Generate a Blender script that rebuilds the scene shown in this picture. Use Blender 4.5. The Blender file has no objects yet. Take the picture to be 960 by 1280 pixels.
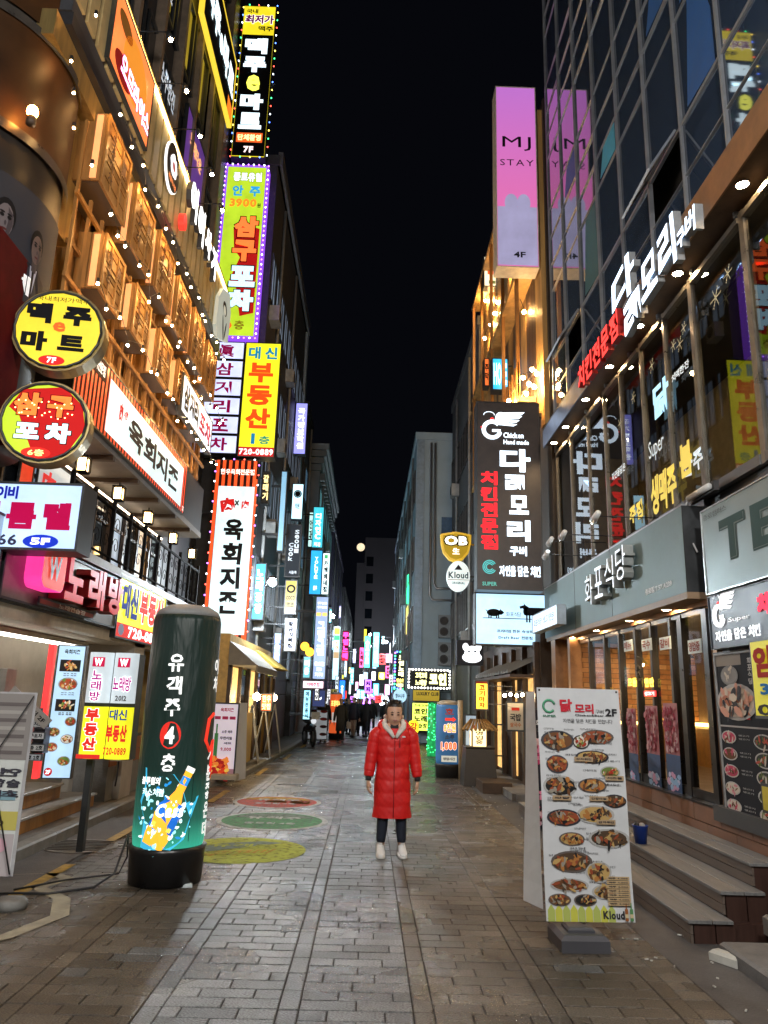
import bpy, math, random
from mathutils import Vector, Matrix
random.seed(7)
R = math.radians
S = bpy.context.scene
COL = S.collection

# ------------------------------------------------------------------ camera
F_PX = 935.0
CAM_H = 1.75
UY = Vector((460-480, 872-640, F_PX)).normalized()             # street direction in image axes
_vv = -(F_PX*F_PX-20*110)/232.0
UZ = Vector((110, _vv, F_PX)).normalized()
UZ = (UZ-UY*UY.dot(UZ)).normalized()
UX = UZ.cross(UY)
if UX.x < 0: UX = -UX
cam_d = bpy.data.cameras.new('camera')
cam = bpy.data.objects.new('camera', cam_d); COL.objects.link(cam); S.camera = cam
cam_d.sensor_fit = 'VERTICAL'; cam_d.sensor_height = 36.0; cam_d.lens = 36.0*F_PX/1280.0
cam_d.clip_start = 0.05; cam_d.clip_end = 3000
# world axes of image right / down / forward
right = Vector((UX.x, UY.x, UZ.x)); down = Vector((UX.y, UY.y, UZ.y)); fwd = Vector((UX.z, UY.z, UZ.z))
M = Matrix((right, -down, -fwd)).transposed().to_4x4(); M.translation = Vector((0, 0, CAM_H))
cam.matrix_world = M

# ------------------------------------------------------------------ night sky
W = bpy.data.worlds.new('World'); S.world = W; W.use_nodes = True
bg = W.node_tree.nodes['Background']
bg.inputs['Color'].default_value = (0.55, 0.62, 1.0, 1); bg.inputs['Strength'].default_value = 0.0027
S.view_settings.view_transform = 'Standard'; S.view_settings.look = 'None'
S.view_settings.exposure = 0.3; S.view_settings.gamma = 1.0
S.cycles.use_denoising = True
S.cycles.sample_clamp_indirect = 3.0
S.cycles.sample_clamp_direct = 0.0
S.cycles.max_bounces = 6; S.cycles.transparent_max_bounces = 12
S.cycles.caustics_reflective = False; S.cycles.caustics_refractive = False

# ------------------------------------------------------------------ measuring: rays through photograph pixels met with real planes
def ray(px, py):
    d = Vector((px-480, py-640, F_PX)); return Vector((d.dot(UX), d.dot(UY), d.dot(UZ)))
def G(px, py, z=0.0):
    r = ray(px, py); t = (z-CAM_H)/r.z; return (r.x*t, r.y*t)
def AX(px, py, X):
    r = ray(px, py); t = X/r.x; return (r.y*t, CAM_H+r.z*t)
def AY(px, py, Y):
    r = ray(px, py); t = Y/r.y; return (r.x*t, CAM_H+r.z*t)
def rectY(q, Y):
    """q = tl, tr, br, bl pixels on the plane y=Y -> x0, x1, z0, z1"""
    a, b, c, d = [AY(q[i], q[i+1], Y) for i in (0, 2, 4, 6)]
    return ((a[0]+d[0])/2, (b[0]+c[0])/2, (c[1]+d[1])/2, (a[1]+b[1])/2)
def rectX(q, X):
    """q = near-top, far-top, far-bottom, near-bottom pixels on x=X -> ynear, yfar, z0, z1"""
    a, b, c, d = [AX(q[i], q[i+1], X) for i in (0, 2, 4, 6)]
    return ((a[0]+d[0])/2, (b[0]+c[0])/2, (c[1]+d[1])/2, (a[1]+b[1])/2)

# ------------------------------------------------------------------ materials
_MC = {}
def mat(name, base=(.5, .5, .5), rough=.6, metal=0.0, emit=None, es=0.0, vary=.25, vscale=6.0, bump=0.0, bscale=40.0, spec=.5,
        trans=0.0, alpha=1.0, coat=0.0, aniso=None, sample=True):
    if name in _MC: return _MC[name]
    m = bpy.data.materials.new(name); m.use_nodes = True
    nt = m.node_tree; N = nt.nodes; L = nt.links; b = N['Principled BSDF']
    b.inputs['Base Color'].default_value = (*base, 1); b.inputs['Roughness'].default_value = rough
    b.inputs['Metallic'].default_value = metal; b.inputs['Specular IOR Level'].default_value = spec
    b.inputs['Transmission Weight'].default_value = trans; b.inputs['Alpha'].default_value = alpha
    b.inputs['Coat Weight'].default_value = coat
    tc = N.new('ShaderNodeTexCoord'); mp = N.new('ShaderNodeMapping'); L.new(tc.outputs['Object'], mp.inputs['Vector'])
    if aniso: mp.inputs['Scale'].default_value = aniso
    if vary > 0:
        n1 = N.new('ShaderNodeTexNoise'); n1.inputs['Scale'].default_value = vscale; n1.inputs['Detail'].default_value = 5
        n1.inputs['Roughness'].default_value = .65
        L.new(mp.outputs[0], n1.inputs['Vector'])
        r = N.new('ShaderNodeMapRange'); r.inputs[1].default_value = .3; r.inputs[2].default_value = .7
        r.inputs[3].default_value = 1-vary; r.inputs[4].default_value = 1+vary*.6
        L.new(n1.outputs[0], r.inputs[0])
        if emit is None:
            v = N.new('ShaderNodeVectorMath'); v.operation = 'SCALE'; v.inputs[0].default_value = base
            L.new(r.outputs[0], v.inputs['Scale']); L.new(v.outputs[0], b.inputs['Base Color'])
            r2 = N.new('ShaderNodeMapRange'); r2.inputs[3].default_value = max(0, rough-.12); r2.inputs[4].default_value = min(1, rough+.15)
            L.new(n1.outputs[0], r2.inputs[0]); L.new(r2.outputs[0], b.inputs['Roughness'])
        else:
            v = N.new('ShaderNodeMath'); v.operation = 'MULTIPLY'; v.inputs[1].default_value = es
            L.new(r.outputs[0], v.inputs[0]); L.new(v.outputs[0], b.inputs['Emission Strength'])
    if emit is not None:
        b.inputs['Emission Color'].default_value = (*emit, 1)
        if vary <= 0: b.inputs['Emission Strength'].default_value = es
        if not sample: m.cycles.emission_sampling = 'NONE'
    if bump > 0:
        n2 = N.new('ShaderNodeTexNoise'); n2.inputs['Scale'].default_value = bscale; n2.inputs['Detail'].default_value = 4
        L.new(mp.outputs[0], n2.inputs['Vector'])
        bp = N.new('ShaderNodeBump'); bp.inputs['Strength'].default_value = bump; bp.inputs['Distance'].default_value = .01
        L.new(n2.outputs[0], bp.inputs['Height']); L.new(bp.outputs[0], b.inputs['Normal'])
    _MC[name] = m
    return m
def lit(r, g, b, s=1.6, vary=.2, sample=True):
    """backlit acrylic of a given colour"""
    s = s*.8
    return mat('lit_%.2f_%.2f_%.2f_%.1f' % (r, g, b, s), (r*.5, g*.5, b*.5), .35, emit=(r, g, b), es=s, vary=vary, vscale=2.0, sample=sample)
def ink(r, g, b, glow=0.0):
    """print on an (optionally backlit) face"""
    return mat('ink_%.2f_%.2f_%.2f_%.2f' % (r, g, b, glow), (r, g, b), .7, spec=.2, emit=(r, g, b) if glow else None, es=glow, vary=0, sample=False)
def paint(r, g, b, rough=.5, **k):
    return mat('paint_%.2f_%.2f_%.2f_%.1f' % (r, g, b, rough), (r, g, b), rough, **k)
def glass(name='window_glass', tint=(.6, .65, .7), rough=.02, mixv=.35):
    """thin glass: see-through mixed with a mirror-like gloss that grows towards grazing"""
    if name in _MC: return _MC[name]
    m = bpy.data.materials.new(name); m.use_nodes = True; nt = m.node_tree; N = nt.nodes; L = nt.links
    N.remove(N['Principled BSDF']); out = N['Material Output']
    t = N.new('ShaderNodeBsdfTransparent'); t.inputs[0].default_value = (*tint, 1)
    g = N.new('ShaderNodeBsdfGlossy'); g.inputs['Roughness'].default_value = rough; g.inputs['Color'].default_value = (.9, .95, 1, 1)
    lw = N.new('ShaderNodeLayerWeight'); lw.inputs['Blend'].default_value = mixv
    mx = N.new('ShaderNodeMixShader'); L.new(lw.outputs['Fresnel'], mx.inputs[0]); L.new(t.outputs[0], mx.inputs[1]); L.new(g.outputs[0], mx.inputs[2])
    L.new(mx.outputs[0], out.inputs['Surface']); _MC[name] = m; return m

# ------------------------------------------------------------------ mesh builder
class MB:
    def __init__(s): s.v = []; s.f = []; s.mi = []; s.mats = []; s.sm = []
    def m(s, mt):
        if mt not in s.mats: s.mats.append(mt)
        return s.mats.index(mt)
    def add(s, vs, fs, mt, xf=None, smooth=False):
        o = len(s.v); k = s.m(mt)
        s.v += [tuple(xf @ Vector(p)) if xf else tuple(p) for p in vs]
        for f in fs: s.f.append([i+o for i in f]); s.mi.append(k); s.sm.append(smooth)
        return s
    def box(s, x0, x1, y0, y1, z0, z1, mt, xf=None):
        vs = [(x, y, z) for x in (x0, x1) for y in (y0, y1) for z in (z0, z1)]
        return s.add(vs, [(0, 1, 3, 2), (4, 6, 7, 5), (0, 4, 5, 1), (2, 3, 7, 6), (0, 2, 6, 4), (1, 5, 7, 3)], mt, xf)
    def bbox(s, x0, x1, y0, y1, z0, z1, mt, b=.01, xf=None):
        """box with chamfered top edges"""
        vs = [(x0, y0, z0), (x1, y0, z0), (x1, y1, z0), (x0, y1, z0), (x0, y0, z1-b), (x1, y0, z1-b), (x1, y1, z1-b), (x0, y1, z1-b),
              (x0+b, y0+b, z1), (x1-b, y0+b, z1), (x1-b, y1-b, z1), (x0+b, y1-b, z1)]
        fs = [(8, 9, 10, 11), (0, 1, 5, 4), (1, 2, 6, 5), (2, 3, 7, 6), (3, 0, 4, 7), (4, 5, 9, 8), (5, 6, 10, 9), (6, 7, 11, 10), (7, 4, 8, 11)]
        return s.add(vs, fs, mt, xf)
    def quad(s, a, b, c, d, mt, xf=None): return s.add([a, b, c, d], [(0, 1, 2, 3)], mt, xf)
    def prism(s, pts, y0, y1, mt, xf=None, smooth=False):
        """pts (x,z) counter-clockwise seen from -y, extruded y0..y1"""
        n = len(pts); vs = [(p[0], y0, p[1]) for p in pts]+[(p[0], y1, p[1]) for p in pts]
        fs = [tuple(range(n)), tuple(range(2*n-1, n-1, -1))]+[(i, i+n, (i+1) % n+n, (i+1) % n) for i in range(n)]
        return s.add(vs, fs, mt, xf)
    def disc(s, cx, cz, rx, rz, y0, y1, mt, n=24, xf=None, a0=0):
        return s.prism([(cx+rx*math.cos(a0+2*math.pi*i/n), cz+rz*math.sin(a0+2*math.pi*i/n)) for i in range(n)], y0, y1, mt, xf)
    def flat(s, pts, y, mt, xf=None): return s.add([(p[0], y, p[1]) for p in pts], [tuple(range(len(pts)))], mt, xf)
    def ell(s, cx, cz, rx, rz, y, mt, n=20, rot=0, jit=0.0):
        P = []
        for i in range(n):
            a = 2*math.pi*i/n; k = 1+random.uniform(-jit, jit); x = rx*k*math.cos(a); z = rz*k*math.sin(a)
            P.append((cx+x*math.cos(rot)-z*math.sin(rot), cz+x*math.sin(rot)+z*math.cos(rot)))
        return s.flat(P, y, mt)
    def rect(s, x0, x1, z0, z1, y, mt): return s.flat([(x0, z0), (x1, z0), (x1, z1), (x0, z1)], y, mt)
    def rings(s, rg, mt, xf=None, smooth=True, caps=True):
        """rg: list of rings, each a list of points"""
        n = len(rg[0]); vs = [p for r in rg for p in r]; fs = []
        for k in range(len(rg)-1):
            for i in range(n): j = (i+1) % n; fs.append((k*n+i, k*n+j, (k+1)*n+j, (k+1)*n+i))
        if caps: fs.append(tuple(range(n-1, -1, -1))); fs.append(tuple(range((len(rg)-1)*n, len(rg)*n)))
        return s.add(vs, fs, mt, xf, smooth)
    def lathe(s, prof, mt, c=(0, 0, 0), n=20, xf=None, sx=1, sy=1, smooth=True):
        rg = [[(c[0]+r*sx*math.cos(2*math.pi*i/n), c[1]+r*sy*math.sin(2*math.pi*i/n), c[2]+z) for i in range(n)] for r, z in prof]
        return s.rings(rg, mt, xf, smooth)
    def tube(s, pts, r, mt, n=8, xf=None, caps=True):
        pts = [Vector(p) for p in pts]; rg = []; rr = r if isinstance(r, (list, tuple)) else [r]*len(pts)
        up = Vector((0, 0, 1)); prev = None
        for i, p in enumerate(pts):
            t = (pts[min(i+1, len(pts)-1)]-pts[max(i-1, 0)]).normalized()
            if prev is None:
                a = t.cross(up); a = a.normalized() if a.length > 1e-3 else Vector((1, 0, 0))
            else:
                a = (prev-t*prev.dot(t)).normalized()
            b = t.cross(a); prev = a
            rg.append([tuple(p+(a*math.cos(2*math.pi*k/n)+b*math.sin(2*math.pi*k/n))*rr[i]) for k in range(n)])
        return s.rings(rg, mt, xf, True, caps)
    def ball(s, c, r, mt, n=12, m=8, sc=(1, 1, 1), xf=None):
        rg = []
        for k in range(m+1):
            th = math.pi*k/m; rr = max(math.sin(th), .02); z = -math.cos(th)
            rg.append([(c[0]+r*sc[0]*rr*math.cos(2*math.pi*i/n), c[1]+r*sc[1]*rr*math.sin(2*math.pi*i/n), c[2]+r*sc[2]*z) for i in range(n)])
        return s.rings(rg, mt, xf)
    def build(s, name, parent=None, loc=(0, 0, 0), rz=0, **props):
        me = bpy.data.meshes.new(name); me.from_pydata(s.v, [], s.f)
        for k in s.mats: me.materials.append(k)
        me.polygons.foreach_set('material_index', s.mi); me.polygons.foreach_set('use_smooth', s.sm); me.update()
        o = bpy.data.objects.new(name, me); COL.objects.link(o); o.location = loc; o.rotation_euler.z = rz
        if parent: o.parent = parent
        for k, v in props.items(): o[k] = v
        return o
def thing(name, label, cat, loc=(0, 0, 0), rz=0, group=None):
    o = bpy.data.objects.new(name, None); COL.objects.link(o); o.location = loc; o.rotation_euler.z = rz
    o.empty_display_size = .2; o['label'] = label; o['category'] = cat
    if group: o['group'] = group
    return o
def clone(o, parent=None, **props):
    c = o.copy(); COL.objects.link(c)
    if parent: c.parent = parent
    for ch in list(o.children): clone(ch, c)
    for k, v in props.items(): c[k] = v
    return c

# ------------------------------------------------------------------ lettering (built-in font turned into meshes, glyph by glyph)
TMP = bpy.data.scenes.new('glyph_scratch'); _GL = {}
def glyph(ch, bold):
    k = (ch, bold)
    if k not in _GL:
        cu = bpy.data.curves.new('g', 'FONT'); cu.body = ch; cu.resolution_u = 2; cu.offset = bold
        o = bpy.data.objects.new('g', cu); TMP.collection.objects.link(o); vl = TMP.view_layers[0]; vl.update()
        me = bpy.data.meshes.new_from_object(o.evaluated_get(vl.depsgraph))
        vs = [(v.co.x, v.co.y) for v in me.vertices]; fs = [tuple(p.vertices) for p in me.polygons]
        bpy.data.objects.remove(o); bpy.data.meshes.remove(me)
        _GL[k] = (vs, fs, (min(v[0] for v in vs), max(v[0] for v in vs), min(v[1] for v in vs), max(v[1] for v in vs)) if vs else None)
    return _GL[k]
def put_glyph(mb, ch, bold, x0, x1, z0, z1, y, mt, ext=0.0, rot=0.0, shear=0.0, fit=True, side=None, brush=0.0):
    d_ = max(0.0, min(bold, .11 if ch not in 'e14567' else .05)-.035)*.8
    if d_ > .004:
        X_, Z_ = d_*(x1-x0), d_*(z1-z0)
        for k_i, (qx, qz) in enumerate(((-1, -1), (1, -1), (1, 1), (-1, 1))):
            put_glyph(mb, ch, .03, x0+X_+qx*X_*.98, x1-X_+qx*X_*.98, z0+Z_+qz*Z_*.98, z1-Z_+qz*Z_*.98, y-ext-.0006*(k_i+1), mt, 0.0, rot, shear, fit, side, 0)
        if ext > 0: put_glyph(mb, ch, .03, x0, x1, z0, z1, y, side or mt, ext, rot, shear, fit, side, 0)
        return
    bold = .03 if bold >= .02 else 0.0
    vs, fs, bb = glyph(ch, bold)
    if not bb: return
    w, h = bb[1]-bb[0], bb[3]-bb[2]; sx, sz = (x1-x0)/w, (z1-z0)/h
    if not fit: sx = sz = min(sx, sz)
    cx, cz = (x0+x1)/2, (z0+z1)/2; mx, mz = (bb[0]+bb[1])/2, (bb[2]+bb[3])/2; P = []
    for a, b in vs:
        x = (a-mx)*sx; z = (b-mz)*sz; x += z*shear
        if brush: z += brush*h*sz*math.sin(x/(w*sx)*5+a*3); x += brush*w*sx*math.sin(z/(h*sz)*6)
        P.append((cx+x*math.cos(rot)-z*math.sin(rot), cz+x*math.sin(rot)+z*math.cos(rot)))
    mb.add([(p[0], y-ext, p[1]) for p in P], fs, mt)
    if ext > 0:
        ed = {}
        for f in fs:
            for i in range(len(f)):
                e = (f[i], f[(i+1) % len(f)]); ed[e] = ed.get(e, 0)+1
        bd = [e for e in ed if (e[1], e[0]) not in ed]; n = len(P)
        mb.add([(p[0], y-ext, p[1]) for p in P]+[(p[0], y, p[1]) for p in P], [(e[1], e[0], e[0]+n, e[1]+n) for e in bd], side or mt)
def put_text(mb, txt, x0, x1, z0, z1, y, mt, bold=.03, ext=0.0, vert=False, gap=.06, outline=None, brush=0.0, jit=0.0, shear=0.0, side=None, obold=.04):
    """txt fitted to the box: horizontal keeps each glyph's own advance, vertical gives each glyph a cell"""
    if vert:
        n = len(txt); ch_ = (z1-z0)/n
        for i, c in enumerate(txt):
            if c == ' ': continue
            zt = z1-ch_*i; sm = .55 if c in '.,-' else 1
            j = random.uniform(-jit, jit)
            if outline: put_glyph(mb, c, bold+obold, x0-.05*(x1-x0), x1+.05*(x1-x0), zt-ch_*(1-gap*.3), zt-ch_*gap*.3, y+.0035, outline, rot=j)
            put_glyph(mb, c, bold, x0, x1, zt-ch_*(1-gap), zt-ch_*gap, y, mt, ext, rot=j, brush=brush, side=side, shear=shear)
        return
    adv = []; x = 0.0; items = []
    lo, hi = 9, -9
    for c in txt:
        if c == ' ': x += .3; continue
        vs, fs, bb = glyph(c, .03 if bold >= .02 else 0.0)
        if not bb: continue
        items.append((c, x, x+bb[1]-bb[0], bb)); x += bb[1]-bb[0]+gap+.0; lo = min(lo, bb[2]); hi = max(hi, bb[3])
    if not items: return
    tot = items[-1][2]; sx = (x1-x0)/tot; sz = (z1-z0)/(hi-lo)
    for c, a, b, bb in items:
        j = random.uniform(-jit, jit)
        bx = (x0+a*sx, x0+b*sx, z0+(bb[2]-lo)*sz, z0+(bb[3]-lo)*sz)
        if outline: put_glyph(mb, c, bold+obold, bx[0]-obold*sx, bx[1]+obold*sx, bx[2]-obold*sz, bx[3]+obold*sz, y+.0035, outline, rot=j)
        put_glyph(mb, c, bold, *bx, y, mt, ext, rot=j, brush=brush, side=side, shear=shear)

# ------------------------------------------------------------------ a sign: local x across, z up, face towards local -y at y=0
BLACK = lambda: paint(.02, .02, .022, .4)
STEEL = lambda: mat('dark_steel', (.06, .065, .07), .4, .6)
class Sign:
    def __init__(s, name, label, cat, loc, w, h, d=.18, rz=0, face=None, frame=None, group=None, fr=.025, back=True, rim=True):
        s.t = thing(name, label, cat, loc, rz, group); s.w, s.h, s.d = w, h, d
        frame = frame or STEEL()
        if back:
            b = MB(); b.box(0, w, .004, d, 0, h, frame); b.build('casing', s.t)
        if face: b = MB(); b.rect(fr, w-fr, fr, h-fr, 0, face); b.build('face_panel', s.t)
        if rim:
            b = MB()
            for q in ((0, w, 0, fr), (0, w, h-fr, h), (0, fr, fr, h-fr), (w-fr, w, fr, h-fr)):
                b.box(q[0], q[1], -.012, .004, q[2], q[3], frame)
            b.build('frame', s.t)
        s.tx = MB(); s.pr = MB()
    def P(s, u0, v0, u1, v1, m, lift=1):       # printed field (v up)
        s.pr.rect(u0*s.w, u1*s.w, v0*s.h, v1*s.h, -.003*lift, m); return s
    def E(s, u, v, ru, rv, m, lift=2, **k):
        s.pr.ell(u*s.w, v*s.h, ru*s.w, rv*s.h, -.003*lift, m, **k); return s
    def poly(s, pts, m, lift=2): s.pr.flat([(u*s.w, v*s.h) for u, v in pts], -.003*lift, m); return s
    def T(s, txt, u0, v0, u1, v1, m, lift=4, **k):
        put_text(s.tx, txt, u0*s.w, u1*s.w, v0*s.h, v1*s.h, -.003*lift, m, **k); return s
    def done(s):
        if s.pr.v: s.pr.build('printed_field', s.t)
        if s.tx.v: s.tx.build('lettering', s.t)
        return s.t
def signY(name, label, cat, q, Y, d=.25, **k):
    x0, x1, z0, z1 = rectY(q, Y); return Sign(name, label, cat, (x0, Y, z0), x1-x0, z1-z0, d, **k)
def signL(name, label, cat, q, X, d=.15, **k):       # on the left wall, facing +x
    y0, y1, z0, z1 = rectX(q, X); return Sign(name, label, cat, (X, y0, z0), y1-y0, z1-z0, d, rz=R(90), **k)
def signR(name, label, cat, q, X, d=.15, **k):       # on the right wall, facing -x (q: near first)
    y0, y1, z0, z1 = rectX(q, X); return Sign(name, label, cat, (X, y1, z0), y1-y0, z1-z0, d, rz=R(-90), **k)
# ------------------------------------------------------------------ ground
def struct(o): o['kind'] = 'structure'; return o
asph = mat('worn_asphalt', (.085, .08, .078), .7, vary=.45, vscale=3, bump=.6, bscale=60)
conc = mat('dirty_concrete', (.16, .155, .15), .7, vary=.4, vscale=4, bump=.4, bscale=50)
kerbm = mat('kerb_stone', (.22, .22, .21), .6, vary=.35, vscale=5, bump=.3)
b = MB(); b.quad((-400, -60, -.03), (400, -60, -.03), (400, 900, -.03), (-400, 900, -.03), asph); struct(b.build('ground'))
joint = mat('brick_joint', (.03, .028, .026), .8, vary=.4, vscale=8)
pave_far = bpy.data.materials.new('far_paving'); pave_far.use_nodes = True
nt = pave_far.node_tree; N = nt.nodes; L = nt.links; bs = N['Principled BSDF']
tc = N.new('ShaderNodeTexCoord'); br = N.new('ShaderNodeTexBrick'); br.inputs['Scale'].default_value = 1
br.inputs['Brick Width'].default_value = .22; br.inputs['Row Height'].default_value = .147; br.inputs['Mortar Size'].default_value = .006
br.inputs['Color1'].default_value = (.17, .155, .14, 1); br.inputs['Color2'].default_value = (.13, .125, .12, 1); br.inputs['Mortar'].default_value = (.03, .03, .03, 1)
L.new(tc.outputs['Object'], br.inputs['Vector']); L.new(br.outputs[0], bs.inputs['Base Color']); bs.inputs['Roughness'].default_value = .45
b = MB(); b.quad((-2.5, 36, -.002), (2.2, 36, -.002), (2.2, 200, -.002), (-2.5, 200, -.002), pave_far); struct(b.build('far_pavement'))
b = MB(); b.quad((-3.08, -4, -.012), (2.2, -4, -.012), (2.2, 36, -.012), (-3.08, 36, -.012), joint)
pavement = struct(b.build('pavement'))
def brickmat(name, c, r):
    m = mat(name, c, r, vary=.8, vscale=70, bump=1.0, bscale=80)
    nt = m.node_tree; N = nt.nodes; L = nt.links; p = N['Principled BSDF']; src = p.inputs['Base Color'].links[0].from_socket
    ge = N.new('ShaderNodeNewGeometry'); n = N.new('ShaderNodeTexNoise'); n.inputs['Scale'].default_value = 1.1; n.inputs['Detail'].default_value = 6; L.new(ge.outputs['Position'], n.inputs['Vector'])
    r_ = N.new('ShaderNodeMapRange'); r_.inputs[1].default_value = .3; r_.inputs[2].default_value = .7; r_.inputs[3].default_value = .45; r_.inputs[4].default_value = 1.25; L.new(n.outputs[0], r_.inputs[0])
    v = N.new('ShaderNodeVectorMath'); v.operation = 'SCALE'; L.new(src, v.inputs[0]); L.new(r_.outputs[0], v.inputs['Scale']); L.new(v.outputs[0], p.inputs['Base Color'])
    n3 = N.new('ShaderNodeTexNoise'); n3.inputs['Scale'].default_value = .8; n3.inputs['Detail'].default_value = 7; L.new(ge.outputs['Position'], n3.inputs['Vector'])
    r3 = N.new('ShaderNodeMapRange'); r3.inputs[1].default_value = .38; r3.inputs[2].default_value = .62; r3.inputs[3].default_value = .16; r3.inputs[4].default_value = .5; L.new(n3.outputs[0], r3.inputs[0]); L.new(r3.outputs[0], p.inputs['Roughness']); return m
GREY = [brickmat('grey_brick_a', (.17, .178, .183), .36), brickmat('grey_brick_b', (.125, .131, .135), .3), brickmat('grey_brick_c', (.22, .226, .23), .42)]
BRWN = [brickmat('brown_brick_a', (.125, .103, .078), .33), brickmat('brown_brick_b', (.092, .076, .058), .28), brickmat('brown_brick_c', (.158, .134, .105), .38)]
bcount = 0; bmesh_cache = {}; stuffb = MB()
def brick_at(x0, x1, y0, y1, grey):
    global bcount
    g = .0038; k = random.choice((0, 0, 0, 1, 1, 2)); mt = (GREY if grey else BRWN)[k]
    w, h = x1-x0-2*g, y1-y0-2*g; cx, cy = (x0+x1)/2, (y0+y1)/2
    if w < .02: return
    dz = random.uniform(-.0035, .0015)
    p = cam_ok(cx, cy)
    if p and bcount < 300:
        bcount += 1
        key = (round(w, 2), round(h, 2), grey, k)
        if key not in bmesh_cache:
            q = MB(); q.bbox(-w/2, w/2, -h/2, h/2, -.012, 0, mt, .004); bmesh_cache[key] = q.build('brick', pavement); o = bmesh_cache[key]
        else:
            o = bmesh_cache[key].copy(); COL.objects.link(o)
        o.location = (cx, cy, dz)
    else:
        stuffb.bbox(x0+g, x1-g, y0+g, y1-g, -.012, dz, mt, .004)
def cam_ok(x, y):
    v = Vector((x, y, -CAM_H)); zc = v.x*UX.z+v.y*UY.z+v.z*UZ.z
    if zc < .5: return False
    u = 480+F_PX*(v.x*UX.x+v.y*UY.x+v.z*UZ.x)/zc; w = 640+F_PX*(v.x*UX.y+v.y*UY.y+v.z*UZ.y)/zc
    return -12 < u < 972 and w < 1296
PIT = .147; row = 0; y = 3.4
while y < 36:
    for k in range(-2, 6):                          # strips between the lengthwise bands
        xa = -1.96+.06+.78*(k+0)
        xb = xa+.66
        if xa < -3.0: xa = -3.0
        grey = (-1.2 < xa < -.8) or k in (2,)
        off = (.33, .165, .33, .22, .3, .11)[(row+k*2) % 6]; xs = [xa]; t = xa+off
        while t < xb-.06: xs.append(t); t += .33
        xs.append(xb)
        if xs[-1] > 2.2: xs = [q for q in xs if q < 2.2]+[2.2]
        for i in range(len(xs)-1): brick_at(xs[i], xs[i+1], y, y+PIT, grey or random.random() < .06)
    if row % 2 == 0:
        for k in range(-1, 6):
            c = -1.96+.78*k
            if -3.0 < c < 2.15: brick_at(c-.06, c+.06, y, y+2*PIT, k in (1, 2))
    y += PIT; row += 1
stuffb.build('paving_bricks', pavement, kind='stuff')
# strip left of the first band, gutters, kerbs
b = MB()
Lk = [(-3.58, -4), (-3.58, 12.6), (-2.95, 15.2), (-2.62, 17.5), (-2.42, 28), (-2.42, 120)]
for (xa, ya), (xb, yb) in zip(Lk, Lk[1:]):
    b.quad((xa, ya, -.004), (-3.08+.0 if ya < 15 else -2.2, ya, -.004), (-3.08 if yb < 15 else -2.2, yb, -.004), (xb, yb, -.004), asph)
struct(b.build('gutter'))
b = MB(); b.quad((2.2, -4, -.004), (3.7, -4, -.004), (3.7, 120, -.004), (2.2, 120, -.004), asph); struct(b.build('asphalt_strip'))
b = MB()
for (xa, ya), (xb, yb) in zip(Lk, Lk[1:]):
    n = max(1, int((yb-ya)/1.0))
    n = min(n, 30)
    for i in range(n):
        t0, t1 = i/n, (i+1)/n-.006/max(.2, (yb-ya)/n)/n
        p = [(xa+(xb-xa)*t0, ya+(yb-ya)*t0), (xa+(xb-xa)*t1, ya+(yb-ya)*t1)]
        vs = []
        for (x, yy) in p: vs += [(x, yy, -.03), (x, yy, .1), (x-.02, yy, .12), (x-.16, yy, .12), (x-.16, yy, -.03)]
        b.add(vs, [(0, 1, 6, 5), (1, 2, 7, 6), (2, 3, 8, 7), (3, 4, 9, 8), (0, 4, 3, 2, 1), (5, 6, 7, 8, 9)], kerbm)
struct(b.build('kerb'))
b = MB()
for (xa, ya), (xb, yb) in zip(Lk, Lk[1:]):
    b.quad((xa-.16, ya, .116), (xb-.16, yb, .116), (-9, yb, .116), (-9, ya, .116), conc)
struct(b.build('sidewalk'))
b = MB(); b.box(2.75, 3.6, 14.3, 110, -.02, .12, conc); struct(b.build('right_sidewalk'))
# yellow kerb-side line, worn, in dashes
ylw = mat('worn_yellow_paint', (.42, .29, .06), .6, vary=.6, vscale=7)
b = MB()
for ya, yb, x in ((6.2, 8.4, -3.0), (9.3, 11.4, -3.03), (13.2, 14.8, -2.55), (17.6, 19.3, -2.42), (22, 24, -2.3), (27, 29, -2.25)):
    b.quad((x-.06, ya, .004), (x+.06, ya, .004), (x+.06, yb, .004), (x-.06, yb, .004), ylw)
struct(b.build('yellow_line'))
# round adverts of projected light, the light painted as patchy colour
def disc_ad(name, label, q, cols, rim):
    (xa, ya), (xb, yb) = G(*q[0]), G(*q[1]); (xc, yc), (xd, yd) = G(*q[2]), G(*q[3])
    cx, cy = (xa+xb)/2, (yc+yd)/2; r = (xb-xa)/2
    t = thing(name, label, 'painted light advert', (cx, cy, .004), 0, 'round advertisements on the paving')
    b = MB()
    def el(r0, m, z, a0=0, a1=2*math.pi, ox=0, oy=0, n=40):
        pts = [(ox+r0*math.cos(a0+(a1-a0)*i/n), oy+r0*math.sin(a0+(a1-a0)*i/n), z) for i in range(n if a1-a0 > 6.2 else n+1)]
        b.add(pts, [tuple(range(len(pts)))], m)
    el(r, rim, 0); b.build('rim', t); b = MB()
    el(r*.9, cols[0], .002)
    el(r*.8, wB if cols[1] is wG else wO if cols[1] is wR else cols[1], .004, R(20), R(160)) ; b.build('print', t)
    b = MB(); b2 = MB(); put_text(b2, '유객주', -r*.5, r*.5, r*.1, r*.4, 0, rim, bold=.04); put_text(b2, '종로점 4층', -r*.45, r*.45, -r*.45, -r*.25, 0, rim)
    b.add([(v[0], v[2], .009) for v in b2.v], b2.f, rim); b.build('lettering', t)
    return t, r
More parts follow.
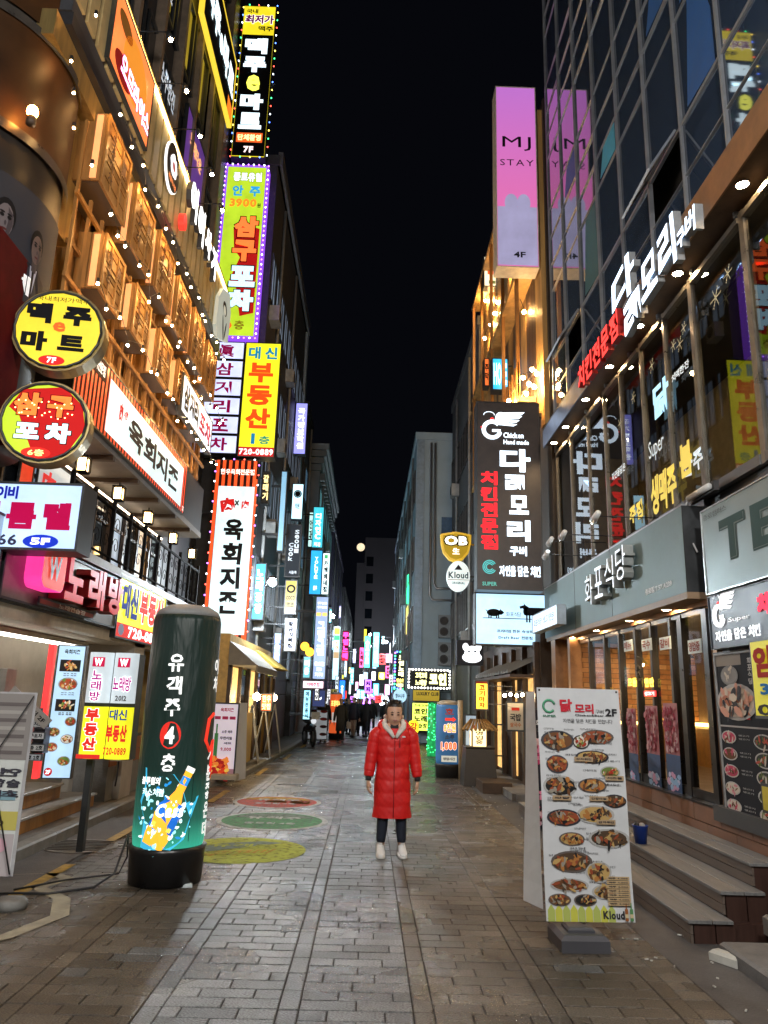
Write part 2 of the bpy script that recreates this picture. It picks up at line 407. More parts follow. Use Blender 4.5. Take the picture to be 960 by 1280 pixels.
def gobo_paint(name, c):  # patchy colour and alpha stand in for the projected logo light
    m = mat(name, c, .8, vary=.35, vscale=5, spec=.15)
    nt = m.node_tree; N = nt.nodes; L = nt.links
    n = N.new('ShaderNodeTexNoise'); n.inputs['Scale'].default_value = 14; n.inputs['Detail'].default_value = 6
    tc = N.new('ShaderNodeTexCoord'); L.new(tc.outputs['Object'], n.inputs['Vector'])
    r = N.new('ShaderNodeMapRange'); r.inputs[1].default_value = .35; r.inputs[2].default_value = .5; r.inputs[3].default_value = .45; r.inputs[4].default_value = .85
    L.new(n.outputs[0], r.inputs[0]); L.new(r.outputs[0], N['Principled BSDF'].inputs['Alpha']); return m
wR, wG, wY = gobo_paint('gobo_red', (.5, .1, .08)), gobo_paint('gobo_green', (.12, .34, .18)), gobo_paint('gobo_lime', (.46, .54, .08))
wW, wO, wB = gobo_paint('gobo_white', (.6, .66, .7)), gobo_paint('gobo_orange', (.5, .3, .04)), gobo_paint('gobo_greyblue', (.2, .28, .25))
t, r = disc_ad('ground_advert', 'red round projected-light advert painted on the paving, farthest of the three', [(289, 1003), (402, 1003), (345, 996), (345, 1010)], (wR, wR), wW)
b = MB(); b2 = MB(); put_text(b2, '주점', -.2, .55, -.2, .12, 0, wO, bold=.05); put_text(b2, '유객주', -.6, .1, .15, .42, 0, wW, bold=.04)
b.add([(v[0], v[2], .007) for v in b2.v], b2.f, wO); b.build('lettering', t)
t, r = disc_ad('ground_advert', 'green round projected-light advert with a pale rim, painted on the paving', [(267, 1027), (410, 1027), (340, 1018), (340, 1035)], (wG, wB), wW)
t, r = disc_ad('ground_advert', 'lime yellow round projected-light advert with a grey stripe, painted on the paving, nearest of the three', [(215, 1062), (383, 1062), (320, 1050), (300, 1077)], (wY, wY), wY)
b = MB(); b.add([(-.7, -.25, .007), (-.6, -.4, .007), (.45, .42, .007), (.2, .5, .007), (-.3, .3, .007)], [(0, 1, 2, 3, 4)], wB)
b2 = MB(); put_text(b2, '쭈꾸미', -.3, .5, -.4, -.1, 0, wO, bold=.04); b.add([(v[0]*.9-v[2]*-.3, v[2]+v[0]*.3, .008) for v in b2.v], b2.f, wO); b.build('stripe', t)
# manhole covers
mh = mat('cast_iron', (.12, .115, .11), .42, .7, vary=.4, vscale=12, bump=.5)
def manhole(x, y, rx, ry, label):
    t = thing('manhole_cover', label, 'manhole cover', (x, y, .004))
    b = MB(); n = 32
    P = [(rx*math.cos(2*math.pi*i/n), ry*math.sin(2*math.pi*i/n), 0) for i in range(n)]
    Q = [(p[0]*.88, p[1]*.88, .003) for p in P]
    b.add(P+Q, [(i, (i+1) % n, (i+1) % n+n, i+n) for i in range(n)], kerbm); b.build('ring', t)
    b = MB(); b.add([(p[0]*.86, p[1]*.86, .004) for p in P], [tuple(range(n))], mh)
    for i in range(-3, 4):
        b.box(-rx*.7, rx*.7, i*ry*.22-.012, i*ry*.22+.012, .004, .009, mh)
    b.build('cover', t)
manhole(*G(410, 990), .27, .27, 'small round iron manhole cover in the middle of the street')
manhole(-3.25, 9.35, .42, .4, 'dark oval drain cover beside the left kerb')
# curved concrete marks round the pole base at left
t = thing('traffic_bollard_base', 'grey rounded concrete block at the left edge of the street', 'concrete block', (-2.86, 6.75, 0))
b = MB(); b.lathe([(.12, 0), (.12, .06), (.1, .08), (.02, .08)], kerbm, n=20, sx=1.1); b.build('block', t)
b = MB()
pts = [(-3.3, 7.9), (-2.95, 8.0), (-2.72, 7.8), (-2.85, 7.45), (-2.5, 7.1), (-2.32, 6.6), (-2.5, 6.0), (-2.75, 5.7), (-2.9, 5.4)]
vs = []
for i, (x, y) in enumerate(pts): vs += [(x, y, .004), (x-.14, y-.03, .004)]
b.add(vs, [(2*i, 2*i+1, 2*i+3, 2*i+2) for i in range(len(pts)-1)], mat('worn_cream_line', (.3, .27, .19), .6, vary=.4)); struct(b.build('curved_line'))
# litter: cigarette ends and scraps
lit_m = paint(.5, .5, .47, .7)
t = MB(); random.seed(3)
for k in range(110):
    if k < 24: x, y = random.uniform(2.0, 2.75), random.uniform(4.7, 6.6)
    elif k < 80: x, y = random.uniform(1.7, 2.5), random.uniform(11, 17)
    elif k < 105: x, y = random.uniform(-3.0, -2.2), random.uniform(9, 20)
    else: x, y = random.uniform(-2.6, 2.1), random.uniform(4.6, 22)
    a = random.uniform(0, 3.14); l = random.uniform(.006, .017); w = random.uniform(.003, .005)
    t.box(-l, l, -w, w, .001, .009, lit_m, Matrix.Translation((x, y, .004)) @ Matrix.Rotation(a, 4, 'Z'))
t.build('litter', kind='stuff', label='white cigarette ends and paper scraps scattered over the paving', category='litter')
b = MB(); b.bbox(-.11, .11, -.05, .05, 0, .07, mat('pale_block', (.5, .5, .46), .7), .02)
o = b.build('stone_block', None, (2.6, 5.85, 0), R(-60)); o['label'] = 'pale broken block lying by the stone step at right'; o['category'] = 'block'
b = MB(); b.bbox(-.06, .06, -.03, .03, 0, .03, mat('paper_box', (.6, .68, .7), .6), .01)
o = b.build('paper_scrap', None, (G(232, 1109)[0], G(232, 1109)[1], 0.002), .2); o['label'] = 'crumpled white packet on the paving in front of the green inflatable column'; o['category'] = 'litter'
# ------------------------------------------------------------------ globe lamps: one wall lamp in view, the others added for fill
def seen_or_added_lamp(label, x, y, h, arm, power, col=(.82, .93, 1), gr=.16, pole=True):
    t = thing('seen_or_added_lamp', label, 'street lamp', (x, y, 0), 0, 'street lamps')
    b = MB(); b.lathe([(.11, 0), (.11, .5), (.07, .55), (.055, h)], STEEL(), n=12)
    if pole: b.build('pole', t)
    b = MB(); b.tube([(0, 0, h-.1), (arm*.5, 0, h+.12), (arm, 0, h+.1)], .03, STEEL()); b.build('arm', t)
    b = MB(); b.ball((arm, 0, h), gr, mat('lamp_globe_%d' % power, (.8, .8, .8), .3, emit=col, es=power, vary=0), 16, 10)
    b.build('globe', t)
    b = MB(); b.lathe([(.12, h+.12), (.1, h+.17), (.02, h+.19)], STEEL(), (arm, 0, 0)); b.build('cap', t)
# bulbs
WARM = mat('warm_bulb', (1, .8, .5), .3, emit=(1, .56, .19), es=500, vary=0)
WARMG = mat('warm_globe', (1, .8, .6), .3, emit=(1, .74, .42), es=90, vary=0)
def bulb(parent, p, r=.028, mt=None, socket=True):
    b = MB(); b.ball((0, 0, 0), r, mt or WARM, 8, 6)
    o = b.build('bulb', parent); o.location = p
    if socket:
        s = MB(); s.box(-.015, .015, -.015, .015, r*.8, r*.8+.06, BLACK()); s.build('socket', o)
    return o

XL = -3.75
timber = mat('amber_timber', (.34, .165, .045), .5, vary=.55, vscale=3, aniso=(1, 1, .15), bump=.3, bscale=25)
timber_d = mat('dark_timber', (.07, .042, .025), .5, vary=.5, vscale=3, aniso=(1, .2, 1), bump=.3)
darkwall = mat('dark_facade', (.035, .036, .04), .45, vary=.4, vscale=2)
tan = mat('beige_wall', (.42, .38, .32), .7, vary=.2, vscale=2)
gold = mat('brass_cladding', (.5, .36, .14), .32, .7, vary=.3, vscale=3, aniso=(4, 4, .3))
glassd = mat('dark_window', (.012, .016, .022), .06, vary=0, spec=.9)
frm = mat('window_frame', (.12, .125, .13), .35, .7, vary=.2)
silver = mat('aluminium', (.42, .44, .47), .35, .75, vary=.15)

lb = thing('corner_building', 'tall building at left with timber balcony, striped banner band and dark upper windows', 'building', (-4.6, 8, 0))
def lp(name, mb, **k):
    o = mb.build(name, lb, **k); o.location = (4.6, -8, 0); return o
b = MB(); b.box(-14, -4.75, 7.0, 16.2, 0, 26, darkwall); lp('wall', b)
b = MB(); b.box(-14, -4.3, -6, 7.0, 3.3, 26, darkwall); lp('wall', b)
# ground floor shop recess
b = MB(); b.box(-4.75, -4.7, 2, 12.9, .12, 2.45, tan); b.box(-4.7, -3.8, 12.35, 12.9, .12, 2.5, tan); lp('shop_wall', b)
b = MB(); b.box(-4.7, -3.8, 4, 13.9, 2.45, 2.6, mat('cream_trim', (.5, .45, .36), .5)); lp('lintel', b)
b = MB(); b.box(-4.75, -3.78, 4, 16.2, 2.6, 3.38, darkwall); lp('fascia_core', b)
b = MB(); b.box(-4.75, -3.72, 8.9, 16.2, 3.38, 3.5, mat('balcony_edge', (.3, .27, .24), .5)); lp('balcony_floor', b)
b = MB(); b.box(-4.75, -3.8, 8.6, 16.2, 5.05, 5.16, mat('soffit_board', (.2, .19, .18), .5))
lp('soffit', b)
for k in range(6):
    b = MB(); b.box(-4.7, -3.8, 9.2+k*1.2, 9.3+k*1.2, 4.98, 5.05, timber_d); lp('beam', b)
b = MB(); b.box(-4.75, -3.82, 8.6, 16.2, 5.16, 6.15, darkwall); lp('banner_core', b)
t = thing('fill_tube', 'long tube added under the lintel to brighten the left shop recess', 'tube light', (-4.35, 6.5, 2.36)); b = MB(); b.tube([(0, 0, 0), (0, 5.2, 0)], .02, mat('cool_tube', (1, 1, 1), .3, emit=(1, .93, .8), es=9, vary=0), 8); b.build('tube', t); b = MB(); b.box(-.04, .04, 0, 5.2, .02, .08, paint(.6, .6, .58)); b.build('housing', t)  # tube added to brighten the recess wall
t = thing('fill_tube', 'long fluorescent tube under the balcony soffit', 'tube light', (-4.5, 9.2, 4.9)); b = MB(); b.tube([(0, 0, 0), (0, 6.5, 0)], .016, mat('warm_tube', (1, 1, 1), .3, emit=(1, .75, .5), es=6, vary=0), 8); b.build('tube', t)
# steps at the left shop
stepm = mat('step_stone', (.4, .4, .39), .5, vary=.25, bump=.2)
for k, (xe, z, ye) in enumerate(((-3.92, .3, 11.6), (-4.15, .5, 10.9), (-4.4, .68, 10.2))):
    b = MB(); b.box(-4.7, xe, 6, ye, .12 if k == 0 else z-.19, z-.03, timber); lp('riser', b)
    b = MB(); b.bbox(-4.7, xe+.03, 6, ye+.03, z-.03, z, stepm, .008); lp('tread', b)
# balcony doors, posters, mullions in the recess
zr0, zr1 = 3.5, 5.05
for k in range(9):
    ya = 9.0+k*.8
    b = MB(); b.box(-4.72, -4.7, ya+.05, ya+.75, zr0+.1, zr1-.1, (glassd, mat('lit_blind', (.34, .4, .46), .6, emit=(.45, .6, .8), es=.35, vary=.4, vscale=2), glassd, mat('amber_room', (.3, .2, .1), .6, emit=(.9, .5, .18), es=.45, vary=.6, vscale=2))[k % 4]); w = lp('window', b)
    b = MB()
    for q in ((ya, ya+.05), (ya+.75, ya+.8)): b.box(-4.72, -4.64, q[0], q[1], zr0, zr1, timber_d)
    b.box(-4.72, -4.66, ya+.05, ya+.75, zr0+1.05, zr0+1.1, timber_d); lp('window_frame', b)
# wrought iron railing
iron = mat('black_iron', (.008, .008, .009), .9, spec=.1)
b = MB(); b.tube([(XL, 9.0, 4.28), (XL, 16.1, 4.28)], .025, iron); b.tube([(XL, 9.0, 3.58), (XL, 16.1, 3.58)], .018, iron); lp('handrail', b)
for k in range(10):
    ya = 9.0+k*.78
    b = MB(); b.box(XL-.025, XL+.025, ya-.025, ya+.025, 3.5, 4.4, iron); lp('post', b)
    b = MB()
    for s in (-1, 1):
        for j in (0, 1):
            c = (XL, ya+.39+s*.17, 3.78+.3*j); pts = []
            for i in range(17):
                a = i/16*2.4*math.pi; r = .13*(1-i/20); pts.append((c[0], c[1]+s*r*math.cos(a), c[2]+r*math.sin(a)))
            b.tube(pts, .006, iron, 4, caps=False)
    b.tube([(XL, ya+.39, 3.58), (XL, ya+.39, 4.28)], .009, iron, 5)
    if k < 9: lp('scroll_panel', b)
for py_, pxx, vis in ((4.35, 9.2, 1), (4.33, 10.6, 1), (4.33, 12.1, 1), (4.33, 13.75, 1), (4.33, 15.3, 1)):
    t = thing('balcony_lantern', 'small warm square lantern on the balcony railing, %s' % {9.2: 'first from the left', 10.6: 'second from the left', 12.1: 'third from the left', 13.75: 'fourth from the left', 15.3: 'fifth and farthest'}[pxx], 'lantern', (XL+.02, pxx, 4.42), 0, 'lanterns along the balcony')
    b = MB(); b.box(-.07, .07, -.07, .07, 0, .02, iron); b.box(-.08, .08, -.08, .08, .2, .22, iron); b.tube([(0, 0, .22), (0, 0, .28)], .01, iron)
    for sx in (-1, 1):
        for sy in (-1, 1): b.box(sx*.07-.008, sx*.07+.008, sy*.07-.008, sy*.07+.008, .02, .2, iron)
    b.build('cage', t)
    b = MB(); b.box(-.05, .05, -.05, .05, .025, .19, mat('lantern_glow', (1, .7, .4), .4, emit=(1, .62, .22), es=16, vary=.2)); b.build('glass', t)

# striped sign band
ya, yb, z0, z1 = 8.6, rectX((125, 442, 225, 570, 238, 655, 80, 500), XL)[1], 5.12, 6.13
s = Sign('striped_sign_band', 'long red and black striped sign band with white lit panel reading 육회지존', 'sign', (XL, ya, z0), yb-ya, z1-z0, .07, rz=R(90), face=ink(.06, .015, .012))
n = 44
red_s = lit(1, .08, .02, .95)
for i in range(n): s.P((i+.1)/n, .02, (i+.62)/n, .98, red_s, 1)
u0 = (AX(137, 484, XL)[0]-ya)/(yb-ya); u1 = (AX(229, 592, XL)[0]-ya)/(yb-ya)
s.P(u0, .1, u1, .86, lit(.72, .9, .92, 1.05), 2)
s.P(.04, .7, u0-.03, .98, ink(.06, .012, .01), 2); s.T('한우육회전문점', .05, .76, u0-.04, .92, ink(1, .95, .9, .9), lift=3, bold=.03)
s.T('육회지존', u0+.16*(1), .25, u1-.06, .68, ink(.02, .015, .015), lift=4, bold=.045, brush=.02, jit=.06)
s.T('肉', u0+.08, .42, u0+.105, .7, ink(.7, .02, .02, .3), lift=4, bold=.06); s.T('×肉', u0+.115, .52, u0+.145, .68, ink(.7, .02, .02, .3), lift=4, bold=.02)
s.T('723-3702', u1+.04, .06, .97, .16, ink(1, .95, .9, .9), lift=4, bold=.03)
s.done()

# timber zone with projecting crates
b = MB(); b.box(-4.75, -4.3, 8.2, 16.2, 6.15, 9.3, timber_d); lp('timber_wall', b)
random.seed(5)
for k in range(52):
    ya = 8.25+k*.152
    b = MB(); b.box(-4.3, -4.26+random.uniform(0, .02), ya+.008, ya+.144, 6.2, 9.25, timber); lp('plank', b)
for z in (6.35, 7.2):
    for k in range(5):
        b = MB(); b.box(-4.0, -3.93, 8.4+k*1.55, 9.85+k*1.55, z, z+.07, timber); lp('rail', b)
for k in range(26):
    b = MB(); b.box(-3.98, -3.95, 8.5+k*.3, 8.56+k*.3, 6.2, 7.2, timber); lp('baluster', b)
crate_in = mat('crate_glow_board', (.5, .27, .1), .5, vary=.4, vscale=3, emit=None)
strip_em = lit(1, .42, .16, 1.15)
def crate(ya, w, z, h, d, txt, lab):
    t = thing('display_crate', lab, 'wooden crate', (XL+.1, ya, z), 0, 'timber crates on the balcony front')
    for i in range(5):                                     # front planks facing the street
        b = MB(); b.box(-.02, 0, 0+.01, w-.01, h*i/5+.013, h*(i+1)/5-.013, timber); b.build('plank', t)
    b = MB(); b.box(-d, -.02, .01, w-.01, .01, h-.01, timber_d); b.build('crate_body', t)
    for q in ((0, .07, 0, h), (w-.07, w, 0, h)): b = MB(); b.box(0, .025, *q, timber); b.build('batten', t)
    for q in ((0, .06), (h-.06, h)): b = MB(); b.box(0, .022, .07, w-.07, *q, timber); b.build('batten', t)
    for i in range(4):
        b = MB(); b.box(-d+d*i/4+.005, -d+d*(i+1)/4-.005, -.018, .01, .02, h-.02, timber); b.build('side_plank', t)
    for q in (.33, .66): b = MB(); b.box(0, .018, w*q-.015, w*q+.015, .06, h-.06, timber); b.build('cross_batten', t)
    b = MB(); b.box(.0, .018, .07, w-.07, h*.5-.015, h*.5+.015, timber); b.build('cross_batten', t)
    b = MB(); b.box(-.13, -.05, -.03, -.018, .05, h-.05, strip_em); b.build('light_strip', t)
    b = MB(); b2 = MB(); put_text(b2, txt, .18*w, .34*w, .15*h, .85*h, 0, ink(.08, .03, .02), vert=True, brush=.02)
    put_text(b2, '眞', .6*w, .8*w, .55*h, .8*h, 0, ink(.08, .03, .02))
    b2.ell(.7*w, .68*h, .14*w, .18*h, .001, ink(.5, .3, .12)) if False else None
    b.add([(.028, v[0], v[2]) for v in b2.v], b2.f, ink(.08, .03, .02)); b.build('lettering', t)
CR_ = [(8.35, .95, 8.05, 1.05, .5, '포장마차', 'first'), (9.6, .95, 7.98, 1.05, .5, '삼거리', 'second'), (10.85, .95, 8.05, 1.05, .5, '포차', 'third'), (12.1, .95, 7.98, 1.05, .5, '삼구', 'fourth'), (13.35, .95, 8.05, 1.05, .5, '대포', 'fifth'), (14.6, .95, 7.98, 1.05, .5, '안주', 'last')]
for c_ in CR_: crate(*c_[:6], '%s amber timber crate from the near end in the upper row above the striped band' % c_[6])
CL_ = [(8.75, .8, 6.75, .85, .34, '맥주', 'nearest'), (10.05, .8, 6.85, .8, .34, '소주', 'second'), (11.35, .8, 6.75, .85, .34, '막걸리', 'third'), (12.65, .8, 6.85, .8, .34, '국수', 'fourth'), (13.95, .8, 6.75, .85, .34, '전', 'farthest')]
for c_ in CL_: crate(*c_[:6], '%s small amber crate of the lower row above the striped band' % c_[6])
for k in range(18):
    b = MB(); b.box(-3.92, -3.88, 8.3+k*.43, 8.35+k*.43, 6.2, 9.2, timber); lp('lattice_post', b)
for z in (6.62, 7.78, 9.15):
    b = MB(); b.box(-3.88, -3.84, 8.2, 16.1, z, z+.06, timber); lp('lattice_rail', b)
for r_i, (lab_, z0_, n_, sag, xo) in enumerate((('lower string of warm bulbs hanging in front of the timber crates', 7.75, 21, .16, .32), ('upper string of warm bulbs along the tops of the timber crates', 9.15, 17, .1, .26), ('lowest string of warm bulbs along the foot of the timber lattice', 6.7, 17, .14, .28))):
    t = thing('bulb_string', lab_, 'string lights', (XL+xo, 8.3, z0_))
    wire = [(random.uniform(-.05, .05), i*7.7/n_+random.uniform(-.05, .05), -sag*(i % 2)-random.uniform(0, sag)) for i in range(n_)]
    b = MB(); b.tube(wire, .005, BLACK(), 4); b.build('wire', t)
    for p in wire: bulb(t, (p[0], p[1], p[2]-.08), .018)

# black beam, brass slat band above it
b = MB(); b.box(-4.3, XL+.03, 7.2, 16.2, 9.3, 9.48, paint(.03, .03, .034, .35)); lp('beam', b)
b = MB(); b.box(-4.3, XL, 7.2, 16.2, 9.51, 9.72, paint(.06, .062, .07, .35)); lp('beam', b)
b = MB(); b.box(-4.3, XL-.06, 7.0, 10.9, 8.95, 9.3, gold); lp('brass_panel', b)
b = MB(); b.box(-4.32, -4.0, 7.2, 8.5, 7.2, 8.95, gold); lp('brass_panel', b)
b = MB(); b.box(-4.3, XL-.02, 7.2, 16.2, 9.72, 11.1, timber_d); lp('slat_backing', b)
slat = mat('pale_gold_slat', (.55, .42, .2), .45, vary=.3, vscale=2)
for k in range(26):
    ya = 7.25+k*.345
    b = MB(); b.box(XL-.02, XL+.02, ya, ya+.25, 9.76, 11.06, slat); lp('slat', b)
b = MB(); b.box(XL-.02, XL+.08, 7.2, 16.2, 11.09, 11.14, gold); lp('trim', b)
b = MB(); b.box(XL+.02, XL+.07, 7.2, 16.2, 11.06, 11.085, lit(1, .72, .32, 9, vary=0)); lp('light_strip', b)
# things mounted on the slat band
q = rectX((155, 8, 187, 110, 172, 185, 120, 62), XL+.06)
s = Sign('orange_shop_sign', 'orange lit sign board with pink lettering above the timber crates', 'sign', (XL+.07, 8.15, 9.8), 1.75, 1.25, .05, rz=R(90), face=lit(1, .24, .06, 1.3))
s.E(.55, .5, .3, .38, ink(.85, .3, .03, .6)); s.E(.25, .75, .16, .12, ink(.3, .12, .02, .15)); s.E(.3, .22, .2, .16, ink(.35, .01, .01, .2))
s.T('오므라이스', .22, .12, .95, .42, ink(1, .75, .95, 1.6), lift=8, bold=.05, outline=ink(.6, .0, .2, .3), jit=.1); s.done()
t = thing('round_logo_sign', 'round dark logo sign with white bear face on the gold slat band', 'sign', (XL+.08, 11.05, 10.42), R(90))
b = MB(); b.disc(0, 0, .36, .42, -.06, 0, paint(.06, .05, .045, .4), 28); b.build('plate', t)
b = MB(); b.disc(0, 0, .38, .44, -.05, -.01, lit(1, 1, .95, 1.6), 28); b.build('rim', t)
b = MB(); b.ell(0, .03, .2, .2, -.065, ink(1, 1, 1, 1.2), jit=.12); b.ell(0, .02, .09, .08, -.068, ink(.6, .2, .2, .4)); put_text(b, '족발야시장', -.22, .22, -.33, -.22, -.066, ink(1, .3, .1, .8)); b.build('print', t)
t = thing('brush_letter_sign', 'white brush lettering with a red mark standing off the gold slat band', 'sign', (XL+.08, 11.75, 9.85), R(90))
for i, c in enumerate('이여사가'):
    b = MB(); put_glyph(b, c, .07, .0+i*.62, .5+i*.62, .3-.1*(i % 2), 1.0-.05*i, -.1, ink(1, 1, 1, 2.2), ext=.1, side=paint(.05, .05, .05), brush=.03); b.build('letter', t)
b = MB(); b.disc(.15, .12, .12, .16, -.1, 0, lit(1, .05, .03, 1.2), 16); b.build('red_mark', t)
q = rectX((238, 318, 270, 312, 268, 388, 235, 385), XL)
t = thing('round_portrait_sign', 'pale grey rounded sign with a brush drawn figure beyond the slat band', 'sign', (XL+.1, 14.9, 9.45), R(90))
b = MB(); b.prism([(0, .1), (.25, -.1), (1.3, .3), (1.35, 1.1), (1.1, 1.45), (.4, 1.2), (.05, .8)], -.08, 0, lit(.62, .68, .6, .55)); b.build('plate', t)
b = MB(); b.ell(.7, .85, .22, .16, -.084, ink(.03, .03, .03)); b.ell(.68, .8, .14, .11, -.087, ink(.6, .65, .58, .4)); b.ell(.66, .35, .06, .3, -.084, ink(.03, .03, .03), rot=.4)
b.ell(.9, .4, .05, .25, -.084, ink(.03, .03, .03), rot=-.3); b.build('print', t)

# upper dark facade: window rows
for r_ in range(5):
    for k in range(6):
        ya, za = 8.0+k*1.36, 11.6+r_*2.6
        b = MB(); b.box(-4.3, -4.24, ya, ya+1.2, za, za+1.8, glassd); w = lp('window', b)
        b = MB()
        for q in ((ya, ya+.05, za, za+1.8), (ya+1.15, ya+1.2, za, za+1.8), (ya+.58, ya+.62, za+.05, za+1.75), (ya+.05, ya+1.15, za, za+.05), (ya+.05, ya+1.15, za+1.75, za+1.8)):
            b.box(-4.24, -4.2, q[0], q[1], q[2], q[3], frm)
        b.build('frame', w)
b = MB(); b.box(-4.75, -4.3, 7.0, 16.2, 11.12, 26, darkwall); lp('upper_wall', b)
brown = mat('brown_cladding', (.2, .15, .11), .5, vary=.3)
b = MB(); b.box(-14, -4.85, 16.25, 20.2, 0, 25, darkwall); lp('rear_wall', b)
for k in range(8): b = MB(); b.box(-4.3, -4.1, 7.6+k*1.2, 7.72+k*1.2, 11.12, 25, brown); lp('pilaster', b)
# lamps on outriggers up the facade
for i, (px_, py_, Y_) in enumerate(((210, 40, 10.2), (230, 105, 11.2), (247, 162, 12.4), (262, 210, 13.2), (275, 255, 14.0))):
    x_, z_ = AY(px_, py_, Y_); t = thing('arm_floodlight', 'small floodlight on a long thin arm on the left facade, %s' % ('topmost', 'second from the top', 'third from the top', 'fourth from the top', 'lowest')[i], 'floodlight', (-4.2, Y_, z_), 0, 'floodlights on arms')
    L_ = x_+4.2
    b = MB(); b.tube([(0, 0, 0), (L_, 0, 0)], .012, BLACK(), 5); b.build('arm', t)
    b = MB(); b.tube([(L_, 0, 0), (L_+.06, 0, -.14)], [.035, .07], STEEL(), 8); b.build('shade', t); bulb(t, (L_+.06, 0, -.15), .035, socket=False)

# rounded corner tower at the far left with poster
cyl = thing('rounded_corner_tower', 'dark rounded tower at the far left with amber window and wrapped poster', 'building tower', (-5.08, 7.6, 4.3))
cr = 1.22
def arc(r, z0, z1, a0, a1, m, n=22):
    b = MB(); vs = []
    for i in range(n+1):
        a = R(a0+(a1-a0)*i/n); vs += [(r*math.cos(a), r*math.sin(a), z0), (r*math.cos(a), r*math.sin(a), z1)]
    b.add(vs, [(2*i, 2*i+2, 2*i+3, 2*i+1) for i in range(n)], m, smooth=True); return b
zb = lambda yy: AY(88, yy, 7.0)[1]-4.3
b = MB(); b.lathe([(cr, 0), (cr, zb(20)+2)], paint(.012, .01, .009, .45), n=48, smooth=True); b.build('drum', cyl)
amberp = mat('amber_bronze_panel', (.05, .02, .005), .5, .3, vary=.6, vscale=1.2)
arc(cr+.03, zb(170), zb(45), -120, 22, amberp).build('bronze_panel', cyl)
for z_ in (zb(172), zb(42)): arc(cr+.06, z_-.06, z_+.06, -125, 30, paint(.05, .045, .04, .3)).build('band', cyl)
arc(cr+.03, zb(40)+.1, zb(20)+2, -120, 12, amberp).build('bronze_panel', cyl)
arc(cr+.04, zb(358), zb(225), -130, 14, ink(.02, .02, .024, .5)).build('poster', cyl)  # poster and portrait inks carry a little added glow to stay visible
sk = ink(.12, .1, .105, .2); sh_d = ink(.05, .04, .045, .15); hr_ = ink(.006, .006, .008, .0); su = ink(.015, .015, .02, .1); wh2 = ink(.3, .3, .36, .35)
b = MB()
def onc(mb, pts, r, m): mb.add([(r*math.cos(R(a)), r*math.sin(R(a)), z) for a, z in pts], [tuple(range(len(pts)))], m)
zz = lambda yy: zb(yy)
def oval(a, z, ra, rz_, n=16): return [(a+ra*math.cos(2*math.pi*i/n), z+rz_*math.sin(2*math.pi*i/n)) for i in range(n)]
for (a, yv, k, tone) in ((-30, 280, 1.0, sk), (-9, 288, .9, ink(.1, .07, .065, .25))):
    z = zz(yv)
    onc(b, [(a-16*k, z-.75), (a+15*k, z-.78), (a+12*k, z-.3), (a+4*k, z-.2), (a-5*k, z-.2), (a-13*k, z-.3)], cr+.050, su)
    onc(b, [(a-3*k, z-.22), (a+3.4*k, z-.22), (a+1.4*k, z-.5), (a, z-.62), (a-1*k, z-.5)], cr+.053, wh2)
    onc(b, [(a-1*k, z-.27), (a+1*k, z-.27), (a+.8*k, z-.6), (a-.4*k, z-.6)], cr+.056, hr_)
    onc(b, [(a-2.4*k, z-.1), (a+2.4*k, z-.1), (a+2.2*k, z-.27), (a-2*k, z-.27)], cr+.056, sh_d)
    onc(b, oval(a, z+.06, 5.6*k, .2*k), cr+.058, hr_)
    onc(b, oval(a, z, 4.4*k, .19*k), cr+.061, tone)
    onc(b, [(a+.8*k, z+.16*k), (a+3.6*k, z+.1*k), (a+4.2*k, z-.02), (a+2.8*k, z-.15*k), (a+.9*k, z-.18*k), (a+1.6*k, z)], cr+.063, sh_d)
    for q in (-1, 1): onc(b, oval(a+q*1.9*k, z+.04*k, 1.15*k, .022*k, 8), cr+.066, hr_); onc(b, oval(a+q*1.9*k, z+.075*k, 1.4*k, .012*k, 8), cr+.066, hr_)
    onc(b, oval(a+.2, z-.035*k, .6*k, .03*k, 8), cr+.066, sh_d); onc(b, oval(a, z-.105*k, 1.5*k, .014*k, 8), cr+.066, ink(.08, .02, .02, .1))
b.build('portrait_print', cyl)
b2 = MB(); put_text(b2, '신세계', 0, 1, 0, 1, 0, ink(.8, .8, .8, .5), bold=.02); b = MB()
b.add([((cr+.06)*math.cos(R(-52+42*v[0])), (cr+.06)*math.sin(R(-52+42*v[0])), zz(350)+.22*v[2]) for v in b2.v], b2.f, ink(.8, .8, .8, .5)); b.build('lettering', cyl)
t = thing('wall_lamp', 'amber glowing lamp on the bronze panel of the rounded tower', 'lamp', (*[(-5.0+(cr+.14)*math.cos(R(-30))), 7.55+(cr+.14)*math.sin(R(-30))], AY(42, 120, 6.6)[1]))
b = MB(); b.ball((0, 0, .04), .06, mat('amber_lamp', (1, .6, .3), .3, emit=(1, .36, .06), es=70, vary=.2), 12, 8, (1, 1, 1.3)); b.build('bulb', t)
b = MB(); b.lathe([(.05, -.12), (.05, -.03), (.02, -.02)], timber_d, n=12); b.build('holder', t)
t = thing('bulb_string', 'string of tiny warm bulbs round the edge of the rounded tower', 'string lights', (-3.66, 7.2, 7.6))
for i, (px_, py_) in enumerate(((87, 72), (90, 112), (90, 156), (113, 203), (118, 15))):
    x_, z_ = AY(px_, py_, 7.15); bulb(t, (x_+3.66, 0, z_-7.6), .014)
# maroon awning with white grille below the poster
t = thing('maroon_awning', 'dark maroon wall panel with white grille behind the round signs', 'panel', (-4.25, 6.4, 4.2))
b = MB(); b.box(0, .4, 0, 1.1, 0, 2.05, mat('maroon_fabric', (.09, .008, .01), .95, spec=.05)); b.build('panel', t)
for k in range(6): b = MB(); b.box(.1+k*.05, .12+k*.05, -.04, 0, 1.2, 1.75, paint(.6, .6, .6)); b.build('bar', t)
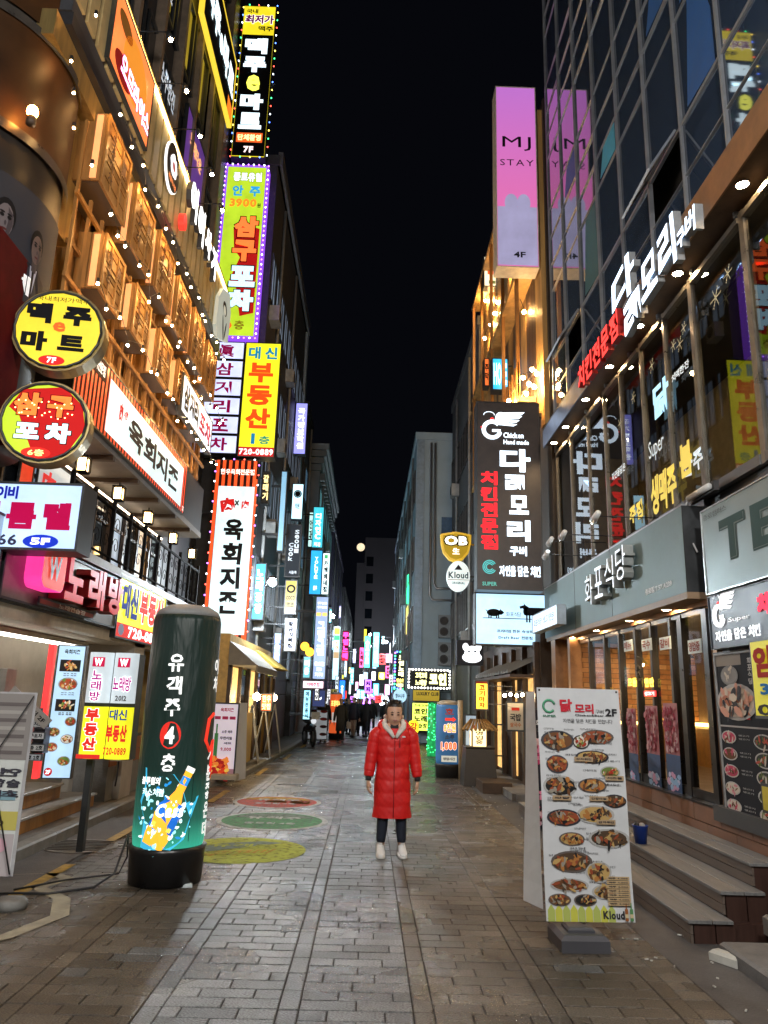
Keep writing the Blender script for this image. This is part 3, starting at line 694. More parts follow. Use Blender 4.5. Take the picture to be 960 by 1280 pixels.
# ------------------------------------------------------------------ round projecting signs
def round_sign(name, label, c, r, Y, face, d=.22):
    x, z = AY(c[0], c[1], Y); x1, _ = AY(c[0]-r, c[1], Y); rr = abs(x-x1)
    t = thing(name, label, 'round sign', (x, Y, z), R(8), 'round projecting signs')
    b = MB(); b.disc(0, 0, rr, rr, .005, d, mat('brass_rim', (.35, .26, .12), .35, .8), 40); b.build('drum', t)
    b = MB(); b.ell(0, 0, rr*.95, rr*.95, -.002, face, n=40); b.build('face_panel', t)
    b = MB(); b.tube([(rr*.93*math.cos(a/20*math.pi*2), -.01, rr*.93*math.sin(a/20*math.pi*2)) for a in range(21)], .015, STEEL(), 5); b.build('trim_ring', t)
    b = MB(); b.tube([(-rr, d/2, 0), (-rr-.5, d/2, 0)], .03, STEEL()); b.build('bracket', t)
    return t, rr
k_ = ink(.01, .01, .01)
t, r = round_sign('round_sign', 'yellow round lit sign reading 맥주 e 마트 beside the balcony, upper of the two', (73, 412), 56, 7.3, lit(.95, .72, .04, .95))
b = MB(); put_text(b, '맥주', -.72*r, .68*r, .12*r, .62*r, -.006, k_, bold=.08, gap=.35); put_text(b, '마트', -.76*r, .6*r, -.56*r, -.08*r, -.006, k_, bold=.08, gap=.35)
put_text(b, '국내최저가맥주', -.55*r, .6*r, .68*r, .8*r, -.006, k_, bold=.01, gap=.15)
put_text(b, 'e', -.12*r, .15*r, -.06*r, .18*r, -.008, ink(.9, .12, .02, .6), bold=.07); b.ell(-.05*r, -.76*r, .28*r, .12*r, -.006, ink(.7, .02, .02, .6)); put_text(b, '7F', -.15*r, .05*r, -.83*r, -.69*r, -.01, ink(1, 1, 1, 1)); b.build('lettering', t)
t, r = round_sign('round_sign', 'red and lime round lit sign reading 삼구포차, lower of the two', (55, 527), 55, 7.2, lit(.55, .75, .02, 1.0))
b = MB(); b.flat([(-.55*r, .75*r), (.35*r, .88*r), (.8*r, .45*r), (.92*r, -.1*r), (.6*r, -.7*r), (.2*r, -.9*r), (-.1*r, -.9*r), (-.55*r, .1*r), (-.8*r, .3*r)][::-1][::-1], -.004, ink(.5, .01, .01, .55)); b.build('red_field', t)
b = MB(); put_text(b, '삼구', -.7*r, .6*r, .12*r, .68*r, -.008, ink(1, .16, .03, 1.3), bold=.07, gap=.2, outline=ink(.1, .005, .005)); put_text(b, '포차', -.6*r, .62*r, -.5*r, -.02*r, -.008, ink(.65, .9, .95, 1.1), bold=.08, gap=.2, outline=ink(.03, .02, .02))
b.ell(-.08*r, -.76*r, .32*r, .13*r, -.007, ink(.75, .03, .02, .7)); put_text(b, '6층', -.25*r, .1*r, -.84*r, -.68*r, -.01, ink(1, .9, .3, 1)); b.build('lettering', t)
# dots of light in the letters
b = MB(); d_ = ink(1, .8, .3, 4)
for i in range(26): b.ell((-.65+.05*i)*r, (.28+.2*math.sin(i*1.9))*r, .018*r, .018*r, -.016, d_, n=6)
b.build('light_dots', t)

# 원룸텔
s = signY('room_rental_sign', 'pale blue lit box sign with red 원룸텔 lettering and 5F oval at the left edge', 'sign', (-70, 600, 106, 604, 97, 690, -70, 684), 7.4, .35, face=lit(.5, .68, 1, 1.25), rim=True)
s.T('이비', .36, .74, .5+.02, .93, ink(.01, .02, .45, .2), bold=.06)
s.T('원룸텔', .2, .3, .93, .7, ink(.5, .0, .07, .35), bold=.07, gap=.2)
s.T('730-0666', .0, .06, .56, .22, ink(.05, .05, .1), bold=.04)
s.E(.73, .13, .13, .1, ink(.01, .04, .6, .35)); s.T('5F', .66, .08, .8, .18, ink(1, 1, 1, 1), bold=.06); s.done()

# W world plate and karaoke fascia
s = Sign('karaoke_world_sign', 'blue grey lit plate with a red W square left of the karaoke fascia', 'sign', (XL+.03, 6.3, 2.72), 1.15, .72, .08, rz=R(90), face=lit(.3, .42, .56, .75))
s.P(.2, .48, .72, .95, ink(.5, .02, .08, .4), 2); s.T('W', .3, .56, .64, .86, ink(1, 1, 1, 1.2), bold=.08); s.T('world', .3, .36, .75, .46, ink(.02, .02, .03)); s.T('노래방', .2, .08, .8, .28, ink(.3, .02, .12, .2), bold=.03); s.done()
fz0, fz1 = 2.62, 3.34
s = Sign('karaoke_fascia', 'brown metal shop fascia carrying red channel letters 노래방', 'sign', (XL+.02, 7.55, fz0), 3.5, fz1-fz0, .05, rz=R(90), face=mat('bronze_fascia', (.27, .23, .2), .35, .5, vary=.35, vscale=1.5)); s.done()
kar = thing('channel_letters', 'big red channel letters 노래방 with a rounded W logo box on the brown fascia', 'sign lettering', (XL+.05, 7.55, fz0), R(90))
redf = mat('red_acrylic', (.5, .03, .03), .3, emit=(.9, .03, .03), es=.35, vary=.15)
def rrect(cx, cz, w, h, r, n=5):
    P = []
    for qx, qz, a0 in ((1, 1, 0), (-1, 1, 90), (-1, -1, 180), (1, -1, 270)):
        for i in range(n+1): a = R(a0+90*i/n); P.append((cx+qx*(w/2-r)+r*math.cos(a), cz+qz*(h/2-r)+r*math.sin(a)))
    return P
b = MB(); b.prism(rrect(.68, .42, .62, .5, .12), -.2, -.02, mat('pink_return', (.8, .05, .3), .3, emit=(1, .05, .35), es=.9, vary=.1)); b.build('logo_box', kar)
b = MB(); b.flat(rrect(.68, .42, .6, .48, .12), -.205, mat('red_logo_face', (.6, .06, .05), .3, emit=(1, .07, .04), es=.55, vary=.1)); b.build('logo_face', kar)
b = MB(); put_text(b, 'W', .52, .84, .28, .56, -.21, silver, bold=.03); b.build('logo_letter', kar)
for i, c in enumerate('노래방'):
    b = MB(); put_glyph(b, c, .05, 1.08+i*.72, 1.66+i*.72, .13, .64, 0, redf, ext=.18, side=mat('dark_red_return', (.25, .012, .012), .35)); b.build('letter', kar)
s = Sign('small_plate', 'dark red small plate under the karaoke letters', 'sign', (XL+.08, 8.35, fz0+.02), 1.7, .1, .02, rz=R(90), face=paint(.3, .05, .03), rim=False); s.T('노래연습장', .3, .2, .8, .8, ink(.8, .7, .6), bold=.02); s.done()
# yellow 대신부동산 on the wall
q = rectX((148, 725, 205, 752, 178, 815, 138, 800), XL)
s = Sign('estate_agent_board', 'yellow lit wall board 대신부동산 with phone number on a red foot', 'sign', (XL+.02, 11.1, 2.5), 2.6, .95, .08, rz=R(90), face=lit(.85, .85, .02, 1.15))
s.P(0, 0, 1, .24, ink(.75, .03, .02, .6), 2)
s.T('대신', .06, .34, .36, .88, ink(.01, .05, .5, .25), bold=.06); s.T('부동산', .4, .34, .94, .88, ink(.75, .04, .02, .6), bold=.06, outline=ink(1, 1, 1, 1)); s.T('720-0889', .22, .04, .92, .22, ink(1, 1, 1, 1), bold=.06); s.E(.1, .14, .05, .09, ink(.1, .4, .6, .3)); s.done()

# ground floor: menu light box
food = [ink(.5, .1, .04, .25), ink(.62, .3, .08, .3), ink(.7, .5, .2, .35), ink(.2, .32, .06, .2), ink(.75, .7, .6, .4), ink(.3, .12, .05, .1), ink(.6, .05, .03, .3)]
foodm = [ink(.3, .07, .03), ink(.42, .18, .05), ink(.5, .33, .12), ink(.14, .2, .05), ink(.7, .66, .58), ink(.16, .07, .03), ink(.4, .04, .02)]
def dish(mb, cx, cz, rx, rz_, y, pal, plate=None, rect=False, n=26):
    if rect: mb.rect(cx-rx, cx+rx, cz-rz_, cz+rz_, y, plate or ink(.03, .03, .03))
    else: mb.ell(cx, cz, rx, rz_, y, plate or ink(.55, .56, .55)); mb.ell(cx, cz, rx*.86, rz_*.82, y-.001, random.choice(pal))
    for i in range(n):
        a = random.uniform(0, 6.28); q = random.uniform(0, .68)**.7
        mb.ell(cx+rx*q*math.cos(a), cz+rz_*q*math.sin(a), rx*random.uniform(.1, .26), rz_*random.uniform(.1, .24), y-.002-.0004*i, random.choice(pal), n=7, rot=random.uniform(0, 3), jit=.25)
random.seed(11)
s = signY('menu_light_box', 'tall light blue lit menu box with food pictures and 2F mark in the left shop', 'menu sign', (70, 806, 105, 806, 89, 974, 55, 974), 9.0, .14, face=lit(.46, .68, .86, 1.1), fr=.012)
s.t.rotation_euler.z = R(10)
s.T('육회지존', .25, .93, .8, .965, ink(.03, .03, .03), bold=.03); 
for (u, v, ru, rv) in ((.5, .84, .36, .045), (.5, .7, .34, .05), (.5, .54, .34, .045), (.75, .42, .2, .035), (.22, .34, .22, .035), (.7, .29, .22, .035), (.22, .23, .2, .035), (.68, .13, .22, .035)):
    dish(s.pr, u*s.w, v*s.h, ru*s.w, rv*s.h, -.008, food, rect=(v > .8 or v == .54))
for v in (.775, .76, .63, .615, .48, .47, .465): s.T('한우 육회', .3, v, .75, v+.008, ink(.05, .05, .05))
s.E(.2, .05, .14, .03, ink(.5, .01, .02, .4)); s.T('2F', .12, .035, .28, .065, ink(1, 1, 1, 1), bold=.05); s.done()
b = MB(); b.box(-.1, -.04, -.03, .12, 0, s.h, lit(1, .05, .05, 1.1)); b.build('red_edge_light', s.t)
# 4 cell pillar sign
x0, x1, z0, z1 = rectY((108, 817, 172, 817, 162, 950, 98, 950), 8.4)
t = thing('four_panel_sign', 'four cell lit sign: silver karaoke cells above yellow 부동산 cells', 'sign', (x0, 8.4, z0), 0)
w, h = x1-x0, z1-z0
b = MB(); b.box(0, w, .05, .25, 0, h, STEEL()); b.build('casing', t)
for i in range(2):
    for j in range(2):
        b = MB(); n = 10; vs = []
        for k in range(n+1):
            a = math.pi*k/n; vs += [(w/2*i+w/4-w/4*.96*math.cos(a), .05-.09*math.sin(a), h*j*.5+.01+(.02 if j else 0)), (w/2*i+w/4-w/4*.96*math.cos(a), .05-.09*math.sin(a), h*(j+1)*.5-.01+(.02 if j else 0))]
        b.add(vs, [(2*k, 2*k+2, 2*k+3, 2*k+1) for k in range(n)], lit(.6, .68, .72, .9) if j else lit(.85, .82, .02, 1.1), smooth=True); b.build('curved_panel', t)
b = MB(); mg = ink(.5, .02, .3, .3); rd = ink(.72, .03, .02, .5)
for i in range(2):
    u = w/2*i
    b.rect(u+w*.13, u+w*.37, h*.87, h*.96, -.05, ink(.55, .01, .07, .4)); put_text(b, 'W', u+w*.17, u+w*.33, h*.88, h*.95, -.055, ink(1, 1, 1, 1.2), bold=.06)
put_text(b, '노래방', w*.15, w*.35, h*.54, h*.84, -.055, mg, vert=True, bold=.04, outline=ink(1, 1, 1, 1)); put_text(b, '노래방', w*.58, w*.93, h*.64, h*.78, -.055, mg, bold=.03, outline=ink(1, 1, 1, 1))
put_text(b, '2012', w*.65, w*.87, h*.55, h*.6, -.055, ink(.1, .1, .1))
put_text(b, '부동산', w*.12, w*.38, h*.08, h*.48, -.055, rd, vert=True, bold=.07, outline=ink(1, 1, 1, .9)); put_text(b, '대신', w*.58, w*.92, h*.37, h*.47, -.055, ink(.02, .1, .4, .2), bold=.04)
put_text(b, '부동산', w*.55, w*.95, h*.17, h*.33, -.055, rd, bold=.06); b.rect(w*.02, w*.48, .012, h*.05, -.05, rd); put_text(b, '720-0889', w*.53, w*.97, h*.05, h*.12, -.055, rd, bold=.03)
b.build('lettering', t)
b = MB(); b.box(w*.14, w*.26, .1, .18, -z0+.1, 0, STEEL()); b.build('post', t)
# electric box, ramp wall, yellow post
t = thing('electric_box', 'beige electric meter box on the wall left of the green inflatable column', 'meter box', (-3.72, 11.5, .75), R(90))
b = MB(); b.box(0, .34, -.16, 0, 0, .42, mat('meter_box', (.42, .37, .27), .5)); b.build('case', t); b = MB(); b.box(.04, .3, -.17, -.16, .05, .37, mat('meter_door', (.5, .45, .34), .45)); b.build('door', t)
b = MB(); b.tube([(.1, -.1, 0), (.1, -.1, -.2), (.05, -.1, -.35)], .012, BLACK()); b.build('cable', t)
b = MB(); b.box(0, .04, 0, .04, 0, 1.3, paint(.75, .5, .02)); o = b.build('yellow_post', None, (-2.9, 11.6, .0)); o['label'] = 'thin yellow post behind the green inflatable column'; o['category'] = 'post'
brk = mat('orange_brick_wall', (.32, .12, .05), .7)
bw = thing('low_brick_wall', 'low orange tiled ramp wall between the left shop and the inflatable column', 'wall', (-3.9, 12.0, .12))
b = MB(); b.box(-.5, 0, 0, 3.6, 0, .85, mat('mesh_grey', (.2, .2, .19), .7, bump=.5)); b.build('core', bw)
for k in range(9):
    for r_ in range(2):
        b = MB(); b.bbox(0, .02, k*.4+.01, k*.4+.39, .5+r_*.2, .69+r_*.2, brk, .003); b.build('tile', bw)
# directory wall clutter inside the shop: stair rail + little signs
for i, (u, v, w_, h_, tx_, col_) in enumerate(((0, 868, 28, 14, '로또', (.35, .45, .6)), (0, 892, 32, 16, '유객주', (.5, .5, .5)), (30, 885, 22, 10, '대신부동산', (.45, .5, .55)), (30, 900, 26, 9, '육회지존', (.4, .4, .4)), (30, 915, 26, 9, '삼구포차', (.38, .38, .38)), (32, 930, 24, 9, '4층 2호', (.35, .35, .34)), (32, 942, 20, 9, '1호 2호', (.3, .32, .34)))):
    s = signY('directory_plate', 'small grey directory plate reading %s inside the left shop entrance, %s' % (tx_, ('top', 'large one second from the top', 'third from the top', 'fourth from the top', 'fifth from the top', 'second from the bottom', 'bottom')[i]), 'plate', (u, v, u+w_, v, u+w_, v+h_, u, v+h_), 8.75, .03, face=ink(*col_, .25), fr=.006, group='directory plates')
    s.T(tx_, .1, .2, .9, .8, k_, bold=.02); s.done()
a_, c_ = AY(14, 862, 8.7), AY(60, 905, 8.7)
t = thing('stair_sign_board', 'slanted grey stair edge board with small lettering inside the left shop entrance', 'board', (a_[0], 8.7, a_[1])); ln = math.hypot(c_[0]-a_[0], c_[1]-a_[1]); t.rotation_euler = (0, math.atan2(a_[1]-c_[1], c_[0]-a_[0]), 0)
b = MB(); b.box(0, ln, 0, .03, -.07, .05, paint(.3, .28, .26)); b.build('board', t); b = MB(); put_text(b, '엘리베이터 2F', .05, ln-.05, -.04, .02, -.004, k_); b.build('lettering', t)
for i, (px_, py_, w_, h_) in enumerate(((0, 850, 10, 26), (22, 905, 12, 16), (44, 918, 14, 20))):
    x_, z_ = AY(px_, py_, 8.9); t = thing('parcel', 'cardboard box or bucket piled in the left shop entrance, %s' % ('left', 'middle', 'right')[i], 'box', (x_, 8.85, z_-.1), 0, 'boxes in the left entrance'); b = MB(); b.bbox(0, w_*.009, 0, .25, -.1, h_*.009, paint(.3-.07*i, .28-.05*i, .26), .01); b.build('carton', t)
# the foreground banner at the left edge, seen from behind
s = signY('standing_banner', 'white standing banner at the left edge, printed text showing through mirrored', 'banner', (-60, 862, 26, 866, 38, 1092, -60, 1098), 6.3, .01, face=mat('vinyl_banner', (.72, .76, .74), .5, vary=.12), rim=False, frame=paint(.5, .5, .52))
s.P(0, .62, .97, .99, ink(.3, .28, .27), 1); s.P(0, .24, .96, .34, ink(.62, .55, .14), 1); s.P(.2, .4, .9, .45, ink(.25, .42, .5), 2); s.P(0, .0, .95, .22, ink(.55, .5, .52), 1)
for k in range(7): s.P(.1, .65+.045*k, .9, .67+.045*k, ink(.42, .4, .38) if k % 2 else ink(.16, .14, .14), 2)
for tx_, v in (('연인', .53), ('술한잔', .47), ('최저', .41-.0)):
    put_text(s.tx, tx_, s.w*.3, s.w*.92, s.h*v, s.h*(v+.045), -.009, ink(.06, .06, .08), bold=.03)
s.T('02)73', .45, .255, .95, .295, ink(.1, .08, .02), bold=.02); s.T('단체', .6, .3, .95, .335, ink(.6, .2, .02), bold=.02)
vs = s.tx.v
mxv = [(2*s.w*.62-v[0], v[1], v[2]) for v in vs]; s.tx.v = mxv; s.tx.f = [f[::-1] for f in s.tx.f]
s.E(.75, .16, .12, .04, ink(.75, .45, .55), 3); s.P(.3, .03, .42, .13, ink(.3, .45, .3), 3)
s.P(.34, .13, .38, .17, ink(.25, .4, .28), 3); s.done()
b = MB(); b.tube([(s.w*.3, -.03, s.h*.9), (s.w*.98, -.03, .02)], .006, BLACK(), 5); b.tube([(s.w*.98, -.03, s.h*.98), (s.w*.0, -.03, .3)], .006, BLACK(), 5); b.tube([(s.w*.7, .03, .1), (s.w*.6, .1, -s.t.location.z)], .012, BLACK(), 5); b.build('cross_pole', s.t)

# ------------------------------------------------------------------ the green inflatable column
def inflatable(name, label, x, y, r, h, base_h, body, cap, base, rb=None):
    t = thing(name, label, 'inflatable column', (x, y, 0), 0)
    b = MB(); b.lathe([(r*.9, 0), (r*.98, .01), (r*1.02, base_h*.85), (r*1.07, base_h), (r*.9, base_h+.01)], base, n=36); b.build('base', t)
    b = MB(); prof = [(r*.95, base_h+.01), (r*.99, base_h+.12), (r, base_h+.5), (r*1.0, h*.6), (r*.98, h-r*.55), (r*.95, h-r*.38)]
    b.lathe(prof, body, n=48); b.build('body', t)
    b = MB(); b.lathe([(r*.95, h-r*.38), (r*.86, h-r*.22), (r*.6, h-r*.07), (r*.3, h-.01), (.005, h)], cap, n=48); b.build('cap', t)
    return t
CX, CY = -1.88, 7.8; CR = .345
CYH = AY(218, 755, 7.8)[1]
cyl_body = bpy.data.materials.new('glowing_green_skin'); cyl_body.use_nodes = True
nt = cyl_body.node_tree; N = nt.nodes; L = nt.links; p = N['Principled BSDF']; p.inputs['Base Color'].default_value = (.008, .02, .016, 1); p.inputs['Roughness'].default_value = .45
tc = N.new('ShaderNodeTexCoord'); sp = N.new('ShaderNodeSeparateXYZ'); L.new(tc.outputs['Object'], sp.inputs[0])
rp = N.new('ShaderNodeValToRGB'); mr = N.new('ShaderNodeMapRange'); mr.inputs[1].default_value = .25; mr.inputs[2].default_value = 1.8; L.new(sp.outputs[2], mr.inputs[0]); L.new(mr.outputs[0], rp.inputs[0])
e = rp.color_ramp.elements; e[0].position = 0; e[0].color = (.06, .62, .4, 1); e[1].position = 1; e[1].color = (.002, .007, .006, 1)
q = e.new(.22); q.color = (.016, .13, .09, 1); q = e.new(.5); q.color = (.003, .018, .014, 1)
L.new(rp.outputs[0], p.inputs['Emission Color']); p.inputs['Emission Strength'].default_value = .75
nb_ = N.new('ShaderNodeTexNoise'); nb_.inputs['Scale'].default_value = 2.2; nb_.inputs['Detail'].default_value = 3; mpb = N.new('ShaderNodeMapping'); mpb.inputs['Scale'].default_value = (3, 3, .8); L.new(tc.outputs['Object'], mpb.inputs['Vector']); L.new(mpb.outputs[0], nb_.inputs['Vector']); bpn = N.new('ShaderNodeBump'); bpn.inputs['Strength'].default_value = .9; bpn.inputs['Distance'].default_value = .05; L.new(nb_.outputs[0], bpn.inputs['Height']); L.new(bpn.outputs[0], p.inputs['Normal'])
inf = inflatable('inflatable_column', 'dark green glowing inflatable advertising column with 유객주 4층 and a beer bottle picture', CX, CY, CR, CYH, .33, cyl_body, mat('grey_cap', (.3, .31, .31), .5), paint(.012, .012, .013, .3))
def wrap(src, r, m=None):       # wrap a flat (x, z) print onto the column; x is arc length from the camera-facing line
    a0 = math.atan2(-CY, -CX)
    src.v = [((r-v[1]*1.0)*math.cos(a0+v[0]/CR), (r-v[1]*1.0)*math.sin(a0+v[0]/CR), v[2]) for v in src.v]; return src
wh = ink(.9, .92, .9, .7); b = MB()
put_text(b, '유객주', -.15, .0, 1.5, 2.13, 0, wh, vert=True, bold=.035, brush=.02, jit=.04, gap=.1)
b.ell(-.07, 1.35, .1, .125, .002, ink(.72, .03, .02, .55), n=24); put_text(b, '4', -.12, -.03, 1.27, 1.43, -.002, wh, bold=.06); put_text(b, '층', -.13, .0, 1.02, 1.18, 0, wh, bold=.03, brush=.02)
wrap(b, CR+.004).build('lettering', inf)
b = MB(); rdg = ink(.8, .04, .02, .7)
put_text(b, '이차', .36, .47, 1.75, 2.1, 0, wh, vert=True, bold=.04); b.tube([(.42, 0, 1.55), (.33, 0, 1.5), (.3, 0, 1.3), (.38, 0, 1.2), (.45, 0, 1.3), (.44, 0, 1.0)], .018, rdg, 5)
put_text(b, '기분좋은데', .36, .47, .4, 1.25, 0, wh, vert=True, bold=.04); wrap(b, CR+.004).build('side_lettering', inf)
b = MB(); bl = ink(.02, .25, .62, .8); cy_ = ink(.35, .85, .95, .9); am = ink(.95, .42, .03, .9)
random.seed(2)
sp_ = [(-.27, .35), (-.12, .3), (.02, .33), (.14, .42), (.2, .62), (.27, .8), (.14, .74), (.08, .9), (.0, 1.0), (-.12, .97), (-.3, 1.05), (-.28, .9), (-.33, .75), (-.26, .6)]
b.add([(x, .003, z) for x, z in sp_], [tuple(range(len(sp_)))], ink(.05, .45, .7, .6))
for k in range(70):
    a = random.uniform(0, 6.28); d = random.uniform(.1, .3)
    b.ell(-.06+d*math.cos(a)*.9, .62+d*math.sin(a)*1.15, random.uniform(.006, .03), random.uniform(.006, .02), 0, random.choice((cy_, cy_, bl, ink(.8, .95, 1, 1))), n=7, rot=random.uniform(0, 3), jit=.3)
def rp_(pts, m, y, cx=-.02, cz=.66, a=-.42, s_=.78):      # bottle points rotated
    a = R(-24); ca, sa = math.cos(a), math.sin(a)
    b.add([(cx+s_*(x*ca-z*sa), y, cz+s_*(x*sa+z*ca)) for x, z in pts], [tuple(range(len(pts)))], m)
rp_([(-.13, -.42), (.13, -.42), (.15, -.3), (.15, -.05), (.05, .25), (.05, .5), (-.05, .5), (-.05, .25), (-.15, -.05), (-.15, -.3)], am, -.003)
rp_([(-.15, -.22), (.15, -.22), (.15, .05), (.1, .13), (-.1, .13), (-.15, .05)], ink(.01, .12, .5, .8), -.005)
rp_([(-.05, .34), (.05, .34), (.05, .44), (-.05, .44)], ink(.02, .25, .7, .8), -.005); rp_([(-.055, .5), (.055, .5), (.055, .56), (-.055, .56)], ink(.9, .9, .85, .8), -.005)
rp_([(-.12, -.2), (.12, -.2), (.12, -.15), (-.12, -.15)], ink(.9, .7, .1, .8), -.007)
put_text(b, 'Cass', -.13, .11, .62, .74, -.012, ink(1, 1, 1, 1.3), bold=.05, shear=.2, jit=.05)
put_text(b, '블루윌의', -.32, -.12, .9, .97, -.006, ink(1, 1, 1, 1), bold=.04, shear=.1); put_text(b, '카스처럼', -.3, -.08, .8, .87, -.006, ink(.7, .95, 1, 1), bold=.04)
wrap(b, CR+.006).build('bottle_picture', inf)
b = MB()
for dx in (.19,): b.tube([(dx, 0, .4), (dx, 0, 1.9)], .003, paint(.01, .03, .025), 4)
wrap(b, CR+.001).build('seam', inf)
b = MB(); P0 = Vector((CX-.36, CY-.1, .42))
b.tube([P0, (CX-.42, CY-.2, .1), (CX-.55, CY-.35, .012), (CX-.85, CY-.6, .012), (CX-1.15, CY-.62, .012), (CX-1.5, CY-.7, .012)], .011, BLACK(), 6)
b.tube([P0, (CX-.39, CY+.05, .2), (CX-.5, CY+.2, .012), (CX-.9, CY-.1, .012), (CX-1.2, CY-.5, .012)], .008, BLACK(), 6)
o = b.build('power_cable'); o['label'] = 'black power cable trailing left over the paving from the green inflatable column'; o['category'] = 'cable'

# ------------------------------------------------------------------ vertical projecting signs, the stack at the end of the left building
def bulbs_round(t, w, h, m, step=.22, r=.022, name='border_bulbs'):
    b = MB(); k = 0
    while k*step < 2*(w+h):
        q = k*step
        if q < w: p = (q, 0)
        elif q < w+h: p = (w, q-w)
        elif q < 2*w+h: p = (w-(q-w-h), h)
        else: p = (0, h-(q-2*w-h))
        b.ball((p[0], -.03, p[1]), r, m[k % len(m)], 6, 4); k += 1
    b.build(name, t)
cold = mat('cool_dot', (1, 1, 1), .3, emit=(.75, .85, 1), es=7, vary=0, sample=False); viod = mat('violet_dot', (.6, .3, 1), .3, emit=(.4, .12, 1), es=6, vary=0, sample=False)
redd = mat('red_dot', (1, .1, .1), .3, emit=(1, .08, .05), es=5, vary=0, sample=False); grnd = mat('green_dot', (.1, 1, .2), .3, emit=(.05, .9, .25), es=5, vary=0, sample=False); blud = mat('blue_dot', (.1, .2, 1), .3, emit=(.08, .2, 1), es=6, vary=0, sample=False); yeld = mat('yellow_dot', (1, .8, .1), .3, emit=(1, .7, .1), es=6, vary=0, sample=False)
YT = 19.7
s = signY('vertical_sign', 'topmost vertical sign with yellow head reading 맥주 e 마트 on black', 'sign', (305, 7, 346, 8, 331, 198, 288, 196), YT, .4, face=lit(.9, .72, .02, 1.2), group='stacked vertical signs')
s.P(.03, .01, .97, .8, ink(.008, .01, .014), 1)
s.T('국내', .1, .945, .45, .975, k_, bold=.02); s.T('최저가', .08, .875, .95, .935, ink(.3, .02, .2, .3), bold=.05, outline=ink(1, 1, 1, 1)); s.T('맥주', .5, .825, .95, .86, k_, bold=.03)
for i, (c, cc) in enumerate(zip('맥주e마트', ((.75, .92, 1),)*2+((.9, .9, .1),)+((.75, .92, 1),)*2)):
    v1 = .775-i*.123; put_glyph(s.tx, c, .09, (.14 if c != 'e' else .28)*s.w, (.82 if c != 'e' else .68)*s.w, (v1-.105)*s.h, v1*s.h, -.012, ink(*cc, 1.5))
s.P(.12, .095, .88, .155, ink(.85, .12, .02, .9), 2); s.T('단체환영', .16, .105, .84, .145, ink(1, .9, .4, 1.2), bold=.05); s.T('7F', .36, .03, .64, .07, ink(1, .8, .8, 1.2), bold=.05); s.done()
bulbs_round(s.t, s.w+.06, s.h, [redd, grnd, yeld, blud, cold], .3)
s = signY('vertical_sign', 'lime and red vertical sign 삼구포차 with violet light border, second from the top', 'sign', (281, 206, 333, 207, 323, 424, 265, 421), YT, .4, face=lit(.5, .72, .03, 1.15), frame=mat('violet_frame', (.2, .08, .5), .4, emit=(.3, .08, .9), es=.9, vary=.1), fr=.07, group='stacked vertical signs')
s.poly([(.3, .62), (.6, .64), (.9, .62), (.9, .14), (.6, .12), (.45, .3), (.3, .32), (.5, .45), (.35, .5)], ink(.5, .01, .01, .6), 2)
s.T('종로유일', .2, .9, .86, .955, ink(.9, 1, 1, 1.2), bold=.06, outline=ink(.03, .05, .03)); s.T('안주', .2, .81, .85, .875, ink(.03, .35, .7, .8), bold=.05, gap=.5); s.T('3900', .16, .745, .78, .795, ink(.9, .25, .02, .9), bold=.06); s.T('원', .8, .745, .88, .77, k_)
s.T('삼구', .32, .42, .86, .7, ink(1, .14, .03, 1.5), vert=True, bold=.08, outline=ink(.08, .003, .003), obold=.03); s.T('포차', .3, .14, .88, .41, ink(.5, .8, .95, 1.3), vert=True, bold=.1, outline=ink(.05, .01, .01)); s.T('6', .22, .045, .45, .115, ink(.85, .15, .02, .8), bold=.08); s.T('층', .5, .045, .72, .095, ink(.4, .3, .02, .3)); s.done()
bulbs_round(s.t, s.w, s.h, [viod, cold], .16, .024)
s = signY('vertical_sign', 'white six cell vertical sign with red 眞삼거리포차 lettering', 'sign', (258, 427, 306, 427, 296, 568, 248, 566), YT, .4, face=lit(.62, .68, 1, 1.35), group='stacked vertical signs')
for i, c in enumerate('眞삼거리포차'):
    v1 = 1-i/6; put_glyph(s.tx, c, .03, .3*s.w, .74*s.w, (v1-.14)*s.h, (v1-.028)*s.h, -.008, ink(.42, .0, .1, .3), brush=.015)
    if i: s.P(0, v1-.012, 1, v1+.012, k_, 2)
s.done()
s = signY('vertical_sign', 'yellow vertical sign 대신 부동산 1층 with red phone strip', 'sign', (307, 428, 353, 429, 342, 573, 297, 570), YT, .4, face=lit(.88, .86, .02, 1.3), group='stacked vertical signs')
s.T('대신', .1, .85, .9, .96, ink(.01, .3, .6, .5), bold=.05, gap=.3); s.T('부동산', .14, .23, .82, .83, ink(.82, .08, .01, .7), vert=True, bold=.06); s.T('1', .34, .11, .44, .2, ink(.01, .25, .6, .5), bold=.08); s.T('층', .55, .11, .85, .18, ink(.02, .35, .3, .4)); s.P(0, 0, 1, .085, ink(.6, .03, .04, .5), 2); s.T('720-0889', .04, .018, .96, .07, ink(1, 1, 1, 1.1), bold=.03); s.done()
s = signY('vertical_sign', 'tall red and black striped vertical sign 육회지존 with white panel, lowest of the stack', 'sign', (267, 574, 326, 575, 305, 830, 253, 826), YT-.2, .4, face=ink(.05, .015, .012), group='stacked vertical signs', fr=.02)
for i in range(7): s.P((i+.1)/7, .005, (i+.62)/7, .995, lit(1, .1, .02, 1.1), 1)
s.P(.1, .13, .93, .86, lit(.7, .88, .92, 1.2), 2); s.P(.0, .1, .09, .9, lit(1, .1, .02, 1.1), 2); s.P(.94, .1, 1, .9, lit(1, .1, .02, 1.1), 2)
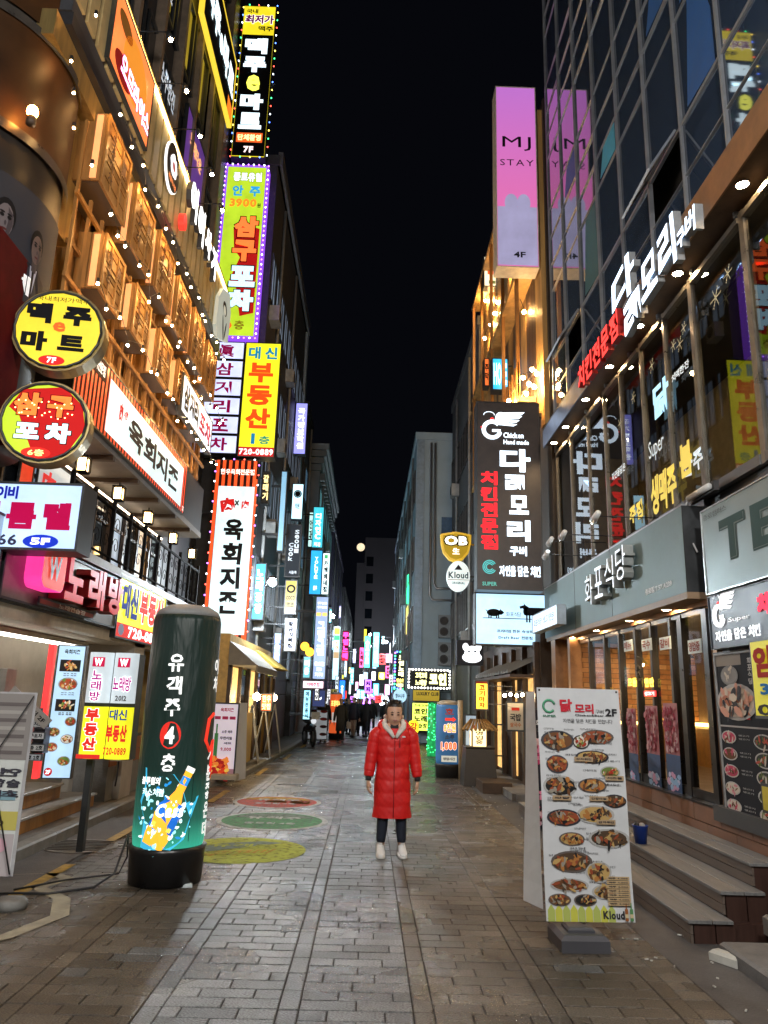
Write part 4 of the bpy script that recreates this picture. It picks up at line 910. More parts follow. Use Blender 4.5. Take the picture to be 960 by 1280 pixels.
s.T('한우육회전문점', .12, .92, .9, .95, ink(1, .95, .9, 1), bold=.03); s.T('肉', .18, .73, .5, .8, ink(.75, .02, .02, .4), bold=.07, jit=.2); s.T('×', .5, .76, .6, .79, k_); s.T('肉', .66, .745, .83, .79, ink(.75, .02, .02, .4), bold=.03)
s.T('육회지존', .3, .22, .74, .7, ink(.012, .012, .014), vert=True, bold=.05, brush=.025, jit=.04); s.T('723-3702', .3, .045, .78, .07, ink(1, .95, .9, 1), bold=.03); s.done()
bulbs_round(s.t, s.w, s.h, [cold, redd, viod], .28, .022)
for z_ in (3.6, 6.5, 9.5, 13, 17, 20.5): b = MB(); b.box(-4.85, -3.6, YT+.15, YT+.25, z_, z_+.08, STEEL()); lp('sign_bracket', b)
# diagonal-looking wall sign high up, and the lit sign over the far crates
s = signL('wall_sign', 'black yellow-edged wall sign 맥주 e 마트 high on the left facade', 'sign', (272, -60, 298, 115, 285, 137, 245, -10), -3.9, .1, face=ink(.01, .01, .012), frame=mat('gold_edge', (.7, .5, .05), .4, emit=(1, .7, .05), es=.8, vary=0), fr=.05)
s.T('맥주e마트', .05, .3, .95, .75, ink(.8, .95, 1, 1.4), bold=.08); s.P(.82, .05, .98, .25, ink(.9, .2, .02, 1), 2); s.done()
s = Sign('pojangmacha_sign', 'white slanted lit sign 삼거리포차 at the far end of the timber crates', 'sign', (XL+.15, 12.9, 6.75), 2.6, .75, .1, rz=R(90), face=lit(.8, .85, .95, 1.4)); s.T('삼거리', .05, .15, .5, .85, k_, bold=.06, brush=.03); s.T('포차', .55, .15, .95, .8, ink(.4, .01, .05, .3), bold=.05, brush=.03); s.done()
s = Sign('violet_sign', 'violet lit strip sign on the upper left facade behind the vertical signs', 'sign', (-4.15, 13.2, 11.3), 1.7, 2.4, .08, rz=R(90), face=lit(.16, .06, .35, .6)); s.T('노래타운', .2, .7, .8, .85, ink(.9, .5, .2, .8), bold=.05); s.done()
for i, (yy_, zz_, tx_) in enumerate(((10.6, 14.4, '라멘'), (11.4, 12.6, '소주한잔'), (9.8, 11.9, '호프'))):
    s = Sign('window_lettering', 'white lettering %s on a dark upper window of the left facade, %s' % (tx_, ('highest', 'middle one', 'lowest')[i]), 'window sign', (-4.19, yy_, zz_), 1.1, .6, .01, rz=R(90), rim=False, back=False, group='upper window lettering'); s.T(tx_, .05, .1, .95, .9, ink(.7, .8, .9, .5), bold=.04); s.done()
# poster panels on the balcony recess: 肉x肉
s = Sign('balcony_poster', 'white poster with red 肉 marks behind the balcony railing', 'poster', (-4.62, 9.9, 3.62), 1.5, 1.3, .02, rz=R(90), face=lit(.65, .75, .8, .5)); s.T('肉×肉', .1, .5, .9, .85, ink(.7, .03, .03, .4), bold=.05); s.T('육회지존', .1, .1, .9, .4, k_, bold=.04, brush=.03); s.done()
s = Sign('red_balcony_poster', 'narrow red lit strip at the near end of the balcony', 'poster', (-4.6, 9.35, 3.6), .4, 1.35, .02, rz=R(90), face=lit(.9, .06, .02, .7)); s.done()
# ------------------------------------------------------------------ right building: glass tower over shops
XR = 3.6
rb = thing('glass_front_building', 'tall dark glass building at right with aluminium grid, shops in its lower floors', 'building', (6, 8, 0))
def rp2(name, mb, parent=None, **k):
    o = mb.build(name, parent or rb, **k)
    if not parent: o.location = (-6, -8, 0)
    return o
mirror = mat('tower_glass', (.03, .05, .09), .03, vary=0, spec=1.0, coat=.6)
inner = mat('interior_dark', (.03, .028, .026), .7, vary=.3)
b = MB(); b.box(4.1, 14, 2.0, 14.25, 6.55, 30, inner); b.box(XR+.02, 4.1, 14.15, 14.25, 0, 30, darkwall); b.box(4.1, 14, 14.1, 14.25, 0, 6.5, mat('dim_interior', (.3, .26, .15))); rp2('core_wall', b)
MY = [2.4, 3.45, 4.5, 5.55, 6.6, 7.65, 8.7, 9.8, 10.9, 12.0, 13.08, 14.12]
MZ = [6.9, 7.9, 8.62, 10.15, 10.75, 11.4, 12.1, 13.4, 14.0, 14.65, 15.35, 16.7, 17.3, 18.0, 18.6, 20, 21.3]
bluep = mat('blue_blind', (.02, .1, .32), .5, vary=.15); cyp = mat('cyan_blind', (.04, .32, .5), .5, vary=.15)
open_bays = {(5, 1), (9, 1)}
random.seed(9)
for i in range(3, len(MY)-1):
    for j in range(len(MZ)-1):
        if (i, j) in open_bays: continue
        b = MB(); t_ = random.uniform(-.006, .006); u_ = random.uniform(-.005, .005)
        b.quad((XR+t_, MY[i+1]-.03, MZ[j]+.03), (XR-t_, MY[i]+.03, MZ[j]+.03), (XR-t_+u_, MY[i]+.03, MZ[j+1]-.03), (XR+t_+u_, MY[i+1]-.03, MZ[j+1]-.03), mirror)
        o = rp2('glass_pane', b)
for (i, j, m_) in ((4, 2, bluep), (4, 3, bluep), (5, 4, bluep), (7, 3, cyp), (4, 4, bluep), (8, 2, mat('teal_blind', (.03, .12, .14), .5, vary=.3)), (9, 5, bluep)):
    b = MB(); b.quad((XR-.006, MY[i+1]-.2, MZ[j]+.1), (XR-.006, MY[i]+.12, MZ[j]+.05), (XR-.006, MY[i]+.12, MZ[j+1]-.05), (XR-.006, MY[i+1]-.4, MZ[j+1]-.05), glass('blue_reflective_film', (.1, .2, .5), .2) if False else m_); rp2('blind', b)
for yy in MY:
    b = MB(); b.box(XR-.03, XR+.02, yy-.026, yy+.026, 6.6, 21.3, silver); b.box(XR-.038, XR-.03, yy-.01, yy+.01, 6.6, 21.3, silver); rp2('mullion', b)
for j, z in enumerate(MZ):
    th = .045 if j in (2, 7, 11, 0) else .014
    for i in range(len(MY)-1):
        b = MB(); b.box(XR-.02, XR+.02, MY[i]+.03, MY[i+1]-.03, z-th/2, z+th/2, silver); rp2('transom', b)
for (i, j) in open_bays:       # top-hung windows pushed open
    w_ = MY[i+1]-MY[i]-.08; h_ = MZ[j+1]-MZ[j]-.04
    b = MB(); b.quad((XR+.3, MY[i+1]-.03, MZ[j]), (XR+.3, MY[i]+.03, MZ[j]), (XR+.3, MY[i]+.03, MZ[j+1]), (XR+.3, MY[i+1]-.03, MZ[j+1]), inner); rp2('window_opening', b)
    t = MB(); X_ = Matrix.Translation((XR-.05, MY[i]+.04, MZ[j+1]-.02)) @ Matrix.Rotation(R(32), 4, 'Y')
    for q in ((0, w_, -h_, -h_+.04), (0, w_, -.04, 0), (0, .04, -h_+.04, -.04), (w_-.04, w_, -h_+.04, -.04)): t.box(-.03, .0, q[0], q[1], q[2], q[3], silver, X_)
    t.box(-.02, -.015, .04, w_-.04, -h_+.04, -.04, mirror, X_); t.box(-.01, .0, w_*.3, w_*.32, -h_, -h_*.5, STEEL(), X_); rp2('open_sash', t)
# canopy beam with downlights
b = MB(); b.box(3.3, XR+.3, 5.0, 13.9, 6.66, 6.72, mat('canopy_soffit', (.16, .1, .06), .4, .4, vary=.3)); rp2('canopy_soffit', b)
b = MB(); b.box(3.28, 3.3, 5.0, 9.4, 6.6, 7.0, mat('copper_panel', (.36, .2, .1), .35, .6, vary=.25)); rp2('canopy_face', b)
b = MB(); b.box(3.28, 3.3, 9.4, 13.9, 6.6, 6.95, mat('blue_steel_panel', (.2, .27, .42), .35, .6, vary=.35, vscale=4)); rp2('canopy_face', b)
b = MB(); b.box(3.3, XR, 5.0, 13.9, 6.98, 7.02, STEEL()); rp2('canopy_top', b)
DL = mat('downlight_glow', (1, .8, .6), .3, emit=(1, .66, .34), es=240, vary=0)
def downlight(x, y, z, r, label, grp):
    t = thing('downlight', label, 'downlight', (x, y, z), 0, grp)
    b = MB(); b.lathe([(r, -.004), (r*.98, -.006), (r*.5, -.012), (.003, -.013)][::-1], DL, n=16); b.build('lens', t)
    b = MB(); b.lathe([(r*1.0, -.002), (r*1.25, -.012), (r*1.3, 0)], silver, n=16); b.build('trim_ring', t)
ords = ['nearest', 'second from the near end', 'third from the near end', 'fourth from the near end', 'fifth from the near end', 'sixth from the near end', 'farthest']
for i, yy in enumerate((6.17, 7.73, 9.0, 10.26, 11.53, 12.83, 13.7)):
    downlight(3.45, yy, 6.655, .055, 'round warm downlight under the upper canopy, %s' % ords[i], 'canopy downlights')
# channel letters over the canopy
ltr = mat('ice_white_acrylic', (.7, .8, .9), .3, emit=(.62, .78, 1), es=2.6, vary=.05); retn = mat('grey_return', (.26, .27, .28), .4)
t = thing('channel_letters', 'big ice white channel letters 닭모리구버 standing above the upper canopy', 'sign lettering', (3.27, 9.23, 6.42), R(-90))
# local x grows towards the camera
off = 0
for c, x0, x1, z0, z1 in (('다', 0, .86, .43, 1.03), ('ㄺ', .42, 1.0, -.02, .38), ('모', 1.06, 1.56, .08, .58), ('리', 1.62, 2.1, .02, .64), ('구', 2.14, 2.34, .08, .3), ('버', 2.36, 2.6, .08, .36)):
    b = MB(); put_glyph(b, c, .03, x0, x1, z0, z1, 0, ltr, ext=.09, side=retn, rot=random.uniform(-.06, .06), brush=.03); b.build('letter', t)
t = thing('channel_letters', 'red channel letters 치킨전문점 standing above the far end of the upper canopy', 'sign lettering', (3.27, 11.0, 6.52), R(-90))
redl = mat('red_neon_face', (.8, .03, .03), .3, emit=(1, .05, .04), es=1.8, vary=.05); redr = mat('red_return', (.4, .015, .015), .4)
for i, c in enumerate('치킨전문점'):
    b = MB(); put_glyph(b, c, .03, i*.4, .34+i*.4, .02, .42, 0, redl, ext=.09, side=redr); b.build('letter', t)
# second floor glazing
gl2 = glass('shop_glass', (.7, .7, .66), .015, .3)
b = MB(); b.box(5.2, 5.25, 4.5, 14.1, 3.9, 6.6, mat('dim_interior', (.3, .26, .15), .6, vary=.4, vscale=1)); rp2('inner_wall', b)
b = MB(); b.box(XR+.02, 5.2, 4.5, 14.1, 3.95, 4.0, inner); b.box(XR+.02, 5.2, 4.5, 14.1, 6.56, 6.6, inner); rp2('upper_slabs', b)
PY2 = [4.6, 5.4, 6.5, 7.75, 8.56, 9.4, 10.26, 11.05, 11.95, 13.05, 14.1]
brassf = mat('brass_frame', (.2, .18, .15), .3, .7, vary=.2)
for i, yy in enumerate(PY2):
    b = MB(); w_ = .045 if i in (2, 3) else .022; b.box(XR-.025, XR+.05, yy-w_, yy+w_, 3.95, 6.6, brassf); rp2('window_post', b)
for i in range(len(PY2)-1):
    b = MB(); b.quad((XR, PY2[i+1]-.03, 4.05), (XR, PY2[i]+.03, 4.05), (XR, PY2[i]+.03, 6.5), (XR, PY2[i+1]-.03, 6.5), gl2); rp2('glass_pane', b)
    b = MB(); b.box(XR-.04, XR+.04, PY2[i]+.05, PY2[i+1]-.05, 6.5, 6.56, brassf); b.box(XR-.04, XR+.04, PY2[i]+.05, PY2[i+1]-.05, 3.95, 4.05, frm); rp2('window_rail', b)
for i, (yy, zz_) in enumerate(((5.6, 6.3), (7.2, 6.3), (9.6, 6.3), (12.4, 6.3))):
    t = thing('pendant_lamp', 'dim warm ceiling lamp behind the second floor glass, %s' % ('nearest', 'second from the near end', 'third from the near end', 'farthest')[i], 'pendant lamp', (4.4, yy, zz_), 0, 'second floor lamps'); b = MB(); b.lathe([(.1, 0), (.04, .08), (.015, .1)], BLACK(), n=12); b.build('shade', t); bulb(t, (0, 0, -.01), .04, mat('dim_pendant', (1, .8, .6), .3, emit=(1, .72, .36), es=90, vary=0), socket=False)
# window decals: snowflakes and stars, writing
snow = ink(.5, .46, .3, .25)
t = thing('snowflake_decals', 'gold snowflake and star window decorations on the second floor glass', 'window decoration', (XR-.055, 8, 4))
b = MB()
for (px_, py_, s_) in ((895, 372, .13), (850, 430, .1), (815, 457, .1), (792, 497, .09), (775, 530, .09), (910, 342, .1), (842, 432, .08), (855, 410, .08)):
    y_, z_ = AX(px_, py_, XR-.05); y_ -= 8; z_ -= 4
    for k in range(6):
        a = k*math.pi/3; c, s2 = math.cos(a), math.sin(a)
        b.add([(0, y_-s_*.08*s2, z_+s_*.08*c), (0, y_+s_*c, z_+s_*s2), (0, y_+s_*.08*s2, z_-s_*.08*c)], [(0, 1, 2)], snow)
        for q in (.55, .8):
            for d_ in (-.6, .6):
                p0 = (y_+s_*q*c, z_+s_*q*s2); p1 = (p0[0]+s_*.25*math.cos(a+d_), p0[1]+s_*.25*math.sin(a+d_))
                b.add([(0, p0[0]-.006, p0[1]-.004), (0, p1[0], p1[1]), (0, p0[0]+.006, p0[1]+.004)], [(0, 1, 2)], snow)
b.build('decals', t)
def decal(px_, py_, w_, h_, txt, m, lab, rot=0.2, **k):
    y_, z_ = AX(px_, py_, XR-.06); t = thing('window_lettering', lab, 'window lettering', (XR-.06, y_+w_/2, z_), R(-90), 'lettering on the second floor glass')
    b = MB(); put_text(b, txt, 0, w_, -h_/2, h_/2, 0, m, jit=rot, **k); b.build('lettering', t)
gld = ink(.75, .6, .12, .55); whd = ink(.7, .8, .85, .45)
decal(829, 612, .8, .5, '생맥주', gld, 'gold brush lettering on the second floor window above the grey fascia', .12, bold=.045, brush=.02)
decal(857, 574, .34, .4, '봄', gld, 'single gold brush character on the second floor window', .2, bold=.06)
decal(826, 497, .5, .45, '닭', ink(.4, .7, .85, .8), 'small light blue character on the second floor window', .1, bold=.05)
decal(850, 464, .5, .1, '치맥한잔', whd, 'thin white slanted line of lettering high on the second floor window')
decal(820, 560, .5, .3, 'Super', whd, 'white script lettering on the second floor window', bold=.0)
decal(773, 590, .6, .12, '자연을담은', whd, 'thin white slanted lettering left of the gold lettering')
decal(795, 640, .5, .25, '주점', gld, 'dim gold lettering low on the second floor window', bold=.05)
decal(866, 578, .5, .25, '안주', whd, 'pale lettering low on the second floor window near the wide post')

# grey fascia 화포식당
fasc = mat('zinc_fascia', (.13, .2, .205), .5, .2, vary=.22, vscale=2.5)
fy0, fy1, fz0, fz1 = 7.8, 14.3, 2.93, 3.87
s = Sign('restaurant_fascia', 'blue grey metal fascia with standing letters 화포식당 over the folding glass doors', 'shop fascia', (3.33, fy1, fz0), fy1-fy0, fz1-fz0, .26, rz=R(-90), face=fasc, rim=False, fr=.002)
for u in (.33, .62): b = MB(); b.box(u*s.w-.004, u*s.w+.004, -.004, .002, 0, s.h, BLACK()); b.build('panel_joint', s.t)
b = MB(); b.box(0, s.w, .004, .05, s.h+.001, s.h+.02, silver); b.build('cap_strip', s.t)
whl = paint(.72, .76, .78, .35)
for i, c in enumerate('화포식당'):
    x_ = s.w*.50+i*.48
    b = MB(); put_glyph(b, c, .015, x_, x_+.38, .22+.05*i, .66+.05*i, -.02, mat('letter_white_glow', (.8, .85, .88), .35, emit=(.8, .9, 1), es=.55, vary=0), ext=.13, side=mat('letter_side', (.3, .33, .33), .4), brush=.012); b.build('letter', s.t)
s.T('종로점 T.57.A239', .82, .12, .945, .2, ink(.75, .78, .8, .2), bold=.03, gap=.05); s.done()
s2 = Sign('small_light_box', 'small slim white light box sign mounted on the far end of the grey fascia', 'sign', (3.05, 14.1, 3.0), 1.9, .33, .14, rz=R(-90), face=lit(.72, .88, 1, 1.2), fr=.01, frame=mat('pale_casing', (.4, .5, .6), .4))
s2.T('화포식당 생고기전문', .08, .3, .9, .7, ink(.05, .08, .1), bold=.0, shear=.1); s2.done()
b = MB(); b.box(XR-.27, XR+.3, 7.8, 14.2, 2.86, 2.93, mat('soffit_panel', (.3, .2, .12), .5, vary=.2)); rp2('soffit', b)
for i, yy in enumerate((8.74, 10.02, 11.51, 12.9)):
    downlight(3.47, yy, 2.855, .05, 'round warm downlight in the soffit above the folding doors, %s' % ords[i if i < 3 else 6], 'soffit downlights')
b = MB(); b.box(XR-.02, XR+.3, 7.8, 14.1, 3.85, 3.95, darkwall); b.box(XR+.02, XR+.3, 7.8, 14.1, 2.93, 3.85, darkwall); rp2('spandrel', b)
# small silver floodlights on rods over the fascia
for i, (px_, py_) in enumerate(((704, 668), (688, 676), (745, 645), (683, 693))):
    y_, z_ = AX(px_, py_, 2.75)
    t = thing('rod_spotlight', 'small silver spotlight on a long thin rod above the grey fascia, %s' % ('second from the top', 'third from the top', 'topmost', 'lowest')[i], 'spotlight', (2.75, y_, z_), 0, 'rod spotlights above the fascia')
    b = MB(); b.tube([(.86, 0, 0), (0, 0, 0)], .008, BLACK(), 5); b.build('rod', t)
    b = MB(); b.tube([(0, .12, -.03), (0, -.1, .02)], [.05, .035], paint(.75, .78, .8, .2), 8); b.build('head', t)
    b = MB(); b.ball((0, .13, -.035), .035, mat('cool_flood', (1, 1, 1), .3, emit=(.85, .95, 1), es=60, vary=0), 8, 6); b.build('lamp', t)
# ground floor: folding glass doors, brick interior
bronz = mat('door_frame_dark', (.025, .024, .025), .3, .6)
posts = [8.0, 8.66, 8.95, 9.58, 10.15, 10.82, 11.5, 12.3, 13.2, 14.0]
FZ = .8
gl3 = glass('door_glass', (.92, .92, .9), .02, .12)
for i, yy in enumerate(posts):
    b = MB(); w_ = .06 if i < 2 else .03; b.box(XR-.03, XR+.06, yy-w_, yy+w_, FZ, 2.78, bronz); rp2('door_post', b)
for i in range(len(posts)-1):
    b = MB(); b.quad((XR, posts[i+1]-.03, FZ+.1), (XR, posts[i]+.03, FZ+.1), (XR, posts[i]+.03, 2.74), (XR, posts[i+1]-.03, 2.74), gl3); rp2('glass_pane', b)
    b = MB(); b.box(XR-.02, XR+.04, posts[i]+.065, posts[i+1]-.035, FZ, FZ+.1, bronz); b.box(XR-.02, XR+.04, posts[i]+.065, posts[i+1]-.035, 2.74, 2.8, bronz); rp2('door_rail', b)
copper_ = mat('bronze_reveal', (.3, .16, .08), .35, .5, vary=.3)
b = MB(); b.box(XR-.0, XR+.1, 7.8, 7.93, FZ, 2.85, copper_); b.box(XR-.05, XR+.1, 7.8, 14.1, 2.8, 2.86, copper_); rp2('door_reveal', b)
b = MB(); b.box(XR-.26, XR+.02, 13.6, 13.9, .1, 2.86, copper_); b.box(XR-.18, XR+.02, 12.9, 13.05, FZ, 2.86, copper_); rp2('copper_pier', b)
b = MB(); b.box(XR+.06, 6.1, 6.4, 14.1, FZ-.05, FZ, mat('restaurant_floor', (.09, .07, .05), .35)); b.box(XR+.06, 6.1, 6.4, 14.1, 2.86, 2.9, inner); b.box(XR+.1, 6.1, 13.95, 14.05, FZ, 2.86, mat('mortar', (.14, .1, .07), .8)); rp2('interior_shell', b)
bwl = MB(); bwl.box(6.0, 6.1, 6.4, 14.0, FZ, 2.86, mat('mortar', (.14, .1, .07), .8)); core = rp2('interior_brick_wall', bwl)
ob = [mat('warm_brick_%d' % i, c, .7, vary=.3) for i, c in enumerate(((.5, .26, .11), (.42, .2, .08), (.56, .33, .16)))]
nb = 0
for r_ in range(15):
    for k in range(20):
        xa = XR+.1+k*.22+(.11 if r_ % 2 else 0)
        if xa > 6.0: continue
        b = MB(); b.box(xa+.006, xa+.214, 13.92, 13.95, 1.5+r_*.09+.006, 1.5+r_*.09+.084, random.choice(ob)); b.build('brick', core); nb += 1
b = MB(); b.box(5.9, 5.98, 6.5, 13.9, 1.42, 1.48, lit(1, .62, .18, 9.0)); b.box(XR+.12, 5.9, 13.84, 13.92, 1.42, 1.47, lit(1, .62, .18, 9.0)); rp2('light_cove', b)
b = MB(); b.box(XR+.12, 5.5, 13.75, 13.94, FZ, 1.4, mat('amber_counter', (.3, .16, .05), .4, vary=.3)); b.box(5.6, 5.97, 6.5, 13.9, FZ, 1.4, mat('amber_counter', (.3, .16, .05), .4, vary=.3)); rp2('counter', b)
for i, yy in enumerate((7.3, 9.0, 11.2, 13.1)):
    t = thing('pendant_lamp', 'warm pendant lamp inside the restaurant behind the folding doors, %s' % ords[i if i < 3 else 6], 'pendant lamp', (4.7, yy, 2.45), 0, 'pendant lamps')
    b = MB(); b.tube([(0, 0, .12), (0, 0, .42)], .006, BLACK(), 5); b.build('cord', t); b = MB(); b.lathe([(.12, 0), (.05, .09), (.02, .12)], BLACK(), n=14); b.build('shade', t); bulb(t, (0, 0, -.01), .05, mat('pendant_bulb', (1, .8, .6), .3, emit=(1, .66, .34), es=420, vary=0), socket=False)
# neon and stickers on the doors
def door_print(px_, py_, w_, h_, txt, m, lab, plate=None, **k):
    y_, z_ = AX(px_, py_, XR-.04); t = thing('door_sign', lab, 'door sign', (XR-.04, y_+w_/2, z_), R(-90), None)
    if plate: b = MB(); b.box(0, w_, 0, .01, -h_/2, h_/2, plate); b.build('plate', t)
    b = MB(); put_text(b, txt, w_*.08, w_*.92, -h_*.35, h_*.35, -.006, m, **k); b.build('lettering', t)
yln = ink(1, .8, .1, 2.2)
door_print(791, 853, .4, .16, '모듬', yln, 'yellow glowing 모듬 lettering, left one on the folding glass doors', bold=.06)
door_print(812, 853, .38, .16, '한판', yln, 'yellow glowing 한판 lettering, right one on the folding glass doors', bold=.06)
door_print(812, 867, .4, .07, '생고기', ink(1, 1, 1, 1), 'red glowing label under the yellow door lettering', plate=lit(1, .04, .04, 1.4))
for i, (px_, py_) in enumerate(((785, 807), (808, 806), (831, 804), (868, 808))):
    door_print(px_, py_, .34, .15, ('메뉴', '국수', '갈비', '영업중')[i], ink(.3, .1, .1), 'pale notice reading %s at the top of a glass door, %s' % (('메뉴', '국수', '갈비', '영업중')[i], ('leftmost', 'second from the left', 'third from the left', 'rightmost')[i]), plate=paint(.6, .72, .75))
def meat_panel(px_, w_, lab):
    y_, z_ = AX(px_, 932, XR-.03); t = thing('meat_poster', lab, 'poster', (XR-.04, y_+w_/2, z_-.52), R(-90), 'meat posters on the doors')
    b = MB(); b.rect(0, w_, .0, .42, .003, paint(.015, .06, .18)); b.rect(0, w_, .42, 1.0, .003, paint(.35, .1, .12)); b.build('sheet', t)
    b = MB()
    for k in range(90): b.ell(random.uniform(.04, w_-.04), random.uniform(.45, .97), random.uniform(.015, .05), random.uniform(.012, .035), -.0003*k, random.choice((ink(.36, .04, .08), ink(.5, .2, .24), ink(.58, .38, .4), ink(.25, .02, .04))), n=7, jit=.3, rot=random.uniform(0, 3))
    for k in range(20): b.ell(random.uniform(.05, w_-.05), random.uniform(.03, .2), .05, .03, -.0003*k, random.choice((ink(.3, .5, .75), ink(.55, .6, .8), ink(.6, .35, .55))), n=8, jit=.3)
    b.build('print', t)
meat_panel(817, .42, 'pink marbled meat poster over a blue field inside the folding door'); meat_panel(841, .42, 'second pink marbled meat poster, right of the first, in the folding door'); meat_panel(792, .36, 'dark pink poster inside the far folding door')
t = thing('standing_board', 'dark blue leaning board inside the glass door', 'board', (4.1, 8.0, FZ)); b = MB(); b.box(-.02, .02, .1, .55, 0, .55, paint(.03, .06, .16)); b.build('board', t)

# tiled base and timber steps
tilebase = mat('terracotta_tile', (.22, .11, .065), .5, vary=.3, vscale=3)
b = MB(); b.box(XR-.1, XR+.06, 3.0, 14.2, -.03, FZ-.02, mat('base_core', (.06, .04, .03), .7)); rp2('plinth', b)
for k in range(18):
    for r_ in range(2):
        ya = 3.1+k*.62+(.31 if r_ else 0)
        b = MB(); b.box(XR-.115, XR-.1, ya+.004, ya+.616, .42+r_*.19, .6+r_*.19, tilebase); rp2('tile', b)
b = MB(); b.box(XR-.13, XR-.03, 7.8, 14.2, FZ-.02, FZ+.0, bronz); b.box(XR-.16, XR-.03, 3.0, 7.8, FZ-.12, FZ+.02, paint(.05, .055, .06)); rp2('sill', b)
deck = mat('weathered_deck', (.17, .17, .168), .55, vary=.35, vscale=5, aniso=(6, .4, 6), bump=.4, bscale=30)
deckd = mat('deck_riser', (.13, .1, .08), .55, vary=.35, vscale=5, aniso=(6, .4, 6), bump=.3)
st = thing('timber_steps', 'three long weathered timber steps in front of the right restaurant', 'steps', (2.55, 6.3, 0))
yend = 13.0
def spx(k): return
lv = [(2.53, 6.27, .165), (2.86, 6.42, .34), (3.2, 6.6, .52)]
for i, (x, y0_, z) in enumerate(lv):
    xn = lv[i+1][0] if i < 2 else 3.485
    zp = lv[i-1][2] if i else -.02
    for (xa, xb) in ((x-.02, x+(xn-x)*.5-.004), (x+(xn-x)*.5+.004, xn-.002)):
        b = MB(); b.bbox(xa-2.55, xb-2.55, y0_-6.3, yend-6.3, z-.025, z, deck, .004); b.build('tread_board', st)
    hh = (z-.025-zp)
    for j in range(2):
        b = MB(); b.box(x-2.55, x+.02-2.55, y0_+.02-6.3, yend-6.3, zp+hh*j/2+.003, zp+hh*(j+1)/2-.003, deckd); b.build('riser_board', st)
dk = mat('dark_stained_end', (.045, .02, .014), .5, vary=.3, aniso=(6, 6, .5))
n_ = 0
for (xa, xb, zt, yy) in ((2.56, 2.72, .14, 6.29), (2.73, 2.88, .14, 6.29), (2.89, 3.05, .31, 6.44), (3.06, 3.21, .31, 6.44), (3.22, 3.36, .49, 6.62), (3.37, 3.48, .49, 6.62)):
    b = MB(); b.box(xa-2.55, xb-2.55, yy-6.3, yy+.02-6.3, -.02, zt, dk); b.build('end_board', st)
b = MB(); b.box(.02, .92, .06, yend-6.3, -.02, .12, dk); b.build('stringer', st)
# stone steps at the very right
t = thing('stone_steps', 'pair of pale stone steps at the lower right corner', 'steps', (2.7, 5.2, 0))
b = MB(); b.bbox(-.08, 1.2, -1.6, .8, -.02, .1, conc, .02); b.build('step', t); b = MB(); b.bbox(.35, 1.2, -1.6, 1.0, .1, .24, conc, .02); b.build('step', t)
t = thing('blue_bin', 'blue plastic bin on the timber steps behind the menu banner', 'bin', (2.93, 8.45, .34)); b = MB(); b.lathe([(.06, 0), (.078, .17), (.086, .18), (.074, .18), (.06, .02), (.01, .02)], paint(.01, .06, .4, .3), n=20); b.build('tub', t); b = MB(); b.ball((.02, 0, .17), .035, paint(.5, .5, .48)); b.ball((-.03, .02, .17), .035, BLACK()); b.build('contents', t)

# silver sign TES, navy sign, food posters right of the fascia
s = signR('silver_sign', 'brushed silver sign panel with engraved outline capitals TES at the right edge', 'sign', (876, 640, 962, 592, 962, 721, 884, 744), 3.42, .2, face=mat('brushed_silver', (.42, .47, .47), .3, .6, vary=.12, vscale=1.5), fr=.012, frame=mat('silver_edge', (.5, .52, .53), .3, .7)) if False else None
y0_, z1_ = AX(876, 640, 3.42); _, z0_ = AX(884, 744, 3.42)[0], AX(884, 808, 3.42)[1]
zA = AX(885, 744, 3.42)[1]
W_ = y0_-3.4
s = Sign('silver_sign', 'brushed silver sign panel with outlined capitals TES at the right edge', 'sign', (3.42, y0_, zA), W_, z1_-zA, .2, rz=R(-90), face=mat('brushed_silver', (.2, .255, .255), .4, .4, vary=.12, vscale=1.5), fr=.012, frame=mat('silver_edge', (.5, .52, .53), .3, .7))
tg = ink(.05, .1, .1); tg2 = ink(.16, .22, .22)
for i, c in enumerate('TEST'):
    u0_ = .38+i*.62; 
    put_glyph(s.tx, c, .07, u0_, u0_+.52, .3*s.h, .78*s.h, -.004, tg); put_glyph(s.tx, c, .035, u0_+.02, u0_+.5, .32*s.h, .76*s.h, -.006, tg2); put_glyph(s.tx, c, .0, u0_+.045, u0_+.475, .34*s.h, .74*s.h, -.008, tg)
s.T('종로캠퍼스', .015, .86, .14, .93, ink(.1, .12, .12), bold=.0); s.done()
zB = AX(893, 812, 3.42)[1]
s = Sign('chicken_shop_sign', 'dark navy sign with white winged bird logo and red lettering below the silver sign', 'sign', (3.42, y0_-.02, zB), W_, zA-zB-.02, .2, rz=R(-90), face=mat('navy_panel', (.025, .035, .06), .35), fr=.01)
wq = ink(.85, .88, .9, .9)
def wing(mb, x, z, w, h, y, m):
    for k in range(4):
        mb.flat([(x+w*(0+.0*k), z+h*(.1+.18*k)), (x+w*(.62+.09*k), z+h*(.02+.24*k)), (x+w*(.75+.09*k), z+h*(.16+.26*k)), (x+w*(.55+.05*k), z+h*(.2+.24*k)), (x+w*.08, z+h*(.32+.18*k))], y-.0005*k, m)
    mb.ell(x+w*.18, z+h*.5, w*.2, h*.4, y-.003, m)
